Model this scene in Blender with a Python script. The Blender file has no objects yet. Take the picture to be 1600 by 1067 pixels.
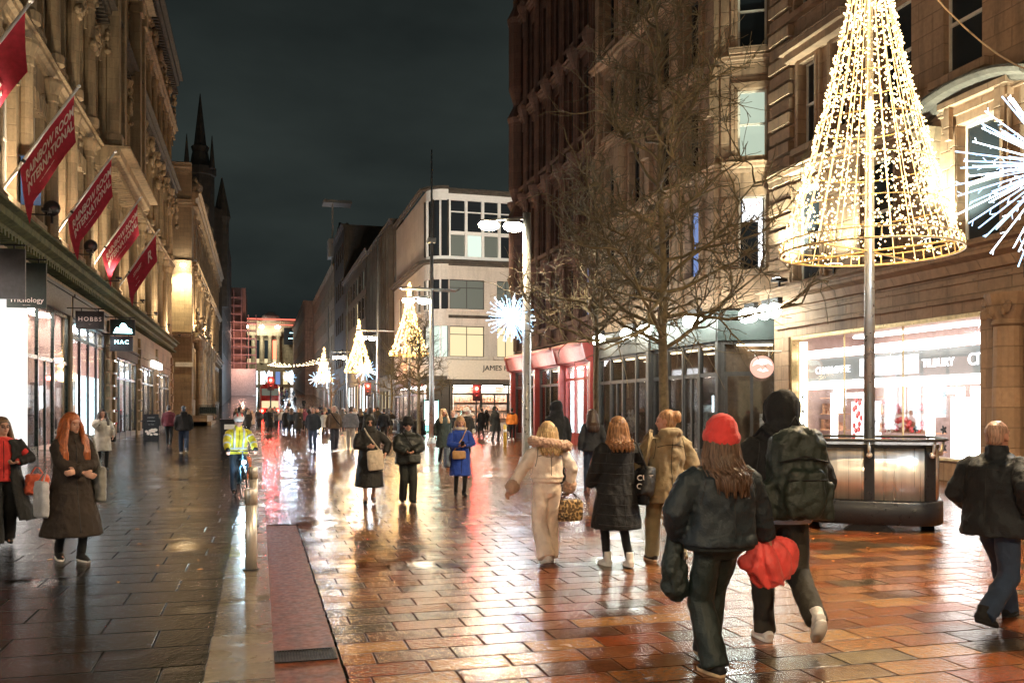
import bpy, bmesh, math, random
from math import sin, cos, pi, radians as R, sqrt, atan, atan2
from mathutils import Vector as V, Matrix, noise as MN
C = bpy.context.scene
col = C.collection
rnd = random.Random(7)
# ---------------------------------------------------------------- camera, sky, exposure
F, HZ, H = 1422.0, 640.0, 1.75
A = atan(395 / F)
cd = bpy.data.cameras.new('camera'); cam = bpy.data.objects.new('camera', cd); col.objects.link(cam)
cam.location = (0, 0, H); cam.rotation_euler = (pi / 2, 0, -A)
cd.sensor_width = 36; cd.lens = 36 * F / 1600; cd.shift_y = (HZ - 533.5) / 1600; cd.clip_end = 3000; cd.clip_start = .1
C.camera = cam
W = bpy.data.worlds.new('World'); C.world = W; W.use_nodes = True
wn = W.node_tree.nodes; wl = W.node_tree.links
bg = wn['Background']
tc = wn.new('ShaderNodeTexCoord'); nz = wn.new('ShaderNodeTexNoise'); nz.inputs['Scale'].default_value = 2.2; nz.inputs['Detail'].default_value = 5
rp = wn.new('ShaderNodeValToRGB')
rp.color_ramp.elements[0].position = .38; rp.color_ramp.elements[0].color = (.0050, .0066, .0066, 1)
rp.color_ramp.elements[1].position = .66; rp.color_ramp.elements[1].color = (.0150, .0192, .0178, 1)
mpn = wn.new('ShaderNodeMapping'); mpn.inputs['Scale'].default_value = (1, 1, 2.5)
wl.new(tc.outputs['Generated'], mpn.inputs['Vector']); wl.new(mpn.outputs[0], nz.inputs['Vector']); wl.new(nz.outputs[0], rp.inputs[0]); 
sxyz = wn.new('ShaderNodeSeparateXYZ'); wl.new(tc.outputs['Generated'], sxyz.inputs[0]); mr = wn.new('ShaderNodeMapRange'); mr.inputs[1].default_value = .0; mr.inputs[2].default_value = .5; mr.inputs[3].default_value = 1.35; mr.inputs[4].default_value = .75
wl.new(sxyz.outputs[2], mr.inputs[0]); vm = wn.new('ShaderNodeVectorMath'); vm.operation = 'SCALE'; wl.new(rp.outputs[0], vm.inputs[0]); wl.new(mr.outputs[0], vm.inputs['Scale']); wl.new(vm.outputs[0], bg.inputs[0])
bg.inputs[1].default_value = 1.0
C.view_settings.view_transform = 'Standard'; C.view_settings.look = 'None'; C.view_settings.exposure = .92; C.view_settings.gamma = 1
C.cycles.use_denoising = True; C.cycles.sample_clamp_indirect = 6; C.cycles.sample_clamp_direct = 0
C.cycles.max_bounces = 6; C.cycles.transparent_max_bounces = 12; C.cycles.caustics_reflective = False; C.cycles.caustics_refractive = False
try:
    C.cycles.denoiser = 'OPENIMAGEDENOISE'; C.cycles.denoising_input_passes = 'RGB_ALBEDO_NORMAL'
except Exception: pass

def ray(px, py):
    xc = (px - 800) / F
    return V((sin(A) + xc * cos(A), cos(A) - xc * sin(A), (HZ - py) / F))
def gnd(px, py):
    r = ray(px, py); d = F * H / (py - HZ); return V((r.x * d, r.y * d, 0))
def onx(px, py, X):
    r = ray(px, py); d = X / r.x; return V((X, r.y * d, H + r.z * d))
def dep(px, py, d):
    r = ray(px, py); return V((r.x * d, r.y * d, H + r.z * d))
def gz(y):
    t = max(0, y - 95); return .045 * t * t / (t + 25)

# ---------------------------------------------------------------- object helpers
def tag(o, label=None, cat=None, group=None, kind=None):
    if label: o['label'] = label
    if cat: o['category'] = cat
    if group: o['group'] = group
    if kind: o['kind'] = kind
    return o
def empty(name, loc=(0, 0, 0), rz=0, label=None, cat=None, group=None):
    o = bpy.data.objects.new(name, None); col.objects.link(o); o.location = loc; o.rotation_euler = (0, 0, rz)
    o.empty_display_size = .2
    return tag(o, label, cat, group)
def link(name, me, parent=None, loc=(0, 0, 0), rz=0, mat=None):
    o = bpy.data.objects.new(name, me); col.objects.link(o); o.location = loc; o.rotation_euler = (0, 0, rz)
    if parent: o.parent = parent
    if mat:
        if not me.materials: me.materials.append(mat)
        if me.materials[0] is not mat:
            o.material_slots[0].link = 'OBJECT'; o.material_slots[0].material = mat
    return o
def copy_tree(o, parent=None):
    c = o.copy(); col.objects.link(c); c.parent = parent
    for ch in list(o.children): copy_tree(ch, c)
    return c

class MB:
    def __init__(s, T=None):
        s.v = []; s.f = []; s.T = T
    def add(s, vs, fs):
        n = len(s.v)
        if s.T is not None:
            vs = [s.T @ V(p) for p in vs]
        s.v.extend([tuple(p) for p in vs]); s.f.extend([tuple(i + n for i in f) for f in fs])
    def box(s, x0, x1, y0, y1, z0, z1):
        s.add([(x0, y0, z0), (x1, y0, z0), (x1, y1, z0), (x0, y1, z0), (x0, y0, z1), (x1, y0, z1), (x1, y1, z1), (x0, y1, z1)],
              [(0, 3, 2, 1), (4, 5, 6, 7), (0, 1, 5, 4), (1, 2, 6, 5), (2, 3, 7, 6), (3, 0, 4, 7)])
    def tube(s, pts, rad, n=8, cap=True, up=None):
        pts = [V(p) for p in pts]; m = len(pts)
        if not isinstance(rad, (list, tuple)): rad = [rad] * m
        vs = []; pu = None
        for i, p in enumerate(pts):
            t = (pts[min(i + 1, m - 1)] - pts[max(i - 1, 0)])
            t = t.normalized() if t.length > 1e-9 else V((0, 0, 1))
            if pu is None:
                a = V((1, 0, 0)) if abs(t.x) < .9 else V((0, 1, 0))
                if up is not None: a = V(up)
                pu = (a - t * a.dot(t)).normalized()
            else:
                pu = pu - t * pu.dot(t)
                pu = pu.normalized() if pu.length > 1e-6 else V((1, 0, 0))
            b = t.cross(pu)
            r = rad[i]; ra, rb = r if isinstance(r, (list, tuple)) else (r, r)
            for k in range(n):
                a = 2 * pi * k / n; vs.append(p + pu * (cos(a) * ra) + b * (sin(a) * rb))
        fs = []
        for i in range(m - 1):
            for k in range(n):
                k2 = (k + 1) % n; fs.append((i * n + k, i * n + k2, (i + 1) * n + k2, (i + 1) * n + k))
        if cap:
            fs.append(tuple(range(n - 1, -1, -1))); fs.append(tuple((m - 1) * n + k for k in range(n)))
        s.add(vs, fs)
    def loft(s, rings, n=20, p=2.0):   # rings: (z, rx, ry, cx, cy)
        vs = []; fs = []
        for q in rings:
            z, rx, ry = q[:3]; cx, cy = (q[3], q[4]) if len(q) > 4 else (0, 0)
            for k in range(n):
                a = 2 * pi * k / n; c_, s_ = cos(a), sin(a)
                vs.append((cx + rx * math.copysign(abs(c_) ** (2 / p), c_), cy + ry * math.copysign(abs(s_) ** (2 / p), s_), z))
        m = len(rings)
        for i in range(m - 1):
            for k in range(n):
                k2 = (k + 1) % n; fs.append((i * n + k, i * n + k2, (i + 1) * n + k2, (i + 1) * n + k))
        fs.append(tuple(range(n - 1, -1, -1))); fs.append(tuple((m - 1) * n + k for k in range(n)))
        s.add(vs, fs)
    def ell(s, c, r, M=None, nu=12, nv=8):
        c = V(c); vs = [V((0, 0, -r[2]))]; fs = []
        for i in range(1, nv):
            t = -pi / 2 + pi * i / nv
            for k in range(nu):
                a = 2 * pi * k / nu; vs.append(V((r[0] * cos(t) * cos(a), r[1] * cos(t) * sin(a), r[2] * sin(t))))
        vs.append(V((0, 0, r[2])))
        if M is not None: vs = [M @ p for p in vs]
        vs = [p + c for p in vs]
        for k in range(nu): fs.append((0, 1 + (k + 1) % nu, 1 + k))
        for i in range(nv - 2):
            for k in range(nu):
                a = 1 + i * nu; fs.append((a + k, a + (k + 1) % nu, a + nu + (k + 1) % nu, a + nu + k))
        t = len(vs) - 1; a = 1 + (nv - 2) * nu
        for k in range(nu): fs.append((a + k, a + (k + 1) % nu, t))
        s.add(vs, fs)
    def prism(s, poly, z0, z1):
        n = len(poly)
        s.add([(p[0], p[1], z0) for p in poly] + [(p[0], p[1], z1) for p in poly],
              [tuple(range(n - 1, -1, -1)), tuple(range(n, 2 * n))] + [(k, (k + 1) % n, n + (k + 1) % n, n + k) for k in range(n)])
    def profile(s, prof, u0, u1):   # prof: list of (w, v), extruded along u
        n = len(prof)
        s.add([(u0, w, v) for w, v in prof] + [(u1, w, v) for w, v in prof],
              [tuple(range(n)), tuple(range(2 * n - 1, n - 1, -1))] + [(k, n + k, n + (k + 1) % n, (k + 1) % n) for k in range(n)])
    def mesh(s, name, mat=None, smooth=False):
        me = bpy.data.meshes.new(name); fs = s.f
        if s.T is not None and s.T.to_3x3().determinant() < 0: fs = [f[::-1] for f in fs]
        me.from_pydata(s.v, [], fs); me.update()
        if mat: me.materials.append(mat)
        if smooth: me.polygons.foreach_set('use_smooth', [True] * len(me.polygons))
        return me
    def pieces(s, name, mat, parent, world=True, tol=.03):
        par = list(range(len(s.v)))
        def fd(i):
            while par[i] != i: par[i] = par[par[i]]; i = par[i]
            return i
        for f in s.f:
            for k in f[1:]: par[fd(k)] = fd(f[0])
        isl = {}
        for i in range(len(s.v)): isl.setdefault(fd(i), []).append(i)
        bb = []
        for r, ix in isl.items():
            P_ = [V(s.v[i]) if s.T is None else V(s.v[i]) for i in ix]; bb.append([[min(p[k] for p in P_) - tol for k in range(3)], [max(p[k] for p in P_) + tol for k in range(3)], {r}])
        ch = True
        while ch:
            ch = False; out = []
            for b in bb:
                for o in out:
                    if all(b[0][k] <= o[1][k] and o[0][k] <= b[1][k] for k in range(3)):
                        o[0] = [min(x, y) for x, y in zip(o[0], b[0])]; o[1] = [max(x, y) for x, y in zip(o[1], b[1])]; o[2] |= b[2]; ch = True; break
                else: out.append(b)
            bb = out
        for b in bb:
            m = MB(); ix = sorted(i for r in b[2] for i in isl[r]); mp = {i: k for k, i in enumerate(ix)}
            m.v = [s.v[i] for i in ix]; m.f = [tuple(mp[i] for i in f) for f in s.f if f[0] in mp]; m.T = s.T; m.build(name, mat, parent, world=world)
    def build(s, name, mat, parent=None, smooth=False, world=True):
        o = link(name, s.mesh(name, mat, smooth), parent)
        if parent is not None and world: o.location = -V(parent.location)
        return o

# ---------------------------------------------------------------- materials
class G:
    def __init__(s, name):
        s.m = bpy.data.materials.new(name); s.m.use_nodes = True; s.t = s.m.node_tree
        s.b = s.t.nodes['Principled BSDF']
    def n(s, typ, **kw):
        x = s.t.nodes.new('ShaderNode' + typ)
        for k, v in kw.items(): setattr(x, k, v)
        return x
    def L(s, a, b): s.t.links.new(a, b)
    def set(s, sock, v):
        if hasattr(v, 'links'): s.L(v, sock)
        else: sock.default_value = v
    def M(s, op, a, b=0.0, c=0.0, clamp=False):
        x = s.n('Math', operation=op); x.use_clamp = clamp
        s.set(x.inputs[0], a); s.set(x.inputs[1], b); s.set(x.inputs[2], c); return x.outputs[0]
    def noise(s, vec, scale, detail=3, rough=.55):
        x = s.n('TexNoise'); x.inputs['Scale'].default_value = scale; x.inputs['Detail'].default_value = detail; x.inputs['Roughness'].default_value = rough
        s.L(vec, x.inputs['Vector']); return x.outputs[0]
    def rng(s, v, a, b, c, d):
        x = s.n('MapRange'); s.set(x.inputs[0], v)
        for i, q in enumerate((a, b, c, d)): x.inputs[1 + i].default_value = q
        return x.outputs[0]
    def ramp(s, v, stops, interp='LINEAR'):
        x = s.n('ValToRGB'); e = x.color_ramp.elements; x.color_ramp.interpolation = interp
        while len(e) < len(stops): e.new(.5)
        for i, (p, c) in enumerate(stops): e[i].position = p; e[i].color = (*c, 1)
        s.set(x.inputs[0], v); return x.outputs[0]
    def mix(s, f, a, b, mode='MIX'):
        x = s.n('Mix', data_type='RGBA', blend_type=mode)
        s.set(x.inputs[0], f)
        for i, q in ((6, a), (7, b)):
            if hasattr(q, 'links'): s.L(q, x.inputs[i])
            else: x.inputs[i].default_value = (*q, 1)
        return x.outputs[2]
    def bump(s, h, dist=.01, strength=1.0, normal=None):
        x = s.n('Bump'); x.inputs['Distance'].default_value = dist; x.inputs['Strength'].default_value = strength
        s.L(h, x.inputs['Height'])
        if normal is not None: s.L(normal, x.inputs['Normal'])
        return x.outputs[0]
    def xyz(s, v):
        x = s.n('SeparateXYZ'); s.L(v, x.inputs[0]); return x.outputs
    def vec(s, a, b, c=0.0):
        x = s.n('CombineXYZ')
        for i, q in enumerate((a, b, c)): s.set(x.inputs[i], q)
        return x.outputs[0]

def sc(c, k): return tuple(min(1, x * k) for x in c)
def plain(name, c, rough=.5, metal=0, var=.25, scale=6, bump=.0, bscale=60, spec=.5, coat=0):
    g = G(name); co = g.n('TexCoord').outputs['Object']
    v = g.noise(co, scale, 4)
    g.L(g.ramp(v, [(.3, sc(c, 1 - var)), (.7, sc(c, 1 + var))]), g.b.inputs['Base Color'])
    g.L(g.rng(g.noise(co, scale * 2.3, 3), .3, .7, max(.03, rough - .1), min(1, rough + .1)), g.b.inputs['Roughness'])
    g.b.inputs['Metallic'].default_value = metal
    g.b.inputs['Specular IOR Level'].default_value = spec
    if coat: g.b.inputs['Coat Weight'].default_value = coat; g.b.inputs['Coat Roughness'].default_value = .1
    if bump: g.L(g.bump(g.noise(co, bscale, 3), bump), g.b.inputs['Normal'])
    return g.m
def emit(name, c, k, base=(.02, .02, .02), mis=True):
    g = G(name); g.b.inputs['Base Color'].default_value = (*base, 1)
    g.b.inputs['Emission Color'].default_value = (*c, 1); g.b.inputs['Emission Strength'].default_value = k
    if not mis:
        try: g.m.cycles.emission_sampling = 'NONE'
        except Exception: pass
    return g.m
def stone(name, c, ch=.36, bw=.9, joint=.5, var=.22, soot=.35, rough=.75):
    g = G(name); p = g.n('NewGeometry').outputs['Position']; x, y, z = g.xyz(p)
    u = g.M('DIVIDE', g.M('ADD', x, y), bw); rr = g.M('DIVIDE', z, ch); row = g.M('FLOOR', rr)
    u = g.M('ADD', u, g.M('MULTIPLY', g.M('MODULO', row, 2.0), .5)); cc = g.M('FLOOR', u)
    wnn = g.n('TexWhiteNoise', noise_dimensions='2D'); g.L(g.vec(cc, row), wnn.inputs['Vector'])
    fx = g.M('FRACT', u); fy = g.M('FRACT', rr)
    dx = g.M('MULTIPLY', g.M('MINIMUM', fx, g.M('SUBTRACT', 1.0, fx)), bw); dy = g.M('MULTIPLY', g.M('MINIMUM', fy, g.M('SUBTRACT', 1.0, fy)), ch)
    e = g.rng(g.M('MINIMUM', dx, dy), .004, .022, 0, 1)
    n1 = g.noise(p, 1.3, 5); n2 = g.noise(p, 9, 4)
    stretched = g.n('Mapping'); stretched.inputs['Scale'].default_value = (2.2, 2.2, .25); g.L(p, stretched.inputs[0])
    n3 = g.noise(stretched.outputs[0], 1.5, 4)
    base = g.ramp(wnn.outputs['Value'], [(0, sc(c, 1 - var)), (1, sc(c, 1 + var))])
    base = g.mix(g.rng(n2, .35, .7, 0, .45), base, sc(c, .6), 'MIX')
    base = g.mix(g.rng(n3, .45, .75, 0, soot), base, (.03, .027, .022), 'MIX')
    base = g.mix(g.rng(e, 0, 1, joint, 0), base, sc(c, .3))
    g.L(base, g.b.inputs['Base Color']); g.b.inputs['Roughness'].default_value = rough
    h = g.M('ADD', g.M('MULTIPLY', e, .6 * joint * 2), g.M('ADD', g.M('MULTIPLY', n2, .5), n1))
    g.L(g.bump(h, .03, .7), g.b.inputs['Normal']); return g.m
def paving(name, w, h, stops, r0=.09, r1=.34, jw=.012, tilt=.5, grain=1.0, swap=False, jdark=.28, spec=.5, kd=1.0):
    g = G(name); p = g.n('NewGeometry').outputs['Position']; x, y, z = g.xyz(p)
    if swap: x, y = y, g.M('ADD', x, 1.5)
    rr = g.M('DIVIDE', y, h); row = g.M('FLOOR', rr)
    w1 = g.n('TexWhiteNoise', noise_dimensions='1D'); g.L(row, w1.inputs['W'])
    u = g.M('ADD', g.M('DIVIDE', x, w), g.M('ADD', g.M('MULTIPLY', g.M('MODULO', row, 2.0), .5), g.M('MULTIPLY', w1.outputs['Value'], .28)))
    cc = g.M('FLOOR', u); w2 = g.n('TexWhiteNoise', noise_dimensions='2D'); g.L(g.vec(cc, row), w2.inputs['Vector'])
    fx = g.M('FRACT', u); fy = g.M('FRACT', rr)
    dx = g.M('MULTIPLY', g.M('MINIMUM', fx, g.M('SUBTRACT', 1.0, fx)), w); dy = g.M('MULTIPLY', g.M('MINIMUM', fy, g.M('SUBTRACT', 1.0, fy)), h)
    dn = g.M('MULTIPLY', g.M('SUBTRACT', g.noise(p, 14, 2), .5), .012)
    e = g.rng(g.M('ADD', g.M('MINIMUM', dx, dy), dn), jw * .35, jw, 0, 1)
    cv = g.xyz(w2.outputs['Color'])
    n1 = g.noise(p, 2.3, 4); n2 = g.noise(p, 22, 3); n3 = g.noise(p, 95, 2)
    base = g.ramp(w2.outputs['Value'], stops, 'CONSTANT')
    base = g.mix(g.rng(n2, .3, .7, 0, .5), base, sc((.04, .025, .018), kd))
    base = g.mix(g.rng(n1, .4, .7, 0, .25), base, sc((.12, .07, .035), kd))
    base = g.mix(g.rng(e, 0, 1, .9, 0), base, (.012, .010, .008))
    gum = g.n('TexVoronoi', feature='F1'); gum.inputs['Scale'].default_value = 2.1; g.L(p, gum.inputs['Vector'])
    base = g.mix(g.rng(gum.outputs['Distance'], .035, .06, .55, 0), base, sc((.13, .12, .10), max(.4, kd)))
    g.L(base, g.b.inputs['Base Color'])
    pud = g.rng(g.noise(p, .55, 3), .56, .64, 0, 1)
    ro = g.M('ADD', g.rng(n1, .35, .65, r0, (r0 + r1) / 2), g.M('MULTIPLY', cv[0], (r1 - r0) / 2))
    ro = g.M('ADD', ro, g.rng(e, 0, 1, jdark, 0)); g.L(g.M('MULTIPLY', ro, g.rng(pud, 0, 1, 1, .35)), g.b.inputs['Roughness'])
    g.L(g.M('MULTIPLY', e, spec), g.b.inputs['Specular IOR Level'])
    tl = g.M('ADD', g.M('MULTIPLY', g.M('SUBTRACT', cv[1], .5), fx), g.M('MULTIPLY', g.M('SUBTRACT', cv[2], .5), fy))
    hh = g.M('ADD', g.M('MULTIPLY', e, .55), g.M('MULTIPLY', tl, tilt))
    hh = g.M('ADD', hh, g.M('MULTIPLY', n2, .42 * grain)); hh = g.M('ADD', hh, g.M('MULTIPLY', n3, .17 * grain)); hh = g.M('ADD', hh, g.M('MULTIPLY', n1, .22 * grain))
    hh = g.M('MULTIPLY', hh, g.rng(pud, 0, 1, 1, .35)); g.L(g.bump(hh, .010, .85), g.b.inputs['Normal']); return g.m
def cloth(name, c, rough=.85, bump=.004, scale=90, sheen=.2, var=.2):
    g = G(name); co = g.n('TexCoord').outputs['Object']
    v = g.noise(co, 7, 4)
    g.L(g.ramp(v, [(.3, sc(c, 1 - var)), (.7, sc(c, 1 + var))]), g.b.inputs['Base Color']); g.b.inputs['Roughness'].default_value = rough
    g.b.inputs['Sheen Weight'].default_value = sheen if max(c) > .1 else .0
    h = g.M('ADD', g.noise(co, scale, 2), g.M('MULTIPLY', g.noise(co, 16, 3), 2.0))
    g.L(g.bump(h, bump), g.b.inputs['Normal']); return g.m
def hairmat(name, c):
    g = G(name); co = g.n('TexCoord').outputs['Object']
    mp = g.n('Mapping'); mp.inputs['Scale'].default_value = (1, 1, .08); g.L(co, mp.inputs[0])
    v = g.noise(mp.outputs[0], 90, 3)
    g.L(g.ramp(v, [(.3, sc(c, .45)), (.7, sc(c, 1.35))]), g.b.inputs['Base Color']); g.b.inputs['Roughness'].default_value = .42
    g.L(g.bump(v, .006), g.b.inputs['Normal']); return g.m
def glass(name, c=(.02, .025, .03), rough=.06):
    g = G(name); co = g.n('NewGeometry').outputs['Position']
    g.b.inputs['Base Color'].default_value = (*c, 1); g.b.inputs['Roughness'].default_value = rough
    g.L(g.bump(g.noise(co, .9, 1), .02, .3), g.b.inputs['Normal']); return g.m
def clear(name, tint=(1, 1, 1), refl=.12):
    g = G(name); t = g.n('BsdfTransparent'); t.inputs[0].default_value = (*tint, 1); gl = g.n('BsdfGlossy'); gl.inputs['Roughness'].default_value = .03
    fr = g.n('Fresnel'); fr.inputs[0].default_value = 1.18
    m = g.n('MixShader'); g.L(g.M('ADD', g.M('MULTIPLY', fr.outputs[0], .8), refl * .3, clamp=True), m.inputs[0]); g.L(t.outputs[0], m.inputs[1]); g.L(gl.outputs[0], m.inputs[2])
    g.L(m.outputs[0], g.t.nodes['Material Output'].inputs['Surface']); return g.m

def brushed(name, c):
    g = G(name); co = g.n('TexCoord').outputs['Object']; mp = g.n('Mapping'); mp.inputs['Scale'].default_value = (1, 1, .02); g.L(co, mp.inputs[0]); v = g.noise(mp.outputs[0], 13, 3)
    g.L(g.ramp(v, [(.3, sc(c, .85)), (.7, sc(c, 1.1))]), g.b.inputs['Base Color']); g.b.inputs['Metallic'].default_value = .6; g.L(g.rng(v, .3, .7, .22, .40), g.b.inputs['Roughness']); g.L(g.bump(v, .006, .6), g.b.inputs['Normal']); return g.m
RB = [(0, (.17, .044, .010)), (.2, (.25, .070, .015)), (.4, (.09, .028, .010)), (.55, (.28, .105, .028)), (.7, (.065, .042, .020)), (.82, (.23, .044, .009)), (.92, (.35, .165, .050))]
DK = [(0, (.009, .0093, .0090)), (.3, (.013, .0128, .0118)), (.55, (.007, .0073, .0073)), (.8, (.017, .0162, .0145))]
GR = [(0, (.22, .18, .13)), (.35, (.18, .145, .105)), (.7, (.25, .21, .155))]
M = dict(
    street=paving('wet_brick_paving', .56, .30, RB, .08, .28), slab=paving('wet_dark_slabs', 1.05, .55, DK, .06, .19, tilt=.7, grain=1.15, spec=.14, kd=.22),
    kerb=paving('granite_kerb_stone', 1.25, 3.0, GR, .16, .34, tilt=.1, grain=.35, swap=True), gutter=plain('red_gutter_screed', (.115, .032, .014), .40, 0, .6, 9, .002, 120, spec=.4),
    base=plain('wet_asphalt', (.03, .03, .03), .3, 0, .3, 2, .006, 30),
    cream=stone('cream_sandstone', (.36, .265, .155), .55, 1.2, .3, .18, .62), tan=stone('tan_sandstone', (.33, .24, .15), .42, 1.0, .45, .16, .35),
    red=stone('red_sandstone', (.13, .062, .040), .4, .9, .35, .2, .45), brown=stone('brown_sandstone', (.34, .215, .13), .45, 1.0, .45, .18, .5),
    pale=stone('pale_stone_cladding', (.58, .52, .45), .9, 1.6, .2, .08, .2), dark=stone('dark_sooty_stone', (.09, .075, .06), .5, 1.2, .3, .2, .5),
    moss=plain('mossy_ledge', (.10, .105, .035), .8, 0, .5, 3, .02, 12), soot=plain('sooty_ledge', (.06, .05, .038), .8, 0, .4, 3, .02, 14),
    black=plain('black_metal', (.012, .012, .014), .35), iron=plain('dark_iron', (.03, .03, .032), .45, .6), green=plain('dark_green_frame', (.012, .025, .023), .3),
    steel=brushed('brushed_steel', (.78, .72, .64)), galv=plain('galvanised_steel', (.42, .43, .43), .35, .8, .15, 5), white=plain('white_paint', (.8, .79, .76), .4, 0, .05),
    frame=plain('window_paint', (.62, .58, .50), .5, 0, .1), dframe=plain('dark_window_paint', (.035, .032, .03), .4), redp=plain('red_shopfront_paint', (.30, .040, .032), .35, 0, .15), pinkp=plain('faded_red_fascia', (.36, .10, .085), .5, 0, .15),
    glass=glass('dark_window_glass'), clear=clear('clear_shop_glass'),
    lit=emit('lit_window', (.78, .95, .80), .55), litw=emit('warm_lit_window', (1, .80, .45), .55), litb=emit('blue_lit_window', (.28, .42, .85), .35), litdim=emit('dim_lit_window', (.62, .66, .5), .10),
    blind=emit('window_with_blinds', (.72, .86, .68), .38),
    lamp=emit('lamp_glow', (1, .86, .62), 60), lampw=emit('white_flood_glow', (.92, 1, .9), 22), led=emit('shop_led_tube', (1, .97, .92), 5), ledp=emit('lightbox_white', (.95, .97, 1), 1.8),
    bulb=emit('fairy_bulb', (1, .70, .32), 4.5, mis=False), rib=emit('gold_lit_rib', (1, .68, .34), .95, (.5, .35, .15), mis=False), far_bulb=emit('distant_fairy_bulb', (1, .62, .2), 5, mis=False),
    burst=emit('ice_white_led_rod', (.36, .64, 1.0), 2.0, mis=False), burstw=emit('white_led_core', (.70, .86, 1.0), 4, mis=False),
    redl=emit('red_signal', (1, .05, .03), 30), redglow=emit('red_neon', (1, .12, .06), 3), teal=emit('teal_screen', (.25, .95, .75), 1.3), cyan=emit('cyan_sign_light', (.45, .9, 1), 4.5),
    wood=plain('dark_wood', (.07, .04, .02), .5), bark=plain('bark', (.15, .12, .07), .7, 0, .4, 8, .02, 40), twig=plain('twig_bark', (.13, .105, .058), .7, 0, .4, 4), leaf=plain('dead_leaf', (.55, .22, .03), .6),
    flag=cloth('crimson_flag_cloth', (.46, .022, .055), .7, .002), wtext=plain('white_lettering', (.82, .72, .68), .5, 0, .03), gold=plain('gilt_frame', (.55, .40, .20), .35, .6),
    skin=plain('skin', (.52, .28, .20), .5, 0, .08, 9), skin2=plain('ruddy_skin', (.55, .27, .19), .5, 0, .08, 9), eye=plain('eye_dark', (.02, .015, .012), .2), lip=plain('lip', (.38, .10, .09), .4),
)
def text(s, size, mat, parent, loc, rot, name='lettering', ext=.006, align='CENTER', world=True, space=1.0, sx=1.0):
    cu = bpy.data.curves.new('t', 'FONT'); cu.body = s; cu.size = size; cu.align_x = align; cu.align_y = 'CENTER'; cu.extrude = ext; cu.space_character = space; cu.resolution_u = 3
    t = bpy.data.objects.new('t', cu); me = bpy.data.meshes.new_from_object(t); me.name = name
    bpy.data.objects.remove(t); bpy.data.curves.remove(cu)
    me.materials.clear(); me.materials.append(mat)
    o = link(name, me, parent)
    Mx = rot.to_matrix().to_4x4() if hasattr(rot, 'to_matrix') else rot
    Mx = Mx @ Matrix.Diagonal((sx, 1, 1, 1))
    l = V(loc) - (V(parent.location) if (parent and world) else V())
    o.matrix_basis = Matrix.Translation(l) @ Mx
    return o
def rotm(rx, rz): return Matrix.Rotation(rz, 4, 'Z') @ Matrix.Rotation(rx, 4, 'X')
FRONT = rotm(pi / 2, 0); ONRIGHT = rotm(pi / 2, -pi / 2); ONLEFT = rotm(pi / 2, pi / 2)
def lamp(kind, loc, energy, color, parent=None, size=.15, target=None, spot=None, blend=.6, world=True):
    ld = bpy.data.lights.new(kind.lower() + '_light', kind); ld.energy = energy; ld.color = color
    if kind in ('POINT', 'SPOT'): ld.shadow_soft_size = size
    if kind == 'SPOT': ld.spot_size = spot; ld.spot_blend = blend
    o = bpy.data.objects.new('light', ld); col.objects.link(o); o.location = loc
    if parent is not None:
        o.parent = parent
        if world: o.location = V(loc) - V(parent.location)
    if target is not None: o.rotation_euler = (V(target) - V(loc)).to_track_quat('-Z', 'Y').to_euler()
    return o
# ---------------------------------------------------------------- ground
ys = [-60, -20, 0, 14.3, 40, 70, 95] + [100 + 8 * i for i in range(32)] + [420]
def strip(name, x0, x1, y0, y1, mat, dz=0.0, side=0.0):
    Y = sorted(set([y0, y1] + [y for y in ys if y0 < y < y1])); m = MB(); vs = []; fs = []
    for y in Y:
        z = gz(y) + dz; vs += [(x0, y, z), (x1, y, z)]
        if side: vs += [(x0 - .012, y, z - .02), (x0 - .012, y, z - side), (x1, y, z - side)]
    k = 5 if side else 2
    for i in range(len(Y) - 1):
        a = i * k; b = a + k
        fs.append((a, a + 1, b + 1, b))
        if side: fs += [(a + 2, a, b, b + 2), (a + 3, a + 2, b + 2, b + 3), (a + 1, a + 4, b + 4, b + 1)]
    if side:
        fs.append((0, 2, 3, 4, 1)); a = (len(Y) - 1) * k; fs.append((a, a + 1, a + 4, a + 3, a + 2))
    m.add(vs, fs); o = m.build(name, mat); return tag(o, kind='structure')
gm = MB(); gm.add([(-900, -900, -.06), (900, -900, -.06), (900, 3000, -.06), (-900, 3000, -.06)], [(0, 1, 2, 3)])
tag(gm.build('ground', M['base']), kind='structure')
strip('paved_street', .56, 30, -60, 14.3, M['street']); strip('paved_street', .10, 30, 14.3, 420, M['street'])
strip('red_gutter_strip', .10, .545, -60, 14.28, M['gutter'], -.008)  # red drain channel running beside the kerb
strip('pavement', -30, -.352, -60, 420, M['slab'], -.0)
strip('kerb', -.34, .098, -60, 80, M['kerb'], .028, .05)
g0 = gnd(478, 1022)
gt = empty('drain_grate', (.32, g0.y, .0), 0, 'dark iron drain grate set across the red gutter strip', 'drain grate')
m = MB(); m.box(-.215, -.195, -.16, .16, -.006, .002); m.box(.195, .215, -.16, .16, -.006, .002); m.box(-.195, .195, -.16, -.14, -.006, .002); m.box(-.195, .195, .14, .16, -.006, .002); m.build('rim', M['iron'], gt, world=False)
m = MB()
for i in range(19): m.box(-.19 + i * .0205, -.178 + i * .0205, -.14, .14, -.007, -.001)
m.build('bars', M['iron'], gt, world=False)
m = MB(); m.box(-.215, .215, -.16, .16, -.0079, -.0072); m.build('well', M['black'], gt, world=False)

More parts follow.
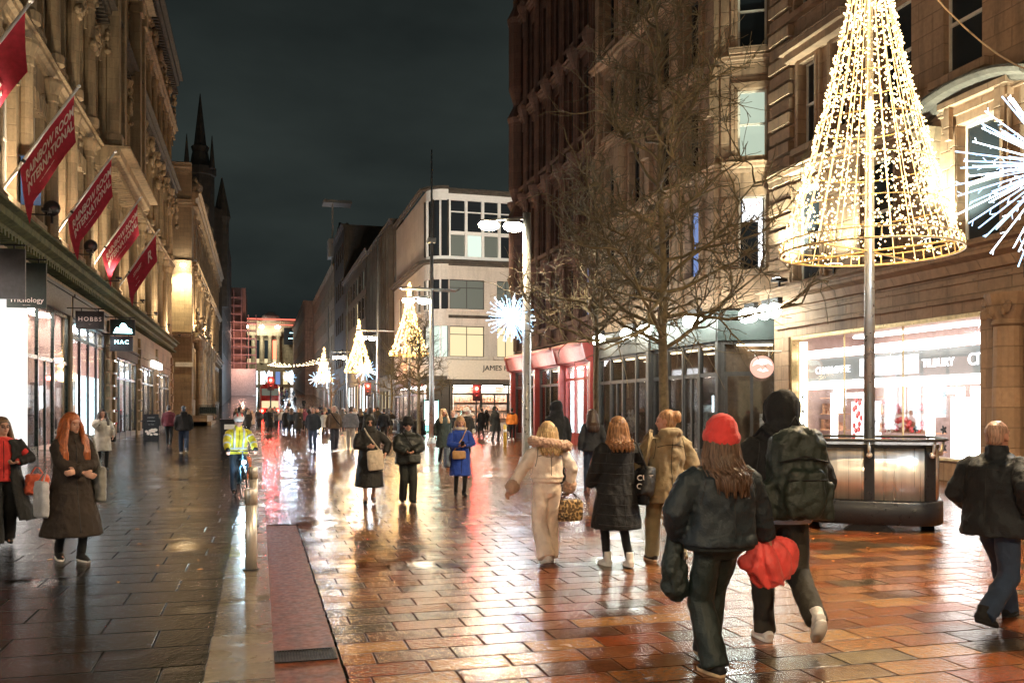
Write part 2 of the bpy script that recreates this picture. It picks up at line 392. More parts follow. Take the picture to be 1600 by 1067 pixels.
# ---------------------------------------------------------------- facades
WC = {}
def win_meshes(w, h, style, sur, pane, fm, sm):
    k = (round(w, 2), round(h, 2), style, sur, pane, fm, sm)
    if k in WC: return WC[k]
    f = MB(); t = .07; y0, y1 = .16, .24; hw = w / 2
    f.box(-hw, -hw + t, y0, y1, 0, h); f.box(hw - t, hw, y0, y1, 0, h); f.box(-hw + t, hw - t, y0, y1, 0, t); f.box(-hw + t, hw - t, y0, y1, h - t, h)
    if style in ('sash', 'grid'):
        f.box(-hw + t, hw - t, y0 - .03, y1, h * .5 - .035, h * .5 + .035)
    if style in ('double', 'grid'): f.box(-.03, .03, y0 + .005, y1 - .005, t, h - t)
    if style == 'double': f.box(-hw + t, -.03, y0 + .01, y1 - .01, h * .72, h * .72 + .06); f.box(.03, hw - t, y0 + .01, y1 - .01, h * .72, h * .72 + .06)
    fme = f.mesh('window', M[fm])
    p = MB(); p.box(-hw + t * .5, hw - t * .5, .20, .215, t * .5, h - t * .5); pme = p.mesh('pane', M[pane])
    sme = None
    if sur:
        s = MB(); b = .22
        s.box(-hw - b - .08, hw + b + .08, -.22, .16, -.20, -.002)
        if sur != 'sill':
            s.box(-hw - b, -hw - .002, -.10, .05, 0, h); s.box(hw + .002, hw + b, -.10, .05, 0, h); s.box(-hw - b, hw + b, -.10, .05, h + .002, h + b)
            s.box(-hw - b * .45, -hw - .012, -.14, -.1, .01, h - .01); s.box(hw + .012, hw + b * .45, -.14, -.1, .01, h - .01)
        if sur in ('hood', 'pediment'):
            s.box(-hw - b - .16, hw + b + .16, -.34, .05, h + b + .22, h + b + .36)
            s.box(-hw - b - .06, hw + b + .06, -.18, .05, h + b + .002, h + b + .22)
            for q in (-1, 1): s.box(q * (hw + b * .5) - .09, q * (hw + b * .5) + .09, -.30, -.182, h - .35, h + b + .215)
        if sur == 'pediment':
            a = hw + b + .16; zz = h + b + .365
            s.add([(-a, -.34, zz), (a, -.34, zz), (0, -.34, zz + .55), (-a, .05, zz), (a, .05, zz), (0, .05, zz + .55)], [(0, 1, 2), (5, 4, 3), (0, 3, 4, 1), (1, 4, 5, 2), (2, 5, 3, 0)])
            s.box(-.16, .16, -.42, -.345, zz + .03, zz + .34)
        if sur == 'key':
            for i in range(-3, 4):
                a = i * .24; x = a * (hw + .3) / .72
                s.add([(x - .12, -.18 - (.06 if i == 0 else 0), h + .004), (x + .12, -.18 - (.06 if i == 0 else 0), h + .004), (x * 1.25 + .14, -.18, h + .75), (x * 1.25 - .14, -.18, h + .75),
                       (x - .12, .05, h + .004), (x + .12, .05, h + .004), (x * 1.25 + .14, .05, h + .75), (x * 1.25 - .14, .05, h + .75)],
                      [(0, 1, 2, 3), (7, 6, 5, 4), (0, 4, 5, 1), (1, 5, 6, 2), (2, 6, 7, 3), (3, 7, 4, 0)])
        sme = s.mesh('surround', M[sm])
    WC[k] = (fme, pme, sme); return WC[k]
def window(root, T, rz, u, sill, w, h, style='sash', sur='simple', pane='glass', fm='frame', sm='cream'):
    fme, pme, sme = win_meshes(w, h, style, sur, pane, fm, sm)
    p = T @ V((u, 0, sill)) - V(root.location)
    o = link('window', fme, root, p, rz); link('pane', pme, o)
    if sme: link('surround', sme, o)
    return o
def wallgrid(m, L, z0, z1, rows, th=.4, u0=0.0):
    """solid wall with real openings; rows: (sill, head, [(u, w), ...])"""
    z = z0
    for sill, head, ws in rows:
        m.box(u0, u0 + L, -th, 0, z, sill); a = u0
        for uc, w in sorted(ws):
            m.box(a, uc - w / 2, -th, 0, sill, head); a = uc + w / 2
        m.box(a, u0 + L, -th, 0, sill, head); z = head
    m.box(u0, u0 + L, -th, 0, z, z1)
def cornice(m, L, v, out=.5, h=.6, u0=0.0, dent=0, back=0.0):
    m.profile([(back, v - h), (out * .25, v - h), (out * .35, v - h * .6), (out * .7, v - h * .45), (out * .72, v - h * .15), (out, v - h * .1), (out, v), (back, v)], u0, u0 + L)
    if dent:
        n = int(L / dent)
        for i in range(n): m.box(u0 + (i + .25) * dent, u0 + (i + .75) * dent, .002, out * .62, v - h * 1.25, v - h * .46 - .003 if False else v - h - .003)
TL = lambda X, y0=0.0: Matrix(((0, 1, 0, X), (1, 0, 0, y0), (0, 0, 1, 0), (0, 0, 0, 1)))     # faces +x, u runs along +y
TR = lambda X, y0=0.0: Matrix(((0, -1, 0, X), (1, 0, 0, y0), (0, 0, 1, 0), (0, 0, 0, 1)))    # faces -x
TF = lambda Y, x0=0.0: Matrix(((1, 0, 0, x0), (0, -1, 0, Y), (0, 0, 1, 0), (0, 0, 0, 1)))    # faces -y
def relief(m, u0, u1, v0, v1, n, r, seed, w=.0):
    q = random.Random(seed)
    for i in range(n):
        a = q.uniform(.5, 1.2) * r; m.ell((q.uniform(u0, u1), w, q.uniform(v0, v1)), (a * q.uniform(.6, 1.5), a * .8, a * q.uniform(.6, 1.5)), Matrix.Rotation(q.uniform(0, 3), 4, 'Y'), 7, 5)

# ---- ornate building on the left with the flags
XL = -8.2
LB = empty('ornate_stone_building', (XL, 57, 0), 0, 'long ornate cream sandstone building with crimson flags and shops, lining the left of the street', 'building')
T = TL(XL); u0, u1 = 16.0, 93.0; LL = u1 - u0
bays = [u0 + 1.5 + 4.1 * i for i in range(19)]
rows = [(8.9, 13.0, [(u, 1.7) for u in bays]), (16.2, 20.2, [(u, 1.6) for u in bays]), (23.9, 27.2, [(u, 1.5) for u in bays]), (29.3, 31.4, [(u, 1.4) for u in bays])]
m = MB(T); wallgrid(m, LL, 7.0, 33.5, rows, .45, u0); m.build('wall', M['cream'], LB)
for k, (s, h_, ws) in enumerate(rows):
    for i, (u, w) in enumerate(ws):
        pane = 'glass'
        if (i * 7 + k * 5) % 9 == 0: pane = 'litdim'
        window(LB, T, pi / 2, u, s, w, h_ - s, ('sash', 'grid', 'sash', 'sash')[k], ('key', 'pediment', 'hood', 'simple')[k], pane)
m = MB(T); cornice(m, LL, 8.15, .85, .75, u0, .42); m.build('shop_cornice', M['moss'], LB)
m = MB(T)
for z_, o_, h_, d_ in ((15.5, .45, .55, 0), (28.6, .7, .8, .5)): cornice(m, LL, z_, o_, h_, u0, d_)
m.build('string_course', M['cream'], LB)
m = MB(T); cornice(m, LL, 22.9, 1.0, .7, u0, .5); cornice(m, LL, 33.5, 1.15, 1.3, u0, .6); m.build('main_cornice', M['soot'], LB)
m = MB(T)
for i, u in enumerate(bays):      # columns between the bays, on two storeys
    a = u + 2.05
    if a > u1 - .6: continue
    for z0, z1, r in ((8.2, 14.9, .26), (15.55, 22.1, .30), (23.0, 27.8, .25)):
        mm = MB(); rr = [(z0, r * 1.5, r * 1.5), (z0 + .35, r * 1.5, r * 1.5), (z0 + .4, r * 1.2, r * 1.2), (z0 + .5, r, r), (z1 - .9, r * .86, r * .86), (z1 - .85, r, r), (z1 - .6, r * 1.0, r * 1.0), (z1 - .15, r * 1.6, r * 1.6), (z1, r * 1.6, r * 1.6)]
        mm.loft([(z, x, y, 0, 0) for z, x, y in rr], 10)
        m.add([(p[0] + a, p[1] + r * .75, p[2]) for p in mm.v], mm.f)
m.pieces('column', M['cream'], LB)
m = MB(T)
for i, u in enumerate(bays):
    relief(m, u - 1.2, u + 1.2, 21.3, 22.0, 12, .22, i); relief(m, u - 1.5, u + 1.5, 13.9, 14.7, 9, .2, 50 + i, .02); relief(m, u + 1.6, u + 2.5, 19.2, 22.1, 10, .25, 90 + i, .5)
    relief(m, u - 1.4, u + 1.4, 31.8, 32.5, 8, .3, 130 + i, .1); relief(m, u + 1.6, u + 2.5, 28.7, 33, 9, .3, 170 + i, .25)
m.build('carved_relief', M['cream'], LB)
m = MB(T)                       # projecting pavilion with giant pilasters
for a in (52.0, 54.2, 61.0, 63.2): m.box(a, a + .8, .46, 1.05, 15.6, 26.5); m.box(a - .12, a + .92, .46, 1.2, 26.5, 27.2); m.box(a - .12, a + .92, .46, 1.2, 15.56, 16.3)
cornice(m, 13.6, 17.6 - 2.1, 1.7, 1.1, 51.2, .5); cornice(m, 13.6, 28.0, 1.6, .8, 51.2, .5)
m.build('pavilion', M['cream'], LB)
m = MB(T)
for a in range(20): relief(m, u0 + 3 + a * 3.7, u0 + 4.6 + a * 3.7, 33.6, 34.8 + (a % 3), 6, .42, 300 + a, .3)
m.build('roof_ornament', M['soot'], LB)
m = MB(T); m.box(u0, u1, -14, -.46, 7.05, 33.3); m.box(u0, u1, -14, -2.8, -.5, 7.04); m.box(u1 - .02, u1, -.46, -.002, 7, 33.3); m.build('core', M['dark'], LB)
# shops below the cornice
def shopfront(root, T, rz, a, b, z1, frame='green', back='litdim', mull=3, transom=3.0, depth=2.6, fascia='black', poster=None, fz=None, stall=.35, seed=1, door=None, inner='shopw', interior=True):
    """glazed shop: frame, glass, fascia, back wall, shelves; in (u, w, v) of T"""
    fz = fz or z1 - .9; q = random.Random(seed)
    m = MB(T); n = mull; d = (b - a) / n
    for i in range(n + 1): m.box(a + i * d - .06, a + i * d + .06, -.10, .02, 0, fz)
    for i in range(n):
        m.box(a + i * d + .06, a + (i + 1) * d - .06, -.09, .0, transom, transom + .14); m.box(a + i * d + .06, a + (i + 1) * d - .06, -.09, .0, fz - .12, fz)
        if not (door and i in door): m.box(a + i * d + .06, a + (i + 1) * d - .06, -.09, .0, 0, stall)
        else: m.box(a + (i + .5) * d - .05, a + (i + .5) * d + .05, -.085, -.005, 0, transom); m.box(a + i * d + .07, a + i * d + .17, -.085, -.005, 0, transom); m.box(a + (i + 1) * d - .17, a + (i + 1) * d - .07, -.085, -.005, 0, transom)
    f = m.build('shop_frame', M[frame], root)
    m = MB(T); m.box(a, b, -.06, -.05, stall, fz - .1); m.build('shop_glass', M['clear'], root)
    m = MB(T); m.box(a - .15, b + .15, -.3, .14, fz + .002, z1); m.box(a - .2, b + .2, -.3, .24, z1 - .14, z1 - .002); m.build('fascia', M[fascia], root)
    if not interior: return
    m = MB(T); m.box(a, b, -depth - .1, -depth, 0, fz); m.box(a, b, -depth, -.26, fz - .08, fz); m.box(a - .08, a, -depth, -.26, 0, fz - .08); m.box(b, b + .08, -depth, -.26, 0, fz - .08); m.build('shop_walls', M[inner], root)
    m = MB(T)
    for i in range(n):
        u = a + (i + .5) * d; m.box(u - d * .36, u + d * .36, -.8, -.5, fz - .14, fz - .1); m.box(u - d * .3, u + d * .3, -depth + .3, -depth + .5, fz - .14, fz - .1)
    m.build('shop_light', M[back], root)
    m = MB(T)
    for i in range(n * 2):
        u = a + (i + .5) * d / 2; hgt = q.uniform(.9, 2.2)
        if q.random() < .45: m.box(u - .22, u + .22, -depth * .8, -depth * .55, .02, hgt)
        else:
            w_ = -q.uniform(.4, depth * .6); m.loft([(.02, .16, .16, u, w_), (.1, .03, .03, u, w_), (.7, .03, .03, u, w_), (.75, .14, .10, u, w_), (1.15, .17, .12, u, w_), (1.3, .2, .12, u, w_), (1.42, .1, .08, u, w_), (1.5, .05, .05, u, w_), (1.6, .07, .08, u, w_), (1.75, .02, .02, u, w_)], 8)
    m.build('display', M[q.choice(['dis1', 'dis2', 'dis3'])], root)
    m = MB(T)
    for z in (1.0, 1.7, 2.4): m.box(a + .2, b - .2, -depth + .01, -depth + .3, z, z + .05)
    for i in range(int((b - a) * 4)):
        for z in (1.05, 1.75, 2.45):
            if q.random() < .75: u = a + .3 + i * .25; m.box(u, u + q.uniform(.1, .2), -depth + .03, -depth + .26, z + .002, z + q.uniform(.15, .5))
    m.build('shelves', M[q.choice(['dis1', 'dis2', 'dis3'])], root)
    if poster:
        for (pu, pw, z0, z1_, pm) in poster:
            m = MB(T); m.box(pu, pu + pw, -.2, -.14, z0, z1_); m.build('poster', M[pm], root)
M['shopw'] = plain('shop_interior_wall', (.62, .55, .48), .6, 0, .1); M['shoppink'] = plain('pink_interior_wall', (.80, .60, .54), .6, 0, .1); M['shopd'] = plain('dim_pub_interior', (.09, .06, .04), .6, 0, .3)
M['dis1'] = plain('dark_goods', (.10, .07, .07), .5, 0, .6, 9); M['dis2'] = plain('warm_goods', (.42, .22, .13), .5, 0, .6, 9); M['dis3'] = plain('mixed_goods', (.35, .36, .36), .5, 0, .7, 9)
M['shoplight'] = emit('shop_ceiling_light', (1, .90, .80), 60); M['shopcool'] = emit('cool_shop_light', (.85, .95, 1), 60); M['publight'] = emit('pub_lamp', (1, .8, .5), 7)
M['pinkbox'] = emit('pink_poster_lightbox', (1, .56, .46), 1.8); M['bluebox'] = emit('pale_blue_lightbox', (.72, .93, 1), 9); M['whitepillar'] = emit('white_lit_pillar', (1, .97, .92), .62); M['signgrey'] = plain('slate_grey_sign', (.035, .04, .042), .5); M['signgreen'] = plain('dark_green_sign', (.012, .024, .02), .5)
shopfront(LB, T, 0, 24.0, 32.6, 6.9, 'green', 'shoplight', 4, 3.6, fascia='signgrey', seed=3, inner='shoppink', depth=1.4)
m = MB(T); m.box(32.9, 35.4, -.2, .35, 0, 5.6); m.build('lit_pillar', M['whitepillar'], LB)
shopfront(LB, T, 0, 35.8, 44.2, 6.95, 'green', 'shoplight', 3, 3.7, fascia='signgrey', seed=5, inner='shoppink', fz=5.9, door=(1,), depth=1.4, poster=[(36.0, 2.3, 4.0, 5.75, 'posterp'), (38.9, 2.2, 4.0, 5.75, 'posterp'), (41.7, 2.2, 4.0, 5.75, 'posterp')] if False else None)
shopfront(LB, T, 0, 44.9, 54.0, 6.95, 'black', 'shopcool', 4, 5.0, fascia='signgrey', seed=8, fz=5.9, depth=1.4, poster=[(47.3, 5.9, .45, 3.4, 'bluebox'), (45.3, 8.0, 3.42, 5.0, 'pinkbox')])
m = MB(T)
for a, b in ((16, 24), (32.7, 32.88), (35.42, 35.7), (44.3, 44.85), (54.1, 57.0), (67.5, 69.0), (78.2, 80), (91, 93)): m.box(a, b, -.3, .1, 0, 6.99)
for a in (54.2, 56.1, 67.8, 79, 91.8):
    for k in range(9): m.box(a, a + .75, .1, .26 + .04 * (k % 2), .3 + k * .72, .3 + k * .72 + .6)
for a, b in ((57, 67.5), (69, 78.2), (80, 91)): m.box(a, b, -.3, .1, 5.6, 6.99)
m.pieces('shop_pier', M['cream'], LB)
shopfront(LB, T, 0, 57.2, 67.4, 5.58, 'dframe', 'shopcool', 4, 3.6, fascia='dark', seed=11, fz=4.9, depth=1.4, poster=[(57.6, 1.4, .5, 3.4, 'bluebox'), (62.6, .5, .4, 3.2, 'ledp')])
shopfront(LB, T, 0, 69.2, 78.0, 5.58, 'dframe', 'shoplight', 3, 3.6, fascia='cream', seed=13, fz=4.9, depth=1.4)
shopfront(LB, T, 0, 80.2, 90.8, 5.58, 'dframe', 'shoplight', 3, 3.6, fascia='cream', seed=17, fz=4.9, depth=1.4)
m = MB(T); m.box(74, 80, .26, .5, 5.0, 5.5); m.build('lit_shop_sign', M['ledp'], LB)
# ---- flags
def flag(Y, lines, label):
    bx, tx, z0, z1 = XL + .02, -5.75, 8.55, 12.35
    e1 = V((tx - bx, 0, z1 - z0)); Lp = e1.length; e1.normalize(); e2 = V((-e1.z, 0, e1.x)); base = V((bx, Y, z0)); nrm = V((0, -1, 0))
    po = empty('flag_pole', base, 0, {26.2: 'white angled pole carrying the nearest crimson flag', 32.7: 'white angled pole of the largest whole crimson flag', 40.6: 'white angled pole of the third crimson flag from the left', 49.0: 'white angled pole of the fourth crimson flag from the left', 57.5: 'white angled pole of the farthest crimson flag'}[Y], 'flag pole', 'flag poles on the ornate building')
    m = MB(); m.tube([V((0, 0, 0)), e1 * Lp], [.062, .045], 8); m.build('pole', M['white'], po, True, world=False)
    m = MB(); m.ell(e1 * (Lp + .04), (.08, .08, .05), Matrix.Rotation(-.6, 4, 'Y')); m.build('finial', M['white'], po, True, world=False)
    m = MB(); m.tube([e1 * -.02, e1 * .25], .09, 8); m.tube([e1 * 1.45, e1 * 1.55], .07, 8); m.build('bracket', M['iron'], po, world=False)
    top = base + e1 * (Lp - .22); fl = empty('flag', top, 0, label, 'flag', 'crimson flags on the ornate building')
    n1, n2 = 26, 12; ln = 3.05; dr = 1.45; ph = Y
    def P(a, b):
        p = -e1 * (a * ln) + V((.10 * b, 0, -1)) * (b * dr) - e1 * (.16 * b * (1 - a)) + V((0, .07 * sin(a * 7 + ph + b * 2) * (.3 + b), 0)) + V((0, 0, -.045)) + e1 * (.05 * sin(b * 4 + ph) * a)
        if a > .8: p += V((.22, 0, -.30)) * ((a - .8) / .2) * b
        return p
    vs = [P(i / n1, j / n2) for i in range(n1 + 1) for j in range(n2 + 1)]; N1 = len(vs)
    vs += [p + V((0, .006, 0)) for p in vs]
    fs = []
    for i in range(n1):
        for j in range(n2):
            a = i * (n2 + 1) + j; b = a + n2 + 1; fs += [(a, a + 1, b + 1, b), (N1 + b, N1 + b + 1, N1 + a + 1, N1 + a)]
    m = MB(); m.add(vs, fs); m.build('cloth', M['flag'], fl, True, world=False)
    for s, size, b, a0, sp in lines:
        cu = bpy.data.curves.new('t', 'FONT'); cu.body = s; cu.size = size; cu.align_x = 'CENTER'; cu.align_y = 'CENTER'; cu.space_character = sp; cu.resolution_u = 3; cu.extrude = .004; cu.offset = size * .022
        t = bpy.data.objects.new('t', cu); me = bpy.data.meshes.new_from_object(t); bpy.data.objects.remove(t); bpy.data.curves.remove(cu)
        me.materials.clear(); me.materials.append(M['wtext'])
        for v in me.vertices:     # lay the letters on the rippling cloth
            a = a0 - v.co.x / ln; bb = b - v.co.y / (dr * .86) ; p = P(a, bb); v.co = (p.x, p.y - .012 - v.co.z, p.z)
        me.name = 'lettering'; link('lettering', me, fl)
RRI = [('RAINBOW ROOM', .345, .33, .455, 1.0), ('INTERNATIONAL', .345, .60, .455, 1.0), ('-- --- ---------- -----', .12, .80, .52, 1.0)]
flag(26.2, [('R', 1.0, .48, .45, 1), ('RAINBOW ROOM', .13, .85, .52, 1)], 'nearest crimson flag with a large pale R, cut by the left picture edge')
flag(32.7, RRI, 'second crimson flag from the left, lettered RAINBOW ROOM INTERNATIONAL, largest whole one')
flag(40.6, RRI, 'third crimson flag from the left, lettered RAINBOW ROOM INTERNATIONAL')
flag(49.0, RRI, 'fourth crimson flag from the left, lettered RAINBOW ROOM INTERNATIONAL, second smallest')
flag(57.5, [('STYLIST', .24, .36, .64, 1), ('-----', .17, .60, .66, 1), ('--- ----', .17, .80, .66, 1), ('R', .72, .5, .22, 1)], 'farthest and smallest crimson flag, lettered STYLIST beside a pale R')
# ---- hanging signs on the left
def hang_sign(pxr, w, y0, y1, Y, mat, label, words=(), glow=None):
    r = ray(pxr, 640); d = Y / r.y; xr = r.x * d
    zt, zb = [H + (HZ - q) / F * d for q in (y0, y1)]
    o = empty('hanging_sign', (xr - w / 2, Y, zb), 0, label, 'sign', 'signs hanging over the left pavement')
    h = zt - zb; m = MB(); b = .02
    m.box(-w / 2, w / 2, -.06, .06, 0, h); m.build('panel', M[mat], o, world=False)
    m = MB(); m.tube([(XL + .0 - (xr - w / 2), 0, h + .12), (w / 2, 0, h + .12)], .025, 6); m.box(-w * .3 - .02, -w * .3 + .02, -.02, .02, h, h + .12); m.box(w * .3 - .02, w * .3 + .02, -.02, .02, h, h + .12); m.build('bracket', M['iron'], o, world=False)
    for s, size, zf, mt, sp in words: text(s, size, M[mt], o, (0, -.064, h * zf), FRONT, world=False, space=sp)
    if glow == 'shoe':
        m = MB()
        m.add([(-.33 * w, -.075, .28 * h), (.36 * w, -.075, .22 * h), (.38 * w, -.075, .36 * h), (.2 * w, -.075, .5 * h), (.12 * w, -.075, .72 * h), (-.02 * w, -.075, .78 * h), (-.12 * w, -.075, .58 * h), (-.25 * w, -.075, .5 * h), (-.05 * w, -.075, .42 * h)], [(0, 1, 2, 3, 4, 5, 6, 8, 7)])
        m.box(-.36 * w, .4 * w, -.08, -.065, .12 * h, .2 * h); m.build('emblem', M['cyan'], o, world=False)
    return o
hang_sign(40, 1.5, 390, 468, 29.5, 'signgrey', 'big blank slate grey hanging sign cut by the left picture edge')
hang_sign(73, 1.15, 412, 482, 32.2, 'signgreen', 'dark green hanging sign lettered Trichology beside the big grey sign', [('Trichology', .23, .17, 'wtext', 1.0), ('---- -----', .07, .06, 'wtext', 1)])
hang_sign(163, 1.15, 487, 515, 43.3, 'black', 'black hanging sign lettered HOBBS', [('HOBBS', .26, .55, 'wtext', 1.25), ('----', .07, .28, 'wtext', 1.2)])
hang_sign(211, 1.25, 500, 524, 53.4, 'signgreen', 'dark hanging sign with a glowing pale blue emblem above the MAC sign', glow='shoe')
hang_sign(208, 1.15, 526, 549, 53.2, 'black', 'black hanging sign lettered MAC under the glowing emblem', [('MAC', .30, .6, 'cyan', 1.3)])
text('FIRING', .42, M['wtext'], LB, (XL + .25, 42.4, 6.55), ONLEFT) if False else None
bs = empty('banner', (-7.7, 35.2, 8.9), 0, 'small dark blue vertical banner behind the second flag', 'banner'); m = MB(); m.box(-.32, .32, -.01, .01, 0, 1.7); m.build('cloth', plain('blue_banner', (.02, .06, .16), .7), bs, world=False); m = MB(); m.tube([(-.5, 0, 1.72), (.34, 0, 1.72)], .02, 6); m.build('rod', M['iron'], bs, world=False)
text('SALON', .34, M['wtext'], bs, (.02, -.014, .85), Matrix.Rotation(-1.35, 4, 'Y') @ FRONT, world=False)
for Y in (28.8, 36.8, 44.8):
    o = empty('flood_lamp', (-7.35, Y, 8.6), 0, 'round black flood lamp on the ledge of the ornate building', 'flood lamp', 'black flood lamps on the ledge')
    m = MB(); m.loft([(0, .05, .05), (.35, .05, .05)], 8); m.build('stem', M['black'], o, world=False); m = MB(); m.ell((0, 0, .55), (.30, .16, .30)); m.build('head', M['black'], o, True, world=False)

# ---- second left building (pale pilaster lit by a lamp), its dark towers
B2 = empty('classical_stone_building', (-10, 130, 0), 0, 'tan stone building with a lamp-lit corner pilaster and columned porch beyond the side street', 'building')
X2 = -6.75; T = TF(100.0, -16); Ls = 16 + X2
m = MB(T); wallgrid(m, Ls, -.2, 27.3, [], .45); cornice(m, Ls, 27.3, .5, 1.0); cornice(m, Ls, 23.5, .4, .7); cornice(m, Ls, 17.2, .35, .5); cornice(m, Ls, 9.8, .45, .7)
for k in range(12): m.box(0, Ls, .002, .06, .3 + k * .75, .3 + k * .75 + .62)
m.build('side_wall', M['tan'], B2)
T = TL(X2); ws = [104 + i * 5.2 for i in range(12)]
m = MB(T); wallgrid(m, 65, -.2, 24.5, [(3, 8, [(u, 2.2) for u in ws]), (11, 15.5, [(u, 1.8) for u in ws]), (18, 22, [(u, 1.6) for u in ws])], .45, 100.45)
cornice(m, 65, 24.5, .9, 1.2, 100.45, .6); cornice(m, 65, 9.8, .9, .8, 100.45, .5); cornice(m, 65, 17.2, .6, .6, 100.45)
m.build('wall', M['tan'], B2)
for k, (s, h_, w) in enumerate(((3, 5, 2.2), (11, 4.5, 1.8), (18, 4, 1.6))):
    for i, u in enumerate(ws): window(B2, T, pi / 2, u, s, w, h_, 'sash', ('simple', 'pediment', 'hood')[k], 'glass' if (i + k) % 4 else 'litdim', 'dframe', 'tan')
m = MB(T)
for u in [101.4, 106.6, 111.8, 117, 122.2, 127.4]:
    mm = MB(); mm.loft([(0, .6, .6), (1, .6, .6), (1.05, .45, .45), (8, .38, .38), (8.3, .6, .6), (9.1, .6, .6)], 12); m.add([(p[0] + u, p[1] + .7, p[2]) for p in mm.v], mm.f)
    relief(m, u - .5, u + .5, 9.9, 12.2, 12, .33, int(u), .5); relief(m, u - .5, u + .5, 15.8, 17, 8, .3, int(u) + 9, .3)
m.pieces('porch_column', M['tan'], B2)
m = MB(); m.box(-16, X2 - .46, 100.46, 165, -.2, 24.3); m.build('core', M['dark'], B2)
m = MB(TL(X2))
for k in range(9): relief(m, 101 + k * 6, 104 + k * 6, 24.6, 26.2 + (k % 2), 9, .5, 400 + k, .2)
m.pieces('roof_statue', M['tan'], B2)
for k, Y in enumerate((103, 112, 124, 138)):  # lights added to warm this street face
    o = empty('ledge_floodlight', (-5.6, Y, 10.0), 0, 'added light on the porch ledge warming the classical building, %s from the corner pilaster' % ('first', 'second', 'third', 'fourth')[k], 'floodlight', 'added lights on the classical building')
    m = MB(); m.box(-.15, .15, -.2, .2, 0, .16); m.box(-.35, -.15, -.03, .03, .02, .08); m.build('housing', M['black'], o, world=False)
    l_ = lamp('SPOT', (0, 0, .3), 1800, (1, .76, .45), o, .2, None, R(150), .9, world=False); l_.rotation_euler = V((-.55, .1, 1)).to_track_quat('-Z', 'Y').to_euler()
    lamp('SPOT', (0, 0, -.15), 700, (1, .76, .45), o, .2, (-.4, 0, -9), R(140), .9, world=False)
m = MB(TL(X2)); m.box(100.6, 112, .05, 1.5, 0, 1.15); m.box(100.6, 112, .0, 1.9, 0, .5); m.build('steps', M['tan'], B2)
sb = empty('dark_railing', (-5.2, 100.2, 1.15), 0, 'dark green metal railing on the stone plinth by the corner pilaster', 'railing')
m = MB(); m.box(-.9, 1.0, -.03, .03, 1.0, 1.08); m.box(-.9, 1.0, -.03, .03, .05, .12)
for i in range(10): m.box(-.88 + i * .205, -.84 + i * .205, -.02, .02, .12, 1.0)
m.box(-.8, .9, .02, .04, .2, .9); m.build('bars', M['green'], sb, world=False)
sgn = empty('street_sign', (-7.5, 99.9, 6.2), 0, 'small white street name plate on the corner pilaster', 'sign'); m = MB(); m.box(-.85, .85, -.03, .03, 0, .45); m.build('plate', M['white'], sgn, world=False); text('-- -------', .2, M['black'], sgn, (0, -.035, .3), FRONT, world=False); text('-----', .16, M['black'], sgn, (0, -.035, .12), FRONT, world=False)
wl_ = empty('wall_lamp', (-7.55, 99.2, 16.6), 0, 'bright wall lamp lighting the corner pilaster', 'lamp'); m = MB(); m.box(-.05, .05, 0, .75, .1, .2); m.build('arm', M['iron'], wl_, world=False); m = MB(); m.ell((0, 0, 0), (.28, .28, .2)); m.build('bulb', M['lamp'], wl_, True, world=False); lamp('SPOT', (0, -.5, -.2), 3600, (1, .82, .45), wl_, .2, (.25, .75, -9), R(130), .8, world=False)
B3 = empty('dark_church_tower', (-14, 150, 0), 0, 'dark silhouetted tower with a thin pointed spire above the left roofs', 'tower')
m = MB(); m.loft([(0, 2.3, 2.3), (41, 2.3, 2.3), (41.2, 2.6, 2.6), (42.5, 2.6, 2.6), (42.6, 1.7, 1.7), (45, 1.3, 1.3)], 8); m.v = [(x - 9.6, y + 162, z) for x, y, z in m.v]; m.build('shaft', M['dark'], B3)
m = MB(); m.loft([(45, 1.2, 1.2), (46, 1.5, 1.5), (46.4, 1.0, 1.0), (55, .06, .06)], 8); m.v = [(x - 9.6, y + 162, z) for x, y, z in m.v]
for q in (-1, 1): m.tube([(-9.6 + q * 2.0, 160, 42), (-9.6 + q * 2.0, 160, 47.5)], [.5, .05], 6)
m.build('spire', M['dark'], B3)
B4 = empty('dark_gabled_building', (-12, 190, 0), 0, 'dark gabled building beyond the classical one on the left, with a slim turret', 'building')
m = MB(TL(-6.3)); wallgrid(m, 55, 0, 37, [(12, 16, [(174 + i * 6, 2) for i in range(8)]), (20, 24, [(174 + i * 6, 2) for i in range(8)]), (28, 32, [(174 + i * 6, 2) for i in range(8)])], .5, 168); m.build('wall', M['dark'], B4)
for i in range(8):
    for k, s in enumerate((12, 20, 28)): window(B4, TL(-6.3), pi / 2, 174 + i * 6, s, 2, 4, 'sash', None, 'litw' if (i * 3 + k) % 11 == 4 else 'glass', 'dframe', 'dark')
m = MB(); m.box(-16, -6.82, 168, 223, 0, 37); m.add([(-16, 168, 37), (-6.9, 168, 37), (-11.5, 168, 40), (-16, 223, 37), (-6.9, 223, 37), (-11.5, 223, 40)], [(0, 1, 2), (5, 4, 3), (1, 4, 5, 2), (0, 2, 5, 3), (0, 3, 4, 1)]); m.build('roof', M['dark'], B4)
m = MB(); m.loft([(20, 1.2, 1.2, -6.4, 170), (35, 1.2, 1.2, -6.4, 170), (36, 1.5, 1.5, -6.4, 170), (43, .1, .1, -6.4, 170)], 8); m.build('turret', M['dark'], B4)

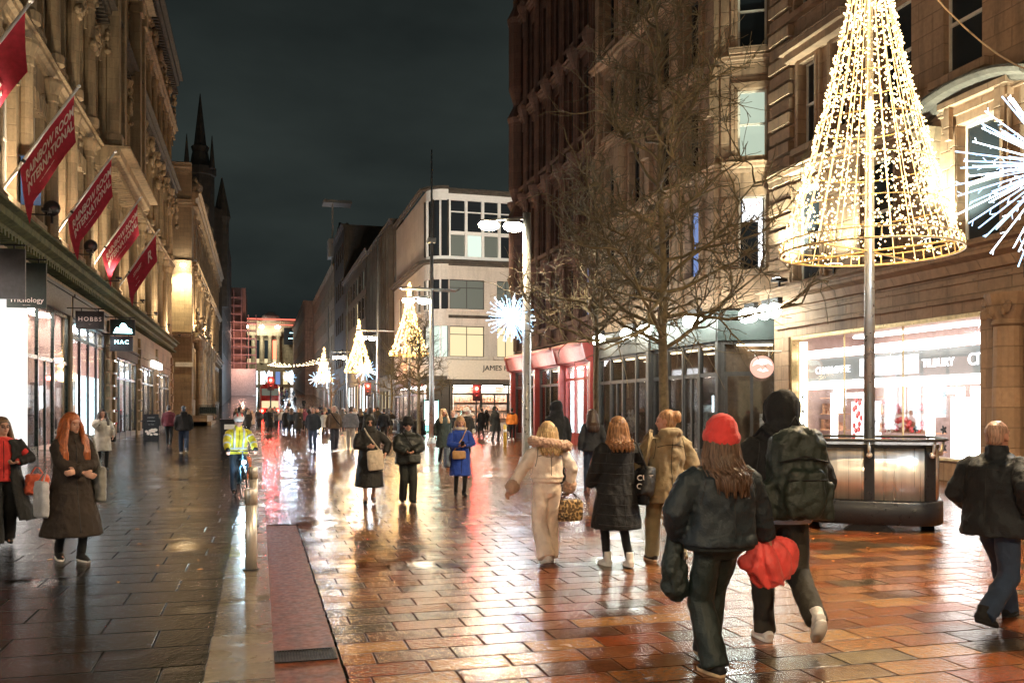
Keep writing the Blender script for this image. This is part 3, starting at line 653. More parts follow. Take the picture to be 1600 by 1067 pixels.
# uplights on the ledge of the ornate building, and shops behind the viewer
for i, (Y, en) in enumerate(((26, 900), (33, 900), (41, 900), (49, 900), (58.6, 450), (66, 900), (75, 900), (85, 900))):
    o = empty('ledge_floodlight', (-6.75, Y, 8.2), 0, 'slim floodlight on the mossy ledge of the ornate building, %s' % ('at the picture edge', 'by the second flag', 'by the third flag', 'by the fourth flag', 'by the farthest flag', 'past the farthest flag', 'near the far end', 'nearest the pilaster lamp')[i], 'floodlight', 'floodlights on the ledge of the ornate building')
    m = MB(); m.box(-.12, .12, -.2, .2, .06, .16); m.box(-.03, .03, -.03, .03, -.05, .06); m.box(-.7, .1, -.025, .025, -.06, -.02); m.build('housing', M['black'], o, world=False)
    l_ = lamp('SPOT', (0, 0, .25), en, (1, .82, .58), o, .2, None, R(150), .9, world=False); l_.rotation_euler = V((-.55, .15, 1)).to_track_quat('-Z', 'Y').to_euler()
BV = empty('shops_behind_viewer', (-9, -15, 0), 0, 'row of lit shops continuing the left side behind the viewer', 'building')
T = TL(XL); m = MB(T); wallgrid(m, 55, 0, 20, [(.5, 4.2, [(-38 + 6 * i, 4.4) for i in range(9)])], .4, -42); cornice(m, 55, 7.9, .8, .7, -42); m.build('wall', M['cream'], BV)
for i in range(9): m = MB(T); m.box(-40.2 + 6 * i, -35.8 + 6 * i, -.3, -.25, .5, 4.2); m.build('lit_shop_window', M['ledp'] if i % 2 else M['litw'], BV)

q = random.Random(77); m = MB()
for i in range(150):
    x, y = (q.uniform(-4.5, -.5), q.uniform(9, 34)) if i < 70 else (q.uniform(5, 13), q.uniform(9, 30)); a = q.uniform(0, 6.28); r_ = q.uniform(.02, .045)
    m.add([(x + r_ * cos(a), y + r_ * sin(a), .004), (x + r_ * .5 * cos(a + 1.6), y + r_ * .5 * sin(a + 1.6), .010), (x - r_ * cos(a), y - r_ * sin(a), .005), (x - r_ * .5 * cos(a + 1.6), y - r_ * .5 * sin(a + 1.6), .012)], [(0, 1, 2, 3)])
lv = m.build('fallen_leaves', M['leaf']); tag(lv, 'scattered fallen leaves on the wet paving', 'leaves', kind='stuff')
# ---------------------------------------------------------------- right side: stone building with the lit cosmetics shop
XR = 16.3
RA = empty('corner_shop_building', (XR, 17, 0), 0, 'brown sandstone building with banded quoins and a brilliantly lit cosmetics shop, right edge', 'building')
T = TR(XR); b1 = [24.5, 21.2, 17.6, 14.0, 10.4, 6.8]
m = MB(T)
wallgrid(m, 22.5, 5.4, 34, [(5.75, 8.6, [(u, 1.35) for u in b1]), (9.9, 12.5, [(24.5, .85), (22.9, .7)] + [(u, 1.25) for u in (20.6, 18.2, 14.0, 10.4, 6.8)]), (14.2, 17.2, [(u, 1.2) for u in b1]), (19, 22, [(u, 1.2) for u in b1])], .4, 4.0)
m.box(4.0, 17.0, -.4, 0, 0, 5.4) if False else None
m.box(25.5, 26.5, -.4, 0, 0, 5.39); m.box(4, 17.5, -.4, 0, 0, 5.39); m.box(17.5, 25.5, -.4, 0, 4.05, 5.39); m.box(17.5, 25.5, -.4, .05, 0, .5); m.box(26.08, 26.48, -1.2, -.402, 0, 34)
m.build('wall', M['brown'], RA)
for u in b1: window(RA, T, -pi / 2, u, 5.75, 1.35, 2.85, 'sash', 'hood' if u in (17.6, 14.0) else 'simple', 'litw' if u in (14.0,) else 'glass', 'frame', 'brown')
for u, w in [(24.5, .85), (22.9, .7)] + [(q, 1.25) for q in (20.6, 18.2, 14.0, 10.4, 6.8)]: window(RA, T, -pi / 2, u, 9.9, w, 2.6, 'grid' if u > 22 else 'sash', 'simple' if u > 22 else 'sill', 'glass', 'frame', 'brown')
for u in b1:
    window(RA, T, -pi / 2, u, 14.2, 1.2, 3, 'sash', 'simple', 'glass', 'frame', 'brown'); window(RA, T, -pi / 2, u, 19, 1.2, 3, 'sash', 'simple', 'glass', 'frame', 'brown')
m = MB(T); cornice(m, 22.5, 5.55, .75, .55, 4.0); cornice(m, 22.5, 9.35, .35, .4, 4.0); m.box(22.2, 25.4, .0, .55, 12.85, 13.1); m.box(22.3, 25.3, .0, .4, 12.62, 12.85); cornice(m, 22.5, 18.2, .5, .6, 4.0); cornice(m, 22.5, 34, .9, 1, 4.0)
m.box(4, 26.3, .002, .10, 4.35, 4.45); m.box(4, 26.3, .002, .07, 4.78, 4.84)
m.pieces('cornice', M['brown'], RA)
m = MB(T)
for k in range(62):
    z = 5.75 + k * .46; m.box(25.35, 26.52, .002, .16 + .05 * (k % 2), z, z + .34)
    if k % 2 == 0: m.box(22.0 - .35, 22.0, .002, .09, z, z + .34) if 5.7 < z < 9 else None
m.pieces('banded_quoin', M['brown'], RA, tol=.07)
m = MB(T)                       # scrolled corbel beside the right window
m.loft([(6.6, .06, .10, 19.2, .1), (6.9, .16, .2, 19.2, .12), (7.6, .24, .2, 19.2, .12), (8.3, .30, .22, 19.2, .14), (8.75, .33, .26, 19.2, .18)], 12, 4)
relief(m, 19.0, 19.4, 7.0, 8.5, 40, .085, 5, .34); m.build('carved_corbel', M['tan'], RA)
m = MB(T)
N_ = 40; vs = []; fs = []
for i in range(N_ + 1):
    a = i / N_; zc = 9.0 + .30 * sin(a * pi) ** .8 - .35 * max(0, a - .8) - .2 * max(0, .2 - a); vs += [(15.9 + 3.6 * a, w_, zc + z_) for w_, z_ in ((.0, -.12), (.22, -.10), (.30, .0), (.55, .04), (.62, .14), (.62, .2), (.0, .26))]
for i in range(N_):
    for k in range(7): fs.append((i * 7 + k, i * 7 + (k + 1) % 7, (i + 1) * 7 + (k + 1) % 7, (i + 1) * 7 + k))
m.add(vs, fs + [tuple(range(7)), tuple(N_ * 7 + k for k in range(7))]); m.build('curved_hood', M['soot'], RA)
m = MB(T)
for k, (a, r) in enumerate(((16.55, .34), (13.0, .34), (9, .34))):
    m.loft([(z, r * s_, r * s_, a, .25) for z, s_ in ((0, 1.3), (.4, 1.3), (.45, 1), (3.6, .88), (3.65, 1.05), (3.75, .9), (4.15, 1.35), (4.28, 1.45), (4.33, 1.45))], 16); relief(m, a - .4, a + .4, 3.78, 4.2, 18, .09, k, .58)
m.box(17.15, 17.5, .002, .12, .0, 4.05); m.box(25.5, 25.9, .002, .1, 0, 4.05)
m.pieces('column', M['brown'], RA)
text('I', 1.0, M['black'], RA, (XR - .08, 16.2, 4.85 + .1), ONRIGHT, ext=.05)
m = MB(T); m.box(4, 26.0, -9, -2.9, 0, 33.8); m.box(4, 26.0, -2.9, -.45, 4.25, 33.8); m.build('core', M['dark'], RA)
# shop interior
m = MB(T); m.box(17.5, 25.5, -2.9, -2.8, 0, 4.2); m.box(17.5, 25.5, -2.8, -.42, 4.1, 4.2); m.box(17.4, 17.5, -2.8, -.42, 0, 4.1); m.box(25.5, 25.6, -2.8, -.42, 0, 4.1); m.box(17.5, 25.5, -2.8, -.42, 0, .04); m.build('shop_walls', plain('rosy_shop_wall', (.42, .30, .27), .6, 0, .15), RA)
m = MB(T); m.box(17.5, 17.58, -.2, .03, .5, 4.05); m.box(25.42, 25.5, -.2, .03, .5, 4.05); m.box(17.58, 25.42, -.2, .03, 3.95, 4.05); m.box(17.58, 25.42, -.25, .12, .5, .56); m.box(20.4, 20.43, -.12, -.08, .56, 3.95); m.box(22.9, 22.93, -.12, -.08, .56, 3.95); m.build('shop_frame', M['gold'], RA)
m = MB(T); m.box(25.37, 25.41, -.5, -.25, .6, 3.9); m.build('edge_light', emit('edge_light', (1, .93, .62), 4), RA)
m = MB(T); m.box(17.6, 25.4, -.16, -.15, .56, 3.95); m.build('shop_glass', M['clear'], RA)
for z in (2.50, 3.46):
    m = MB(T); m.box(17.62, 25.3, -.42, -.30, z - .12, z + .12); m.build('led_tube', M['led'], RA)
m = MB(T); m.box(17.6, 25.3, -.60, -.5, 2.62, 3.32); m.build('header_panel', emit('grey_lit_header', (.72, .74, .68), .22), RA)
m = MB(T); m.box(20.3, 22.7, -.495, -.46, 2.72, 3.22); m.build('header_screen', M['ledp'], RA)
text('CHARLOTTE', .30, M['ledp'], RA, (XR + .45, 24.0, 2.95), ONRIGHT, ext=.015); text('TILBURY', .30, M['ledp'], RA, (XR + .45, 19.55, 2.95), ONRIGHT, ext=.015); text('CT', .42, M['ledp'], RA, (XR + .45, 18.3, 2.97), ONRIGHT, ext=.015, space=.55)
for a, b, top in ((18.95, 20.15, 2.32), (17.62, 18.6, 2.32), (22.6, 24.3, 2.25)):
    m = MB(T)
    m.box(a, a + .15, -.75, -.6, .06, top); m.box(b - .15, b, -.75, -.6, .06, top); m.box(a + .15, b - .15, -.75, -.6, top - .15, top); m.build('lit_arch', M['led'], RA)
    m = MB(T); m.box(a + .25, b - .2, -1.3, -1.2, .06, top - .25); m.build('lightbox', M['ledp'], RA)
m = MB(T); q = random.Random(4)
for i in range(70): m.ell((q.uniform(20.6, 22.3), q.uniform(-1.2, -.8), q.choice([.7, .8, 1.2, 1.3, 1.7, 1.9]) + q.uniform(-.05, .2)), (.07, .07, .09), None, 6, 4)
for i in range(24): m.ell((q.uniform(23.1, 23.9), -1.1, q.uniform(.7, 2.1)), (.09, .04, .09), None, 6, 4)
m.build('red_display', plain('red_goods', (.5, .04, .04), .4, 0, .3), RA)
m = MB(T)
for z in (.6, 1.1, 1.6, 2.1): m.box(20.3, 22.5, -1.4, -.9, z, z + .03); m.box(18.62, 18.92, -1.4, -.9, z, z + .03); m.box(24.4, 25.3, -1.4, -.9, z, z + .03)
for i in range(90):
    u = q.choice([q.uniform(20.3, 22.5), q.uniform(18.62, 18.9), q.uniform(24.4, 25.3)]); z = q.choice([.632, 1.132, 1.632]); m.box(u, u + q.uniform(.04, .12), -1.3, q.uniform(-1.1, -.95), z, z + q.uniform(.08, .32))
m.build('shelves', M['dis2'], RA)
m = MB(T)
for z in (.8, 1.25, 1.7, 2.15):
    for u in (25.15, 19.05, 20.05):
        for k in range(5): a = k * 2 * pi / 5; m.ell((u + .06 * cos(a), -.2 - .0, z + .06 * sin(a)), (.035, .008, .06), Matrix.Rotation(pi / 2 - a, 4, 'Y'), 6, 4)
m.build('window_stars', M['black'], RA)
text('MAGICAL', .26, M['white'], RA, (XR + .2, 21.35, 1.45), ONRIGHT, ext=.004); text('OFFERS', .2, M['white'], RA, (XR + .2, 21.35, 1.18), ONRIGHT, ext=.004)
m = MB(T); m.box(18, 25, -2.3, -1.9, 4.02, 4.06); m.build('ceiling_light', emit('shop_ceiling_strip', (1, .96, .92), 7), RA)
def flood(X, Y, z, tgt, en, c=(.93, 1.0, .78), lab='small black floodlight on the ledge above the lit shop, washing the stone wall', ang=100, glow=True):
    o = empty('floodlight', (X, Y, z), 0, lab, 'floodlight', 'floodlights on the ledges')
    m = MB(); m.box(-.2, .2, -.16, .16, .16, .26); m.box(-.03, .03, -.03, .03, 0, .16); m.build('housing', M['black'], o, world=False)
    if glow: m = MB(); m.box(-.16, .16, -.12, .12, .262, .275); m.build('lens', M['lampw'], o, world=False)
    d = V(tgt) - V((X, Y, z)); l = lamp('SPOT', V((0, 0, .34)), en, c, o, .12, None, R(ang), .8, world=False); l.rotation_euler = d.to_track_quat('-Z', 'Y').to_euler()
    return o
flood(15.55, 22.2, 5.56, (16.6, 24.0, 9.5), 500, lab='left black floodlight on the shop ledge behind the light cone pole'); flood(15.55, 25.0, 5.56, (16.6, 25.6, 9), 2400, lab='floodlight at the left end of the shop ledge, at the banded quoins', ang=72); flood(15.55, 18.3, 5.56, (16.8, 17.6, 9.5), 1500, lab='right black floodlight on the shop ledge, near the ice blue starburst'); flood(15.55, 14.0, 5.56, (16.8, 14.0, 9.5), 3000, lab='floodlight on the shop ledge at the right picture edge')

# ---- middle right building with the canted bay
RBd = empty('bay_window_building', (15.2, 34, 0), 0, 'brown stone building with a canted window bay, pubs below, behind the tall bare tree', 'building')
X3 = 15.2; T = TR(X3)
cu = V((-.864, .504, 0)); cw = V((-.504, -.864, 0)); TC = Matrix(((cu.x, cw.x, 0, 17.0), (cu.y, cw.y, 0, 27.0), (0, 0, 1, 0), (0, 0, 0, 1))); CL = 2.083
m = MB(TC); wallgrid(m, CL, 5.2, 34, [(6.5, 9.0, [(1.05, .9)]), (10.3, 12.6, [(1.05, .95)]), (14.0, 16.6, [(1.05, .95)]), (18, 21, [(1.05, .95)])], .4)
cornice(m, CL, 10.12, .3, .35); cornice(m, CL, 13.75, .12, .3)
for z0 in (5.4, 6.0, 6.6, 7.2, 7.8, 8.4, 9.0): m.box(1.58, CL - .02, .002, .07, z0, z0 + .5); m.box(.03, .5, .002, .07, z0, z0 + .5)
m.build('bay_wall', M['brown'], RBd)
for s, h, p, st in ((6.5, 2.5, 'glass', 'plain'), (10.3, 2.3, 'blind', 'sash'), (14, 2.6, 'glass', 'sash'), (18, 3, 'glass', 'sash')): window(RBd, TC, R(-30.3), 1.05, s, .9 if s < 7 else .95, h, st, 'sill' if s < 7 else 'simple' if s > 10.2 else None, p, 'frame', 'brown')
m = MB(TC); m.box(.72, 1.38, -.19, -.175, 8.15, 8.92); m.box(.72, .85, -.19, -.175, 6.6, 8.14); m.build('window_poster', M['ledp'], RBd)
text('GIANT', .2, plain('red_lettering', (.5, .03, .03), .5), RBd, TC @ V((1.05, -.165, 8.72)), rotm(pi / 2, R(-30.3)))
b3 = [30, 32.4, 35.2, 38]
m = MB(T); wallgrid(m, 11.95, 5.2, 34, [(6.5, 9.0, [(u, 1.1) for u in b3]), (10.3, 12.6, [(u, 1.1) for u in b3]), (14.0, 16.6, [(u, 1.1) for u in b3]), (18, 21, [(u, 1.1) for u in b3])], .4, 28.05)
cornice(m, 11.95, 10.12, .3, .35, 28.05); cornice(m, 11.95, 13.75, .2, .3, 28.05); cornice(m, 11.95, 17.5, .4, .5, 28.05)
for u in (28.4, 31.2, 33.8, 36.6, 39.4):
    m.box(u - .22, u + .22, .002, .2, 5.3, 33); m.box(u - .3, u + .3, .002, .32, 13.2, 13.44); m.box(u - .28, u + .28, .205, .4, 11.8, 13.19)
m.build('wall', M['brown'], RBd)
for k, (s, h) in enumerate(((6.5, 2.5), (10.3, 2.3), (14, 2.6), (18, 3))):
    for i, u in enumerate(b3): window(RBd, T, -pi / 2, u, s, 1.1, h, 'sash', 'simple', 'litb' if (k == 0 and i in (0,)) else 'glass', 'dframe', 'brown')
m = MB(); m.prism([(17.3, 27.4), (15.6, 28.4), (15.62, 40), (24, 40), (24, 27.4)], 5.1, 33.8); m.build('core', M['dark'], RBd)
# pubs at street level
shopfront(RBd, T, 0, 28.3, 33.6, 5.1, 'dframe', 'publight', 4, 2.9, fascia='signgreen', seed=21, inner='shopd', door=(1,), fz=4.1)
shopfront(RBd, T, 0, 33.9, 39.6, 5.1, 'dframe', 'publight', 4, 2.9, fascia='dark', seed=23, inner='shopd', door=(2,), fz=4.1)
shopfront(RBd, TC, 0, .1, CL - .05, 5.1, 'dframe', 'publight', 1, 2.9, fascia='signgreen', seed=29, inner='shopd', fz=4.1, door=(0,), depth=1.6)
m = MB(T); m.box(33.62, 33.88, -.2, .2, 0, 5.1); m.box(39.65, 40.0, -.2, .15, 0, 5.1); m.box(28.06, 28.25, -.2, .12, 0, 5.1); m.pieces('pub_pilaster', M['dframe'], RBd)
m = MB(T); m.box(29.4, 29.9, -1.6, -1.55, 2.55, 2.75); m.box(30.0, 30.3, -1.6, -1.55, 2.5, 2.6); m.build('neon_sign', M['redglow'], RBd)
m = MB(T)
for i in range(9): m.box(28.7 + i * 1.15, 28.75 + i * 1.15, -1.9, -1.86, 1.6 + (i % 3) * .3, 2.3 + (i % 3) * .3)
m.build('back_bar_lights', M['bluebox'], RBd)
q = random.Random(6)
for i in range(26):
    u = q.uniform(28.5, 39.4)
    if abs(u - 33.75) < .35: continue
    m = MB(T); z = q.uniform(.9, 2.6); m.box(u, u + q.uniform(.12, .6), -2.56, -2.5, z, z + q.uniform(.1, .7)); m.build('bar_screen' if i % 3 == 0 else 'bar_light', M[q.choice(['bluebox', 'litw', 'litw', 'publight', 'ledp', 'redglow'])], RBd)
for i, (lx, u, wd) in enumerate(((15.6, 25.5, .95), (15.6, 26.75, .6), (14.65, 28.9, .8), (14.65, 33.0, .7), (14.65, 34.6, .9), (14.65, 38.0, .6))):
    o = empty('fascia_lamp', (lx, u, 5.05), 0, 'bright white trough lamp over the pub fascia, number %s from the oval sign' % ('one', 'two', 'three', 'four', 'five', 'six')[i] if False else ('bright lamp over the pub fascia nearest the oval sign', 'second bright fascia lamp from the oval sign', 'third bright fascia lamp from the oval sign, right of the trunk', 'bright fascia lamp just left of the big tree trunk', 'paired fascia lamp left of the big tree trunk', 'fascia lamp farthest left, by the small trunk')[i], 'lamp', 'lamps over the pub fascia')
    m = MB(); m.box(-.09, .09, -wd / 2, wd / 2, 0, .2); m.build('housing', M['black'], o, world=False); m = MB(); [m.ell((-.1, y_, -.20), (.24, .24, .24)) for y_ in (-wd * .27, wd * .27)]; m.pieces('globe', M['lampw'], o, world=False)
    m = MB(); m.tube([(0, 0, .1), (.72, 0, .15)], .02, 5); m.build('arm', M['black'], o, world=False)
    lamp('POINT', (-1.3, 0, .0), 75, (.92, 1, .9), o, .15, world=False)
ov = empty('oval_pub_sign', (15.55, 26.0, 3.12), 0, 'pink and cream oval sign hanging from a bracket by the lit shop', 'sign')
m = MB(); m.loft([(-.03, .42, .36), (.03, .42, .36)], 24); m.v = [(x, z, y) for x, y, z in m.v]; m.build('panel', emit('oval_sign_face', (1, .50, .38), .62), ov, world=False)
m = MB()
m.add([(x, -.036, z) for x, z in [(-.36, .02), (-.2, .10), (0, .05), (.2, .12), (.36, .04), (.30, .17), (.15, .25), (-.15, .25), (-.3, .16)]], [tuple(range(9))])
m.add([(x, -.036, z) for x, z in [(-.2, -.1), (-.08, -.04), (.0, -.1), (.1, -.03), (.22, -.12), (.02, -.16)]], [tuple(range(6))]); m.build('emblem', emit('oval_sign_mark', (1, .95, .85), 1.1), ov, world=False)
m = MB(); m.tube([(-.5, 0, .52), (.78, 0, .52)], .022, 6); m.tube([(-.25, 0, .33), (-.25, 0, .52)], .01, 5); m.tube([(.25, 0, .33), (.25, 0, .52)], .01, 5); m.build('bracket', M['white'], ov, world=False)

# ---- far red gothic building
RC = empty('red_gothic_building', (X3, 47, 0), 0, 'tall dark red sandstone building with slim shafts, red shopfront below, behind the bare trees', 'building')
b4 = [41.2, 43.4, 45.6, 47.8, 50.0, 52.2]
m = MB(T); wallgrid(m, 14, 5.2, 36, [(6.2, 8.8, [(u, 1.1) for u in b4]), (10.3, 13.4, [(u, 1.0) for u in b4]), (15, 18.4, [(u, 1.0) for u in b4]), (20, 24, [(u, .9) for u in b4]), (26, 29.5, [(u, .9) for u in b4])], .45, 40)
for z in (9.6, 14.2, 19.3, 25.2, 31): cornice(m, 14, z, .35, .4, 40)
m.build('wall', M['red'], RC)
for k, (s, h, w) in enumerate(((6.2, 2.6, 1.1), (10.3, 3.1, 1.0), (15, 3.4, 1.0), (20, 4, .9), (26, 3.5, .9))):
    for i, u in enumerate(b4): window(RC, T, -pi / 2, u, s, w, h, 'sash', 'sill', 'litb' if (k == 0 and i in (0, 3)) or (k == 1 and i == 5) else 'glass', 'dframe', 'red')
m = MB(T)
for u in [40.1, 42.3, 44.5, 46.7, 48.9, 51.1, 53.3]:
    for du in (-.25, 0, .25): m.tube([(u + du, .16, 5.3), (u + du, .16, 30)], .09, 6)
    m.loft([(30, .4, .3, u, .2), (31, .5, .45, u, .25), (36, .3, .3, u, .2), (39, .05, .05, u, .2)], 6)
    for z in (9.7, 14.3, 19.4, 25.3): m.loft([(z - .9, .1, .1, u, .2), (z - .2, .45, .42, u, .25), (z, .5, .45, u, .25)], 8)
for z in (9.0, 15, 21):       # corner oriel seen against the sky
    m.loft([(z - 1.4, .15, .15, 53.1, .0), (z, .62, .60, 53.1, .05), (z + 4, .62, .6, 53.1, .05), (z + 4.3, .75, .7, 53.1, .05), (z + 5.4, .2, .2, 53.1, .0)], 8)
m.build('shafts', M['red'], RC)
m = MB(); m.box(X3 + .46, 24, 40, 53.55, 5.1, 35.8); m.build('core', M['dark'], RC); m = MB(TF(54.02, X3)); m.T = Matrix(((1, 0, 0, X3), (0, 1, 0, 54.02), (0, 0, 1, 0), (0, 0, 0, 1))); m.box(0, 9, -.47, 0, 5.0, 35.9); m.build('end_wall', M['red'], RC)
shopfront(RC, T, 0, 40.2, 44.4, 5.1, 'redp', 'shopcool', 3, 3.2, fascia='pinkp', seed=31, fz=4.0, door=(0,), stall=.6, poster=[(42.4, .4, .6, 3.6, 'bluebox'), (43.5, .5, .6, 3.6, 'bluebox')])
shopfront(RC, T, 0, 45.0, 48.8, 5.0, 'dframe', 'publight', 2, 3.0, fascia='pinkp', seed=33, fz=4.0, door=(1,), inner='shopd'); shopfront(RC, T, 0, 49.2, 53.8, 4.95, 'dframe', 'publight', 2, 3.0, fascia='pinkp', seed=35, fz=4.0, inner='shopd')
m = MB(T)
for u in (40.0, 44.45, 48.85, 53.85): m.box(u, u + .3, -.3, .3, 0, 4.0); m.profile([(.14, 3.95), (.5, 4.1), (.7, 4.9), (.14, 5.05)], u + .02, u + .28)
m.pieces('red_pier', M['redp'], RC)
m = MB(T)
for a, b in ((40.32, 44.42), (44.8, 48.8), (49.2, 53.8)): m.profile([(.26, 4.05), (.42, 4.1), (.62, 4.75), (.78, 4.85), (.78, 4.95), (.26, 5.0)], a, b)
m.build('sloping_fascia', M['pinkp'], RC)
for u in (42.3, 46.9, 51.5): lamp('AREA', (X3 - 1.2, u, 4.2), 32, (1, .9, .85), RC, target=(X3 - .6, u, 4.6)).data.size = 1.2
for s, c, tgt in ((26.5, 0, 0),): pass

# ---- corner building beyond the cross street
XJ, YJ = 13.5, 75.0
J = empty('rounded_corner_building', (20, 80, 0), 0, 'pale rounded corner block with a glazed top floor and JAMES PRINGLE shop sign', 'building')
T = TF(YJ, XJ + 1.8); LJ = 18
wa = [(1.6, 3.0), (5.0, 1.6), (9.3, 3.0), (13.5, 3.0)]
m = MB(T); wallgrid(m, LJ, 4.6, 14.0, [(6.2, 8.8, wa), (10.2, 12.7, wa)], .4); m.build('wall', M['pale'], J)
for i, (u, w) in enumerate(wa):
    window(J, T, 0, u, 6.2, w, 2.6, 'double', 'sill', 'litw' if i in (0, 1) else 'lit' , 'dframe', 'pale'); window(J, T, 0, u, 10.2, w, 2.5, 'double', 'sill', 'litdim' if i != 2 else 'glass', 'dframe', 'pale')
m = MB(T); cornice(m, LJ, 14.3, .6, .45); cornice(m, LJ, 9.7, .15, .25); cornice(m, LJ, 20.3, .3, .4); m.build('ledges', M['soot'], J)
m = MB(T); m.box(0, LJ, -.4, -.2, 14.3, 14.7); m.box(0, LJ, -.4, -.2, 19.4, 20.3); m.box(0, LJ, -.4, -.22, 16.5, 16.8)
for i in range(13): m.box(i * 1.45, i * 1.45 + .22, -.45, -.1, 14.7, 19.4)
for i in range(12): m.box(i * 1.45 + .22, (i + 1) * 1.45, -.36, -.3, 18.4, 18.5)
m.build('top_floor_mullions', M['white'], J)
for i in range(12):
    for k, (z0, z1) in enumerate(((14.7, 16.5), (16.8, 19.4))):
        m = MB(T); m.box(i * 1.45 + .22, (i + 1) * 1.45, -.40, -.38, z0, z1); o = m.build('pane', M[('litdim' if i in (0, 2, 7) else 'lit') if (k == 0 and i in (0, 1, 2, 4, 5, 7, 8)) else 'glass'], J); o.name = 'top_floor_pane'
# rounded corner
def arc(cx, cy, r, a0, a1, n): return [(cx + r * cos(a0 + (a1 - a0) * i / n), cy + r * sin(a0 + (a1 - a0) * i / n)) for i in range(n + 1)]
cxj, cyj, rj = XJ + 1.8, YJ + 1.8, 1.8
def corner(z0, z1, r, name, mat, th=.35):
    m = MB(); o = arc(cxj, cyj, r, pi, 1.5 * pi, 10); i_ = arc(cxj, cyj, r - th, pi, 1.5 * pi, 10); m.prism(o + i_[::-1], z0, z1); return m.build(name, mat, J)
corner(4.6, 6.2, rj, 'corner_wall', M['pale']); corner(8.8, 10.2, rj, 'corner_wall', M['pale']); corner(12.7, 14.0, rj, 'corner_wall', M['pale']); corner(14.02, 14.3, rj + .55, 'corner_ledge', M['soot'], .9); corner(14.31, 14.7, rj - .2, 'corner_wall', M['white']); corner(19.4, 20.3, rj - .2, 'corner_wall', M['white']); corner(20.31, 20.5, rj + .2, 'corner_ledge', M['soot'], .6)
corner(6.2, 8.8, rj - .25, 'corner_pane', M['lit'], .03); corner(10.2, 12.7, rj - .25, 'corner_pane', M['glass'], .03); corner(14.7, 19.4, rj - .35, 'corner_pane', M['glass'], .03)
for k in range(5):
    a = pi + k * pi / 8; p = V((cxj + (rj - .12) * cos(a), cyj + (rj - .12) * sin(a), 0))
    m = MB(); m.tube([p + V((0, 0, 6.2)), p + V((0, 0, 8.8))], .08, 4); m.tube([p + V((0, 0, 10.2)), p + V((0, 0, 12.7))], .08, 4); m.tube([p + V((0, 0, 14.7)), p + V((0, 0, 19.4))], .09, 4); m.pieces('corner_mullion', M['white' if k % 2 else 'dframe'], J)
T2 = TR(XJ, YJ + 1.8); m = MB(T2); wallgrid(m, 17.4, 4.6, 14.0, [(6.2, 8.8, [(2.5 + 3.6 * i, 2) for i in range(4)]), (10.2, 12.7, [(2.5 + 3.6 * i, 2) for i in range(4)])], .4); m.box(0, 17.4, -.6, -.2, 14.3, 20.3); m.build('street_wall', M['pale'], J)
m = MB(T2); cornice(m, 17.4, 14.3, .55, .3); cornice(m, 17.4, 20.6, .3, .3); m.build('street_ledge', M['soot'], J)
for i in range(4): window(J, T2, -pi / 2, 2.5 + 3.6 * i, 6.2, 2, 2.6, 'double', 'sill', 'glass', 'dframe', 'pale'); window(J, T2, -pi / 2, 2.5 + 3.6 * i, 10.2, 2, 2.5, 'double', 'sill', 'litdim' if i == 1 else 'glass', 'dframe', 'pale')
m = MB(); m.box(XJ + .61, 33, YJ + 1.8, 94.2, 4.5, 20.2); m.box(XJ + 1.8, 33, YJ + .46, YJ + 1.8, 4.5, 20.2); m.build('core', M['dark'], J)
m = MB(T); m.box(-.1, LJ, .0, .35, 4.3, 5.9); m.build('sign_band', plain('cream_sign_band', (.62, .54, .44), .5, 0, .08), J)
text('JAMES PRINGLE', .62, M['black'], J, (XJ + 1.8 + 5.0, YJ - .38, 5.25), FRONT, ext=.03)
text('------- -- --------', .22, M['black'], J, (XJ + 1.8 + 5.6, YJ - .38, 4.62), FRONT, ext=.02)
M['shopd2'] = plain('dim_shop_wall', (.25, .2, .16), .6, 0, .3)
shopfront(J, T, 0, .3, 17.6, 4.55, 'dframe', 'shoplight', 7, 3.0, fascia='dark', seed=41, fz=3.9, inner='shopd2', door=(1, 4), depth=3)
m = MB(); m.box(XJ + .3, XJ + 1.9, YJ + .2, YJ + 1.9, 0, 4.6); m.build('corner_pier', M['dark'], J)
shopfront(J, TR(XJ, YJ), 0, 2.2, 18.8, 4.55, 'dframe', 'shoplight', 6, 3.0, fascia='dark', seed=43, fz=3.9)

# ---- farther right-hand blocks
def block(name, label, X, y0, y1, z1, mat, rows, pitch, w, lit, fm='dframe', top=None, side_face=True, seed=1, xin=12, glit=None):
    o = empty(name, (X, (y0 + y1) / 2, 0), 0, label, 'building'); q = random.Random(seed); T = TR(X)
    n = int((y1 - y0 - 1) / pitch); us = [y0 + .5 + pitch * (i + .5) for i in range(n)]
    m = MB(T); wallgrid(m, y1 - y0, 0, z1, [(s, s + h, [(u, w) for u in us]) for s, h in rows], .4, y0); cornice(m, y1 - y0, z1, .5, .6, y0); m.build('wall', M[mat], o)
    for s, h in rows:
        for u in us: window(o, T, -pi / 2, u, s, w, h, 'sash' if s > 1 else 'double', None, (glit if glit and s < 1 else lit)[int(q.random() * len(glit if glit and s < 1 else lit))], fm, mat)
    m = MB(); m.box(X + .42, X + xin, y0, y1, -1, z1 - .1)
    m.build('core', M[mat], o)
    return o
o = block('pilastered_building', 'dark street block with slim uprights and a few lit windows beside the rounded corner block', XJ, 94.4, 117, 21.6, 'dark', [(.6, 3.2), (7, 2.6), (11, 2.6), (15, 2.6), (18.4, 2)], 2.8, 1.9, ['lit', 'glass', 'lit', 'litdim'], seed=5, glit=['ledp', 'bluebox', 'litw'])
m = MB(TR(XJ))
for i in range(14): m.box(95 + i * 1.6, 95.25 + i * 1.6, .0, .5, 5.5, 21)
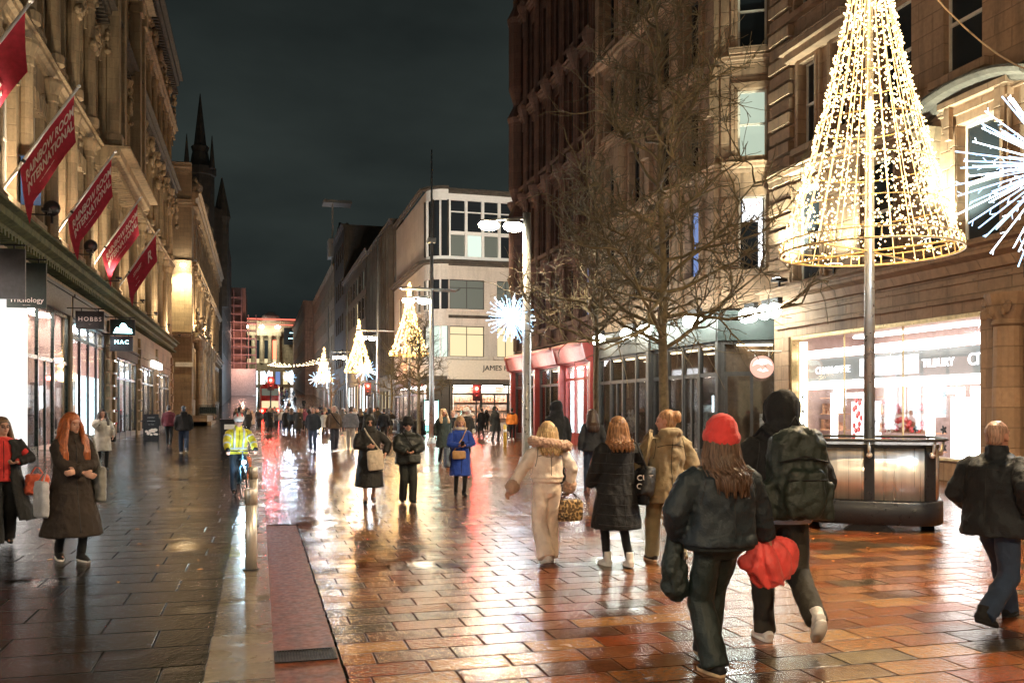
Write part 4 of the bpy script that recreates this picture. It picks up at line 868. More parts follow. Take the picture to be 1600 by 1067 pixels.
for i in range(5): m.add([(95 + i * 3, .4, 8), (95.2 + i * 3, .4, 8), (95.2 + i * 3, 1.5, 9.4), (95 + i * 3, 1.5, 9.4), (95 + i * 3, .4, 8.2), (95.2 + i * 3, .4, 8.2), (95.2 + i * 3, 1.5, 9.6), (95 + i * 3, 1.5, 9.6)], [(0, 1, 2, 3), (7, 6, 5, 4), (0, 4, 5, 1), (3, 2, 6, 7), (0, 3, 7, 4), (1, 5, 6, 2)])
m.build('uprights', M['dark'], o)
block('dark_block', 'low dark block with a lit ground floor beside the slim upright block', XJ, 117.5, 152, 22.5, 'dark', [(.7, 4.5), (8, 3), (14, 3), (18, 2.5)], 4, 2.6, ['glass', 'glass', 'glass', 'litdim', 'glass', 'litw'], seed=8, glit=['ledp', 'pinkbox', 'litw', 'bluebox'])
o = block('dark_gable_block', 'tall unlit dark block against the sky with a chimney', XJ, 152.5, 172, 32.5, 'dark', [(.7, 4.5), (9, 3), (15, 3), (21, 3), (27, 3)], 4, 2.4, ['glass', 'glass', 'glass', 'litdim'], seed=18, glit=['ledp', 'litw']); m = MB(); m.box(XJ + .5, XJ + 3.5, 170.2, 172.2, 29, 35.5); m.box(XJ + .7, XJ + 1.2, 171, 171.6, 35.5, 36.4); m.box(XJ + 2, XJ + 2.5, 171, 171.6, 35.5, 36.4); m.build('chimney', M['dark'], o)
o = block('pale_terrace_block', 'pale stone block with a curved attic and rooftop sign, far along the street', XJ, 173, 240, 29, 'tan', [(8, 3), (13, 3), (18, 3), (23, 3)], 4, 1.8, ['litdim', 'glass', 'glass', 'litb'], seed=9)
m = MB(); m.box(XJ - .5, XJ + 4, 180, 184, 31.5, 35); m.box(XJ + .2, XJ + .5, 181, 181.4, 35, 42); m.box(XJ - 1.5, XJ + 4, 180, 184, 42, 42.6); m.box(XJ + .2, XJ + 3, 180.5, 183, 28.9, 31.5); m.build('roof_sign', M['pale'], o)
block('far_brown_block', 'small brown block at the far right end of the street', XJ - 2, 241, 330, 30, 'brown', [(13, 3), (18, 3), (23, 3)], 5, 2, ['litw', 'glass', 'litdim', 'glass'], seed=10)
# ---- end of the street
E = empty('portico_building', (5, 335, 0), 0, 'lit classical building with white columns closing the far end of the street', 'building')
ze = gz(335); T = TF(335, -12)
m = MB(T); m.box(0, 32, -12, -2, 0, 33.5); m.box(0, 32, -2, 0, 0, 18.2); m.box(6, 19.5, -2, .4, 28, 30); m.build('wall', M['cream'], E)
for i in range(5):
    m = MB(T); u = 7 + i * 2.9; m.loft([(18.25, 1, 1, u, -.6), (19, .75, .75, u, -.6), (27, .65, .65, u, -.6), (27.98, 1, 1, u, -.6)], 10); m.build('column', M['cream'], E)
for i in range(4):
    m = MB(T); m.box(8 + i * 2.9, 9.3 + i * 2.9, -1.99, -1.9, 20, 26.5); m.build('window', M['glass' if i != 3 else 'redglow'], E); m = MB(T); m.box(8 + i * 2.9, 9.3 + i * 2.9, -1.98, -1.85, 18.4, 19.9); m.build('lit_window', M['litw'], E)
m = MB(T); m.box(3, 25, .2, .5, 33.6, 34.1); m.box(3, 25, .2, .5, 31.8, 32.1); m.build('red_light_band', emit('dim_red_band', (1, .16, .10), .9), E)
for i in range(3): m = MB(T); m.ell((7.5 + i * 5.4, 1.0, 31), (.9, .5, .55)); m.build('roof_flood', M['lampw'], E)
lamp('AREA', (1.2, 329, 30), 1500, (.95, 1, .85), E, target=(1.2, 335, 22)).data.size = 8
m = MB(T); m.box(20.5, 27, -.4, .3, 25, 31); m.build('sign_board', M['black'], E)
for k, s in enumerate(('-----', '-------')): text(s, 1.5, M['cyan'], E, (11.7, 334.6, 29.3 - k * 2), FRONT, ext=.05)
m = MB(T); m.loft([(33.5, 4, 4, 16, -5), (35.5, 3, 3, 16, -5), (37, 1, 1, 16, -5)], 12); m.build('roof_dome', M['pale'], E)
for i in range(9):
    m = MB(T); m.box(2 + i * 2.6, 3.6 + i * 2.6, 0, .1, ze + 1, ze + 5.5); m.build('shop_window', M[['ledp', 'redglow', 'litw', 'bluebox', 'ledp', 'pinkbox', 'litb', 'litw', 'ledp'][i]], E)
S = empty('scaffolded_building', (-4, 240, 0), 0, 'building wrapped in pink lit scaffolding above a white hoarding, far left', 'building')
m = MB(); m.box(-14, -3.2, 236, 262, 0, 32); m.build('wall', plain('pinkish_wall', (.40, .22, .17), .8), S)
m = MB(); zs = gz(232)
for i in range(6):
    for yy in (232, 234.5): m.tube([(-9.5 + i * 1.75, yy, zs), (-9.5 + i * 1.75, yy, 31 - (i > 3) * 6)], .12, 5)
for k in range(12):
    z = zs + 2 + k * 2
    for yy in (232, 234.5): m.tube([(-10, yy, z), (-.6 if z < 25 else -4, yy, z)], .10, 5)
    m.box(-10, -.6 if z < 25 else -4, 232.2, 234.4, z - .2, z - .12)
m.build('scaffolding', plain('scaffold_tube', (.34, .20, .18), .5), S)
m = MB(); m.box(-10, -.8, 231.6, 231.8, zs, zs + 6.5); m.build('hoarding', plain('white_hoarding', (.5, .45, .42), .5), S)
for z in (12, 20): lamp('POINT', (-4, 227, z), 900, (1, .52, .40), S, .4)
# ---------------------------------------------------------------- lamp posts
def lamp_post(X, Y, tall, label, energy=1500, left=True, hz=7.35):
    o = empty('lamp_post', (X, Y, gz(Y)), 0, label, 'lamp post', 'street lamp posts along the right of the paved street')
    m = MB(); h = 15.2 if tall else hz + .45
    if tall: m.loft([(0, .16, .16), (3, .13, .13), (hz + 1, .10, .10), (h, .035, .035)], 10)
    else: m.loft([(0, .17, .17), (.02, .145, .145), (3, .13, .13), (h, .115, .115)], 14, 3)
    m.build('pole', M['galv'], o, True, world=False)
    m = MB(); m.loft([(0, .26, .26), (.05, .26, .26), (.3, .2, .2)], 12, 3); m.build('base', M['galv'], o, world=False)
    s = -1 if left else 1
    m = MB(); m.tube([(0, 0, hz + .28), (s * 1.25, 0, hz + .16)], .045, 8); m.tube([(0, 0, hz + .1), (s * .55, 0, hz + .05)], .035, 8); m.build('arm', M['galv'], o, world=False)
    m = MB()
    m.add([(-1.5, -.42, hz + .62), (1.3, -.42, hz + .62), (1.5, 0, hz + .72), (1.3, .42, hz + .62), (-1.5, .42, hz + .62), (-1.7, 0, hz + .72), (-1.5, -.42, hz + .57), (1.3, -.42, hz + .57), (1.5, 0, hz + .66), (1.3, .42, hz + .57), (-1.5, .42, hz + .57), (-1.7, 0, hz + .66)],
          [(0, 1, 2, 3, 4, 5), (11, 10, 9, 8, 7, 6)] + [(k, k + 6, (k + 1) % 6 + 6, (k + 1) % 6) for k in range(6)]); tall and m.build('wing_reflector', M['galv'], o, world=False)
    for dx, e in ((1.2, 1), (.42, .5)):
        m = MB(); m.ell((s * dx, 0, hz + .12), (.26, .14, .08)); m.build('lamp_housing', M['galv'], o, True, world=False)
        m = MB(); m.ell((s * dx, -.0, hz), (.33, .19, .16)); m.build('lamp_bulb', M['lamp'], o, True, world=False)
        l_ = lamp('SPOT', (s * dx, 0, hz - .16), energy * e * .8, (1, .74, .43), o, .14, None, R(165), .5, world=False)
    return o
lamp_post(7.93, gnd(823, 640 + F * H / 28).y, False, 'thick pale steel lamp post with two glowing heads, left of the bare trees', 1900)
lamp_post(8.6, 46.5, True, 'tall thin lamp mast with a glowing head beside the second light cone', 1800)
lamp_post(9.0, 72, True, 'thin lamp mast with wing reflector standing between two far light cones', 1800)
lamp_post(9.2, 100, True, 'thin distant lamp mast beside the third light cone', 1800)
lamp_post(9.2, 128, True, 'tiny lamp mast near the smallest light cone', 1800)
lamp_post(9.05, 8.03, False, 'steel lamp post at the right picture edge carrying the blue starburst', 3000)
lamp_post(7.5, -9, False, 'unseen lamp post added behind the viewer on the right to light backs', 3000); lamp_post(-3.0, -3, False, 'unseen lamp post added behind the viewer on the left to light backs', 1800, left=False)  # unseen posts, added to light the walkers' backs
# ---------------------------------------------------------------- ice-white starbursts
def starburst(c, r, n, label, energy, rad=.011, core=True, seed=2, group='ice white starburst lights on lamp posts'):
    q = random.Random(seed); o = empty('starburst_light', c, 0, label, 'starburst light', group)
    for i in range(n):
        z = 1 - 2 * (i + .5) / n; a = i * 2.39996 + q.uniform(-.15, .15); s = sqrt(1 - z * z); d = V((s * cos(a), s * sin(a), z)); L = r * q.uniform(.82, 1.05)
        m = MB(); m.tube([d * .08, d * L], [rad, rad * .8], 5)
        for k in range(3):
            p = d * (L * (.55 + .2 * k)); e = d.cross(V((q.uniform(-1, 1), q.uniform(-1, 1), q.uniform(-1, 1)))).normalized()
            m.tube([p, p + e * .05 + d * .05], rad * .5, 3)
        m.build('led_rod', M['burst'] if i % 3 else M['burstw'], o, world=False)
    m = MB(); m.ell((0, 0, 0), (.09, .09, .09)); m.build('hub', M['burstw'], o, True, world=False)
    m = MB(); m.tube([(0, 0, 0), (.6, 0, 0)], .03, 6); m.build('mount', M['galv'], o, world=False)
    lamp('POINT', (0, 0, 0), energy, (.62, .80, 1), o, r * .35, world=False)
    return o
starburst((8.47, 8.03, 4.44), 1.12, 100, 'large ice blue starburst of light rods at the right picture edge', 420, .010)
p = gnd(823, 640 + F * H / 28); starburst((p.x - .40, p.y + .35, 4.6), .80, 80, 'ice white starburst fixed to the thick pale lamp post', 420, .012, seed=5)
starburst((8.0, 72, 4.9), 1.0, 30, 'small ice white starburst right of the third light cone', 900, .02, seed=6)
for i, (x, y) in enumerate(((7.0, 100), (7.6, 128), (5.2, 165), (5.6, 182), (6.2, 200), (6.6, 222), (1.4, 180))):
    starburst((x, y, gz(y) + 5.2), 1.25, 16, ('starburst left of the third light cone', 'starburst by the smallest light cone', 'tiny white starburst left in the far row', 'tiny white starburst second in the far row', 'tiny white starburst third in the far row', 'tiny white starburst last in the far row', 'tiny white starburst on the left beside the red bus')[i], 1500, .035, seed=10 + i)
# ---------------------------------------------------------------- cone-shaped light trees
def cone_light(X, Y, zb, R0, Hc, label, nb, near, energy, br):
    z0 = gz(Y); o = empty('light_cone', (X, Y, z0), 0, label, 'light cone', 'golden cone light trees on poles'); q = random.Random(int(Y))
    rad = lambda t: R0 * (.05 + .95 * (1 - t) ** 1.5)
    m = MB(); m.loft([(0, .085, .085), (zb, .075, .075), (zb + Hc, .04, .04)], 10); m.build('pole', M['galv'], o, True, world=False)
    nr = 24 if near else 12
    m = MB()
    for zz, r_, th in ((zb, R0, .017), (zb + .16, R0 * .985, .011)): m.tube([(r_ * cos(a * pi / 24), r_ * sin(a * pi / 24), zz) for a in range(49)], th, 6, False)
    for k in range(nr if near else 0): a = k * 2 * pi / nr; m.tube([(R0 * cos(a), R0 * sin(a), zb), (R0 * .985 * cos(a), R0 * .985 * sin(a), zb + .16)], .012, 4)
    for k in range(4): a = k * pi / 2 + .4; m.tube([(0, 0, zb + .02), (R0 * cos(a), R0 * sin(a), zb)], .018, 5)
    m.build('base_ring', M['gold'], o, world=False)
    if near:
        m = MB()
        for k in range(1, 9): t = k / 9; r_ = rad(t); m.tube([(r_ * cos(a * pi / 20), r_ * sin(a * pi / 20), zb + t * Hc) for a in range(41)], .007, 4, False)
        m.pieces('hoop', M['gold'], o, world=False)
    m = MB()
    for k in range(nr):
        a = k * 2 * pi / nr + .1; m.tube([((rad(t) - .02) * cos(a), (rad(t) - .02) * sin(a), zb + t * Hc) for t in [i / 10 for i in range(11)]], .008 if near else .03, 4)
    m.build('ribs', M['rib'], o, world=False)
    m = MB(); m.loft([(zb + .1, .05, .05), (zb + Hc, .045, .045)], 8); m.build('lit_core', M['rib'], o, world=False)
    bm_ = MB(); bm_.ell((0, 0, 0), (br, br, br), None, 6, 4); bme = bm_.mesh('bulb', M['bulb'] if near else M['far_bulb'], True)
    pts = []
    for i in range(nb):
        t = 1 - sqrt(q.random()) if q.random() < .75 else q.random(); a = q.uniform(0, 2 * pi); r_ = rad(t) * q.choice([1, 1, 1, .97, q.uniform(.5, 1)]) + q.uniform(-.02, .03)
        pts.append((r_ * cos(a), r_ * sin(a), zb + t * Hc + q.uniform(-.02, .02)))
    if near:
        pts.sort(key=lambda p_: p_[0] * X / 15 + p_[1] * Y / 15)
        for p_ in pts[:100]: link('bulb', bme, o, p_)
        pts = pts[100:]
    m = MB()
    for p_ in pts: m.ell(p_, (br, br, br), None, 6, 4)
    s = m.build('string_lights', M['bulb'] if near else M['far_bulb'], o, True, world=False); s['kind'] = 'stuff'
    for t in (.1, .4, .75): lamp('POINT', (0, 0, zb + t * Hc), energy * (1 - t) , (1, .62, .22), o, max(.1, rad(t) * .6), world=False)
    return o
cone_light(9.03, 12.0, 4.16, 1.33, 5.9, 'huge golden cone of fairy lights on a pole above the steel planter', 2800, True, 300, .0145)
cone_light(9.6, 60, 5.35, 1.32, 4.8, 'golden light cone rising behind a small bare tree, second nearest', 330, False, 900, .05)
cone_light(8.95, 85.5, 5.2, 1.35, 5.0, 'golden light cone in mid street, third nearest', 240, False, 1200, .07)
cone_light(9.2, 137, gz(137) + 4.6 - gz(137), 1.35, 5.2, 'smallest and farthest golden light cone', 140, False, 2200, .11)
# wire from the cone across to the building
wr = empty('overhead_wire', (9.03, 12, 10), 0, 'thin sagging wire running from the light cone to the right building', 'wire')
m = MB(); a, b = V((9.03, 12, 9.3)), V((15.9, 13.4, 8.2)); m.tube([a.lerp(b, i / 16) - V((0, 0, 1.1 * sin(pi * i / 16))) for i in range(17)], .014, 5); m.build('cable', M['tan'], wr)
# ---------------------------------------------------------------- steel planters under the cones
def planter(X, Y, S, Hh, label, panels=True, name='steel_planter'):
    z0 = gz(Y); o = empty(name, (X, Y, z0), R(-37) if panels else 0, label, 'planter', 'planter bases along the street'); k = Hh / 1.33
    m = MB(); m.loft([(.10 * k, S, S), (.12 * k, S * 1.02, S * 1.02), (.42 * k, S * 1.02, S * 1.02), (.44 * k, S, S)], 48, 4.2); m.build('plinth', M['black'], o, True, world=False)
    m = MB()
    for a in range(4): t = a * pi / 2; m.add([(cos(t) * (S * .72) + cos(t + pi / 2) * x + cos(t) * y, sin(t) * (S * .72) + sin(t + pi / 2) * x + sin(t) * y, z) for x, y, z in [(-.35, 0, .0), (.35, 0, .0), (.35, .18, .0), (-.35, .18, .0), (-.18, 0, .115 * k), (.18, 0, .115 * k), (.18, .18, .115 * k), (-.18, .18, .115 * k)]], [(0, 3, 2, 1), (4, 5, 6, 7), (0, 1, 5, 4), (1, 2, 6, 5), (2, 3, 7, 6), (3, 0, 4, 7)])
    m.pieces('foot', M['black'], o, world=False)
    m = MB(); m.loft([(.45 * k, S * .955, S * .955), (1.2 * k, S * .955, S * .955)], 48, 4.2); m.build('steel_panels', M['steel'] if panels else M['black'], o, True, world=False)
    m = MB()
    for a in range(8):
        t = a * pi / 4 ; c_, s_ = cos(t), sin(t); r_ = S * .955 * (1 if a % 2 == 0 else 2 ** (.5 - 1 / 4.2)) + .0
        M2 = Matrix.Translation((c_ * r_, s_ * r_, 0)) @ Matrix.Rotation(t, 4, 'Z'); mm = MB(M2); wd = .07 if a % 2 == 0 else .09; mm.box(-.05, .022, -wd, wd, .445 * k, 1.23 * k); m.add(mm.v, mm.f)
    m.pieces('upright', M['black'], o, world=False)
    m = MB()
    for a in range(8):
        t = a * pi / 4; c_, s_ = cos(t), sin(t); r_ = S * .955 * (1 if a % 2 == 0 else 2 ** (.5 - 1 / 4.2)) + .04
        m.ell((c_ * r_, s_ * r_, 1.1 * k), (.045, .045, .045), None, 8, 6); m.tube([(c_ * (r_ - .06), s_ * (r_ - .06), 1.1 * k), (c_ * (r_ + .02), s_ * (r_ + .02), 1.1 * k), (c_ * (r_ + .05), s_ * (r_ + .05), 1.3 * k)], .022, 6)
    m.build('rail_brackets', M['steel'], o, True, world=False)
    m = MB(); n = 48
    pts = []
    for i in range(n + 1):
        a = 2 * pi * i / n; c_, s_ = cos(a), sin(a); pts.append((S * 1.04 * math.copysign(abs(c_) ** (2 / 4.2), c_), S * 1.04 * math.copysign(abs(s_) ** (2 / 4.2), s_), 1.315 * k))
    m.tube(pts, [(.05, .022)] * (n + 1), 8, False); m.build('rail', M['iron'], o, True, world=False)
    m = MB(); m.loft([(1.2 * k, S * .97, S * .97), (1.25 * k, S * .97, S * .97)], 48, 4.2); m.build('top', M['black'], o, world=False)
    return o
planter(9.03, 12.0, .99, 1.33, 'polished steel planter with black plinth under the huge light cone')
planter(9.6, 60.0, 1.05, 1.1, 'dark planter box under the second light cone', False)
planter(8.95, 85.5, 1.05, 1.1, 'dark planter box under the third light cone', False)
# ---------------------------------------------------------------- bare trees
def bare_tree(X, Y, Ht, z0c, spread, label, npri, seed, leaves=0, top=.35, tw=1.0, lean=0.0, rt=.12):
    q = random.Random(seed); o = empty('bare_tree', (X, Y, gz(Y)), 0, label, 'tree', 'bare winter trees along the street')
    m = MB(); n = 14; tp = [V((lean * (i / n) ** 2 * Ht * .1 + .05 * sin(i * 1.3) * (i / n), .05 * sin(i * 1.9) * (i / n), Ht * i / n)) for i in range(n + 1)]
    m.tube(tp, [rt * (1.25 if i == 0 else 1) * (1 - .93 * (i / n) ** 1.1) + .008 for i in range(n + 1)], 8)
    tr = m.build('trunk', M['bark'], o, True, world=False)
    mb = MB(); mt = mb; ml = MB()
    def trunk_at(z): f = max(0, min(n - .001, z / Ht * n)); i = int(f); return tp[i].lerp(tp[i + 1], f - i)
    def grow(p, d, L, r, depth):
        k = 6 if depth == 0 else 5 if depth == 1 else 4; pts = [p]; rr = [r]
        for i in range(k):
            bend = V((q.gauss(0, .42), q.gauss(0, .42), q.gauss(.07 if depth < 2 else .02, .30)))
            d = (d + bend * (.75 if depth else .55)).normalized(); p = p + d * (L / k); pts.append(p); rr.append(max(.0068, r * (1 - .72 * (i + 1) / k)))
        (mb if depth < 2 else mt).tube(pts, rr, 5 if depth == 0 else 4 if depth == 1 else 3, False)
        if depth >= 2: return
        nb = (9, 6, 3)[depth]; nb = max(2, int(nb * tw * q.uniform(.7, 1.3)))
        for i in range(nb):
            f = q.uniform(.18, 1.0); j = min(k - 1, int(f * k)); b = pts[j].lerp(pts[j + 1], f * k - j)
            dd = (pts[j + 1] - pts[j]).normalized(); ax = V((q.gauss(0, 1), q.gauss(0, 1), q.gauss(0, 1))); sd = (ax - dd * ax.dot(dd)).normalized()
            nd = (dd * q.uniform(.5, 1.0) + sd * q.uniform(.5, 1.0) + V((0, 0, -.12 if q.random() < .4 else .16))).normalized()
            grow(b, nd, L * q.uniform(.34, .66), max(.0095, r * .52), depth + 1)
        if leaves and depth == 2 and q.random() < leaves:
            for _ in range(2): c_ = pts[-1] + V((q.uniform(-.05, .05), q.uniform(-.05, .05), q.uniform(-.08, .0))); ml.ell(c_, (.028, .01, .04), Matrix.Rotation(q.uniform(0, 3), 4, 'Z'), 5, 4)
    for i in range(npri):
        f = (i + q.random()) / npri; z = z0c + (Ht * .97 - z0c) * f ** 1.12; a = i * 2.4 + q.uniform(-.4, .4); up = q.uniform(.10, .45) + .35 * f
        L = spread * (1 - f * (1 - top)) * q.uniform(.6, 1.15); grow(trunk_at(z), V((cos(a), sin(a), up)).normalized(), L, .046 * (1 - .6 * f) + .009, 0)
    mb.build('branches', M['twig'], o, True, world=False)
    if ml.v: ml.build('dead_leaves', M['leaf'], o, world=False)
    return o
bare_tree(9.0, 19.3, 11.9, 3.1, 3.5, 'tall bare tree with a dense tangle of twigs in front of the brown building', 46, 3, .02, .42, 1.0, -.18, .125)
bare_tree(9.35, 24.6, 8.5, 3.6, 2.3, 'slimmer bare tree standing left of and behind the tallest one', 34, 8, .0, .4, .9, 0, .10)
bare_tree(9.2, 54, 7.0, 2.6, 2.6, 'small spreading bare tree in front of the second light cone', 30, 12, 0, .35, .85)
bare_tree(9.4, 67, 6.5, 2.6, 2.4, 'small bare tree behind the spreading one, before the rounded corner block', 20, 15, 0, .35, .7)
bare_tree(6.9, 92, 6.5, 2.8, 2.4, 'far small bare tree left of the third light cone', 16, 19, 0, .35, .6)
# ---------------------------------------------------------------- street furniture
def bollard(X, Y, label):
    o = empty('bollard', (X, Y, .028), 0, label, 'bollard', 'steel bollards on the kerb')
    m = MB(); m.loft([(0, .062, .062), (.70, .062, .062)], 20); m.build('shaft', M['steel'], o, True, world=False)
    m = MB(); m.loft([(.70, .068, .068), (.865, .068, .068), (.875, .060, .060)], 20); m.build('cap', M['steel'], o, True, world=False)
    m = MB(); m.loft([(0, .085, .085), (.012, .085, .085)], 20); m.build('base_plate', M['iron'], o, world=False)
bollard(-.085, 10.2, 'polished steel bollard on the pale kerb, the nearer of two'); bollard(-.085, 14.0, 'polished steel bollard just behind the nearer one, by the cyclist')
def traffic_light(px, py, d, label, right=True):
    p = dep(px, py, d); g = gz(p.y); o = empty('traffic_light', (p.x, p.y, g), 0, label, 'traffic light', 'traffic lights at the cross street'); z = p.z - g
    m = MB(); m.loft([(0, .07, .07), (z + .35, .06, .06)], 8); m.v = [(x, y + .2, zz) for x, y, zz in m.v]; m.build('pole', M['iron'], o, world=False)
    m = MB(); m.box(-.17, .17, -.0, .12, z - .85, z + .25); m.box(-.3, .3, .121, .14, z - .95, z + .35); m.build('signal_head', M['black'], o, world=False)
    for k in range(3): m = MB(); m.ell((0, -.02, z - .3 * k), (.12, .06, .12)); m.build('signal_lens', M['redl'] if k == 0 else M['black'], o, True, world=False)
    lamp('POINT', (0, -.4, z), 260, (1, .06, .04), o, .14, world=False)
traffic_light(423, 594, 84, 'red traffic light on the left side, in front of the red bus'); traffic_light(575, 603, 88, 'red traffic light by the third light cone'); traffic_light(745, 607, 70, 'red traffic light before the JAMES PRINGLE shop')
# red bus seen from behind
bp = gnd(420, 650); B = empty('double_decker_bus', (1.35, 126, gz(126)), 0, 'red double decker bus seen end on, behind the left traffic light', 'bus')
m = MB(); m.loft([(.35, 1.25, 4.8), (.5, 1.27, 4.85), (3.9, 1.25, 4.8), (4.25, 1.1, 4.6), (4.3, .9, 4.4)], 32, 8); m.build('body', plain('bus_red', (.5, .03, .03), .3), B, True, world=False)
for z0, z1, mt in ((1.2, 2.1, 'litw'), (2.8, 3.7, 'litdim')):
    m = MB(); m.box(-1.05, 1.05, -4.93, -4.86, z0, z1); m.build('rear_window', M[mt], B, world=False)
m = MB(); m.box(-1.1, -.85, -4.95, -4.86, .7, 1.0); m.box(.85, 1.1, -4.95, -4.86, .7, 1.0); m.build('tail_light', M['redl'], B, world=False)
for x in (-1.1, 1.1):
    for y in (-3, 2.8): m = MB(); m.tube([(x - .14, y, .45), (x + .14, y, .45)], .45, 14); m.build('wheel', M['black'], B, world=False)
# digital kiosk
def kiosk(px, py, d, label):
    p = gnd(px, 640 + F * H / d); o = empty('advert_kiosk', (p.x, p.y, 0), R(-8), label, 'advertising screen', 'advertising kiosks')
    m = MB(); m.box(-.62, .62, -.14, .14, 0, 2.55); m.build('case', M['green'], o, world=False); m = MB(); m.box(-.5, .5, -.155, -.142, .55, 2.4); m.build('screen', M['ledp'], o, world=False)
    m = MB(); m.box(-.55, -.51, -.16, -.142, .3, 2.5); m.box(.51, .55, -.16, -.142, .3, 2.5); m.box(-.5, .5, -.158, -.142, .1, .5); m.build('light_strip', M['teal'], o, world=False)
    m = MB(); q = random.Random(2)
    for i in range(16): m.ell((q.uniform(-.35, .35), -.157, q.uniform(1.4, 2.2)), (.07, .004, .07), None, 6, 4)
    m.build('screen_picture', plain('pink_print', (.6, .1, .25), .5), o, world=False); lamp('POINT', (0, -.7, 1.4), 120, (.4, 1, .85), o, .5, world=False)
kiosk(674, 665, 71, 'teal lit advertising kiosk beside the small bare tree'); kiosk(846, 665, 66, 'teal lit advertising kiosk behind the thick lamp post')
# pavement A-board
p = gnd(236, 688); AB = empty('a_board', (p.x, p.y, 0), R(8), 'black A-board with white lettering and a food picture on the left pavement', 'A-board sign')
m = MB(); m.add([(-.42, -.3, 0), (.42, -.3, 0), (.42, -.02, 1.5), (-.42, -.02, 1.5), (-.42, -.26, 0), (.42, -.26, 0), (.42, .02, 1.5), (-.42, .02, 1.5)], [(0, 1, 2, 3), (7, 6, 5, 4), (0, 4, 5, 1), (1, 5, 6, 2), (2, 6, 7, 3), (3, 7, 4, 0)]); m.box(-.42, -.37, .1, .3, 0, .04)
m.tube([(-.38, 0, 1.48), (-.38, .3, 0)], .02, 5); m.tube([(.38, 0, 1.48), (.38, .3, 0)], .02, 5); m.build('board', M['black'], AB, world=False)
m = MB(); q = random.Random(3)
for i in range(18): m.ell((q.uniform(-.3, .3), -.285 + .28 / 1.5 * .4 - .02, q.uniform(.12, .62)), (q.uniform(.06, .13), .02, q.uniform(.06, .12)), None, 8, 5)
m.build('food_picture', plain('cream_print', (.75, .6, .5), .5), AB, world=False)
tilt = atan(.28 / 1.5)
for k, (s, sz) in enumerate((('-------', .17), ('---------', .15), ('--- ----', .12))): z = 1.32 - k * .2; text(s, sz, M['white'], AB, (0, -.3 + .28 / 1.5 * z - .006, z), rotm(pi / 2 - tilt, 0), world=False)
# dark bin box beside the cyclist
p = gnd(362, 706); BN = empty('litter_bin', (p.x, p.y, 0), 0, 'dark square litter bin behind the cyclist on the left pavement', 'litter bin')
m = MB(); m.box(-.42, .42, -.35, .35, .05, 1.25); m.build('body', M['black'], BN, world=False); m = MB(); m.box(-.46, .46, -.39, .39, 1.252, 1.36); m.build('lid', M['iron'], BN, world=False); m = MB(); m.box(-.28, .28, -.36, -.352, .95, 1.15); m.build('opening', M['white'], BN, world=False); m = MB(); m.box(-.36, .36, -.3, .3, 0, .049); m.build('foot', M['iron'], BN, world=False)
# yellow post by the orange jacket
p = gnd(789, 698); YP = empty('yellow_post', (p.x, p.y, 0), 0, 'short yellow post near the orange jacket, right of the blue coat', 'post'); m = MB(); m.loft([(0, .08, .08), (1.0, .08, .08), (1.06, .05, .05)], 10); m.build('shaft', plain('yellow_paint', (.65, .42, .06), .4), YP, True, world=False); m = MB(); m.loft([(.7, .083, .083), (.82, .083, .083)], 10); m.build('band', M['white'], YP, True, world=False)

# light added on the second mast to brighten the rounded corner block, and the festoon at the far end
ff = empty('added_mast_light', (8.6, 46.4, 10.5), 0, 'light added high on the tall lamp mast to brighten the corner block', 'floodlight')
m = MB(); m.box(-.2, .2, -.05, .3, -.12, .12); m.build('housing', M['galv'], ff, world=False); m = MB(); m.box(-.17, .17, .301, .31, -.1, .1); m.build('lens', M['lampw'], ff, world=False)
lamp('SPOT', (8.6, 46.9, 10.5), 16000, (1, .92, .78), ff, .15, (20, 75, 12), R(50), .7)
fs_ = empty('festoon_lights', (8, 150, gz(150) + 9), 0, 'warm festoon light strings crossing the far end of the street', 'festoon lights')
m = MB(); mb_ = MB()
for k in range(7):
    y = 150 + k * 22; a = V((13.2, y, gz(y) + 9)); b = V((2.6, y + 10, gz(y) + 8.2))
    P_ = [a.lerp(b, i / 14) - V((0, 0, 1.0 * sin(pi * i / 14))) for i in range(15)]; m.tube(P_, .03, 4)
    for p_ in P_: mb_.ell(p_ - V((0, 0, .12)), (.10, .10, .10), None, 6, 4)
m.build('cables', M['black'], fs_); o = mb_.build('bulbs', emit('festoon_bulb', (1, .74, .42), 5), fs_, True); o['kind'] = 'stuff'
# ---------------------------------------------------------------- people
TS = bpy.data.scenes.new('workbench')
def remesh(mb, vox, sm=3, amp=0.0, fs=(8, 8, 4), seed=0, name='m', mat=None, ridge=False, zr=None):
    me = mb.mesh('t'); o = bpy.data.objects.new('t', me); TS.collection.objects.link(o)
    a = o.modifiers.new('r', 'REMESH'); a.mode = 'VOXEL'; a.voxel_size = vox; a.use_smooth_shade = True
    if sm: b = o.modifiers.new('s', 'SMOOTH'); b.iterations = sm; b.factor = .5
    vl = TS.view_layers[0]; vl.update(); dg = vl.depsgraph; r = bpy.data.meshes.new_from_object(o.evaluated_get(dg), depsgraph=dg)
    bpy.data.objects.remove(o); bpy.data.meshes.remove(me)
    if amp:
        off = V((seed * 3.17, seed * 1.3, seed * .7))
        ns = [v.normal.copy() for v in r.vertices]
        for v, n in zip(r.vertices, ns):
            p = V((v.co.x * fs[0], v.co.y * fs[1], v.co.z * fs[2])) + off; q = MN.noise(p) + .5 * MN.noise(p * 2.3)
            if ridge: q = .5 - 1.5 * abs(q) + .45 * (.4 - 1.6 * abs(MN.noise(p * 2.9 + off)))
            k = 1.0
            if zr: k = max(.15, min(1, (v.co.z - zr[0]) / (zr[1] - zr[0])))
            v.co += n * (q * amp * k)
    r.name = name; r.materials.clear()
    if mat: r.materials.append(mat)
    r.polygons.foreach_set('use_smooth', [True] * len(r.polygons)); return r
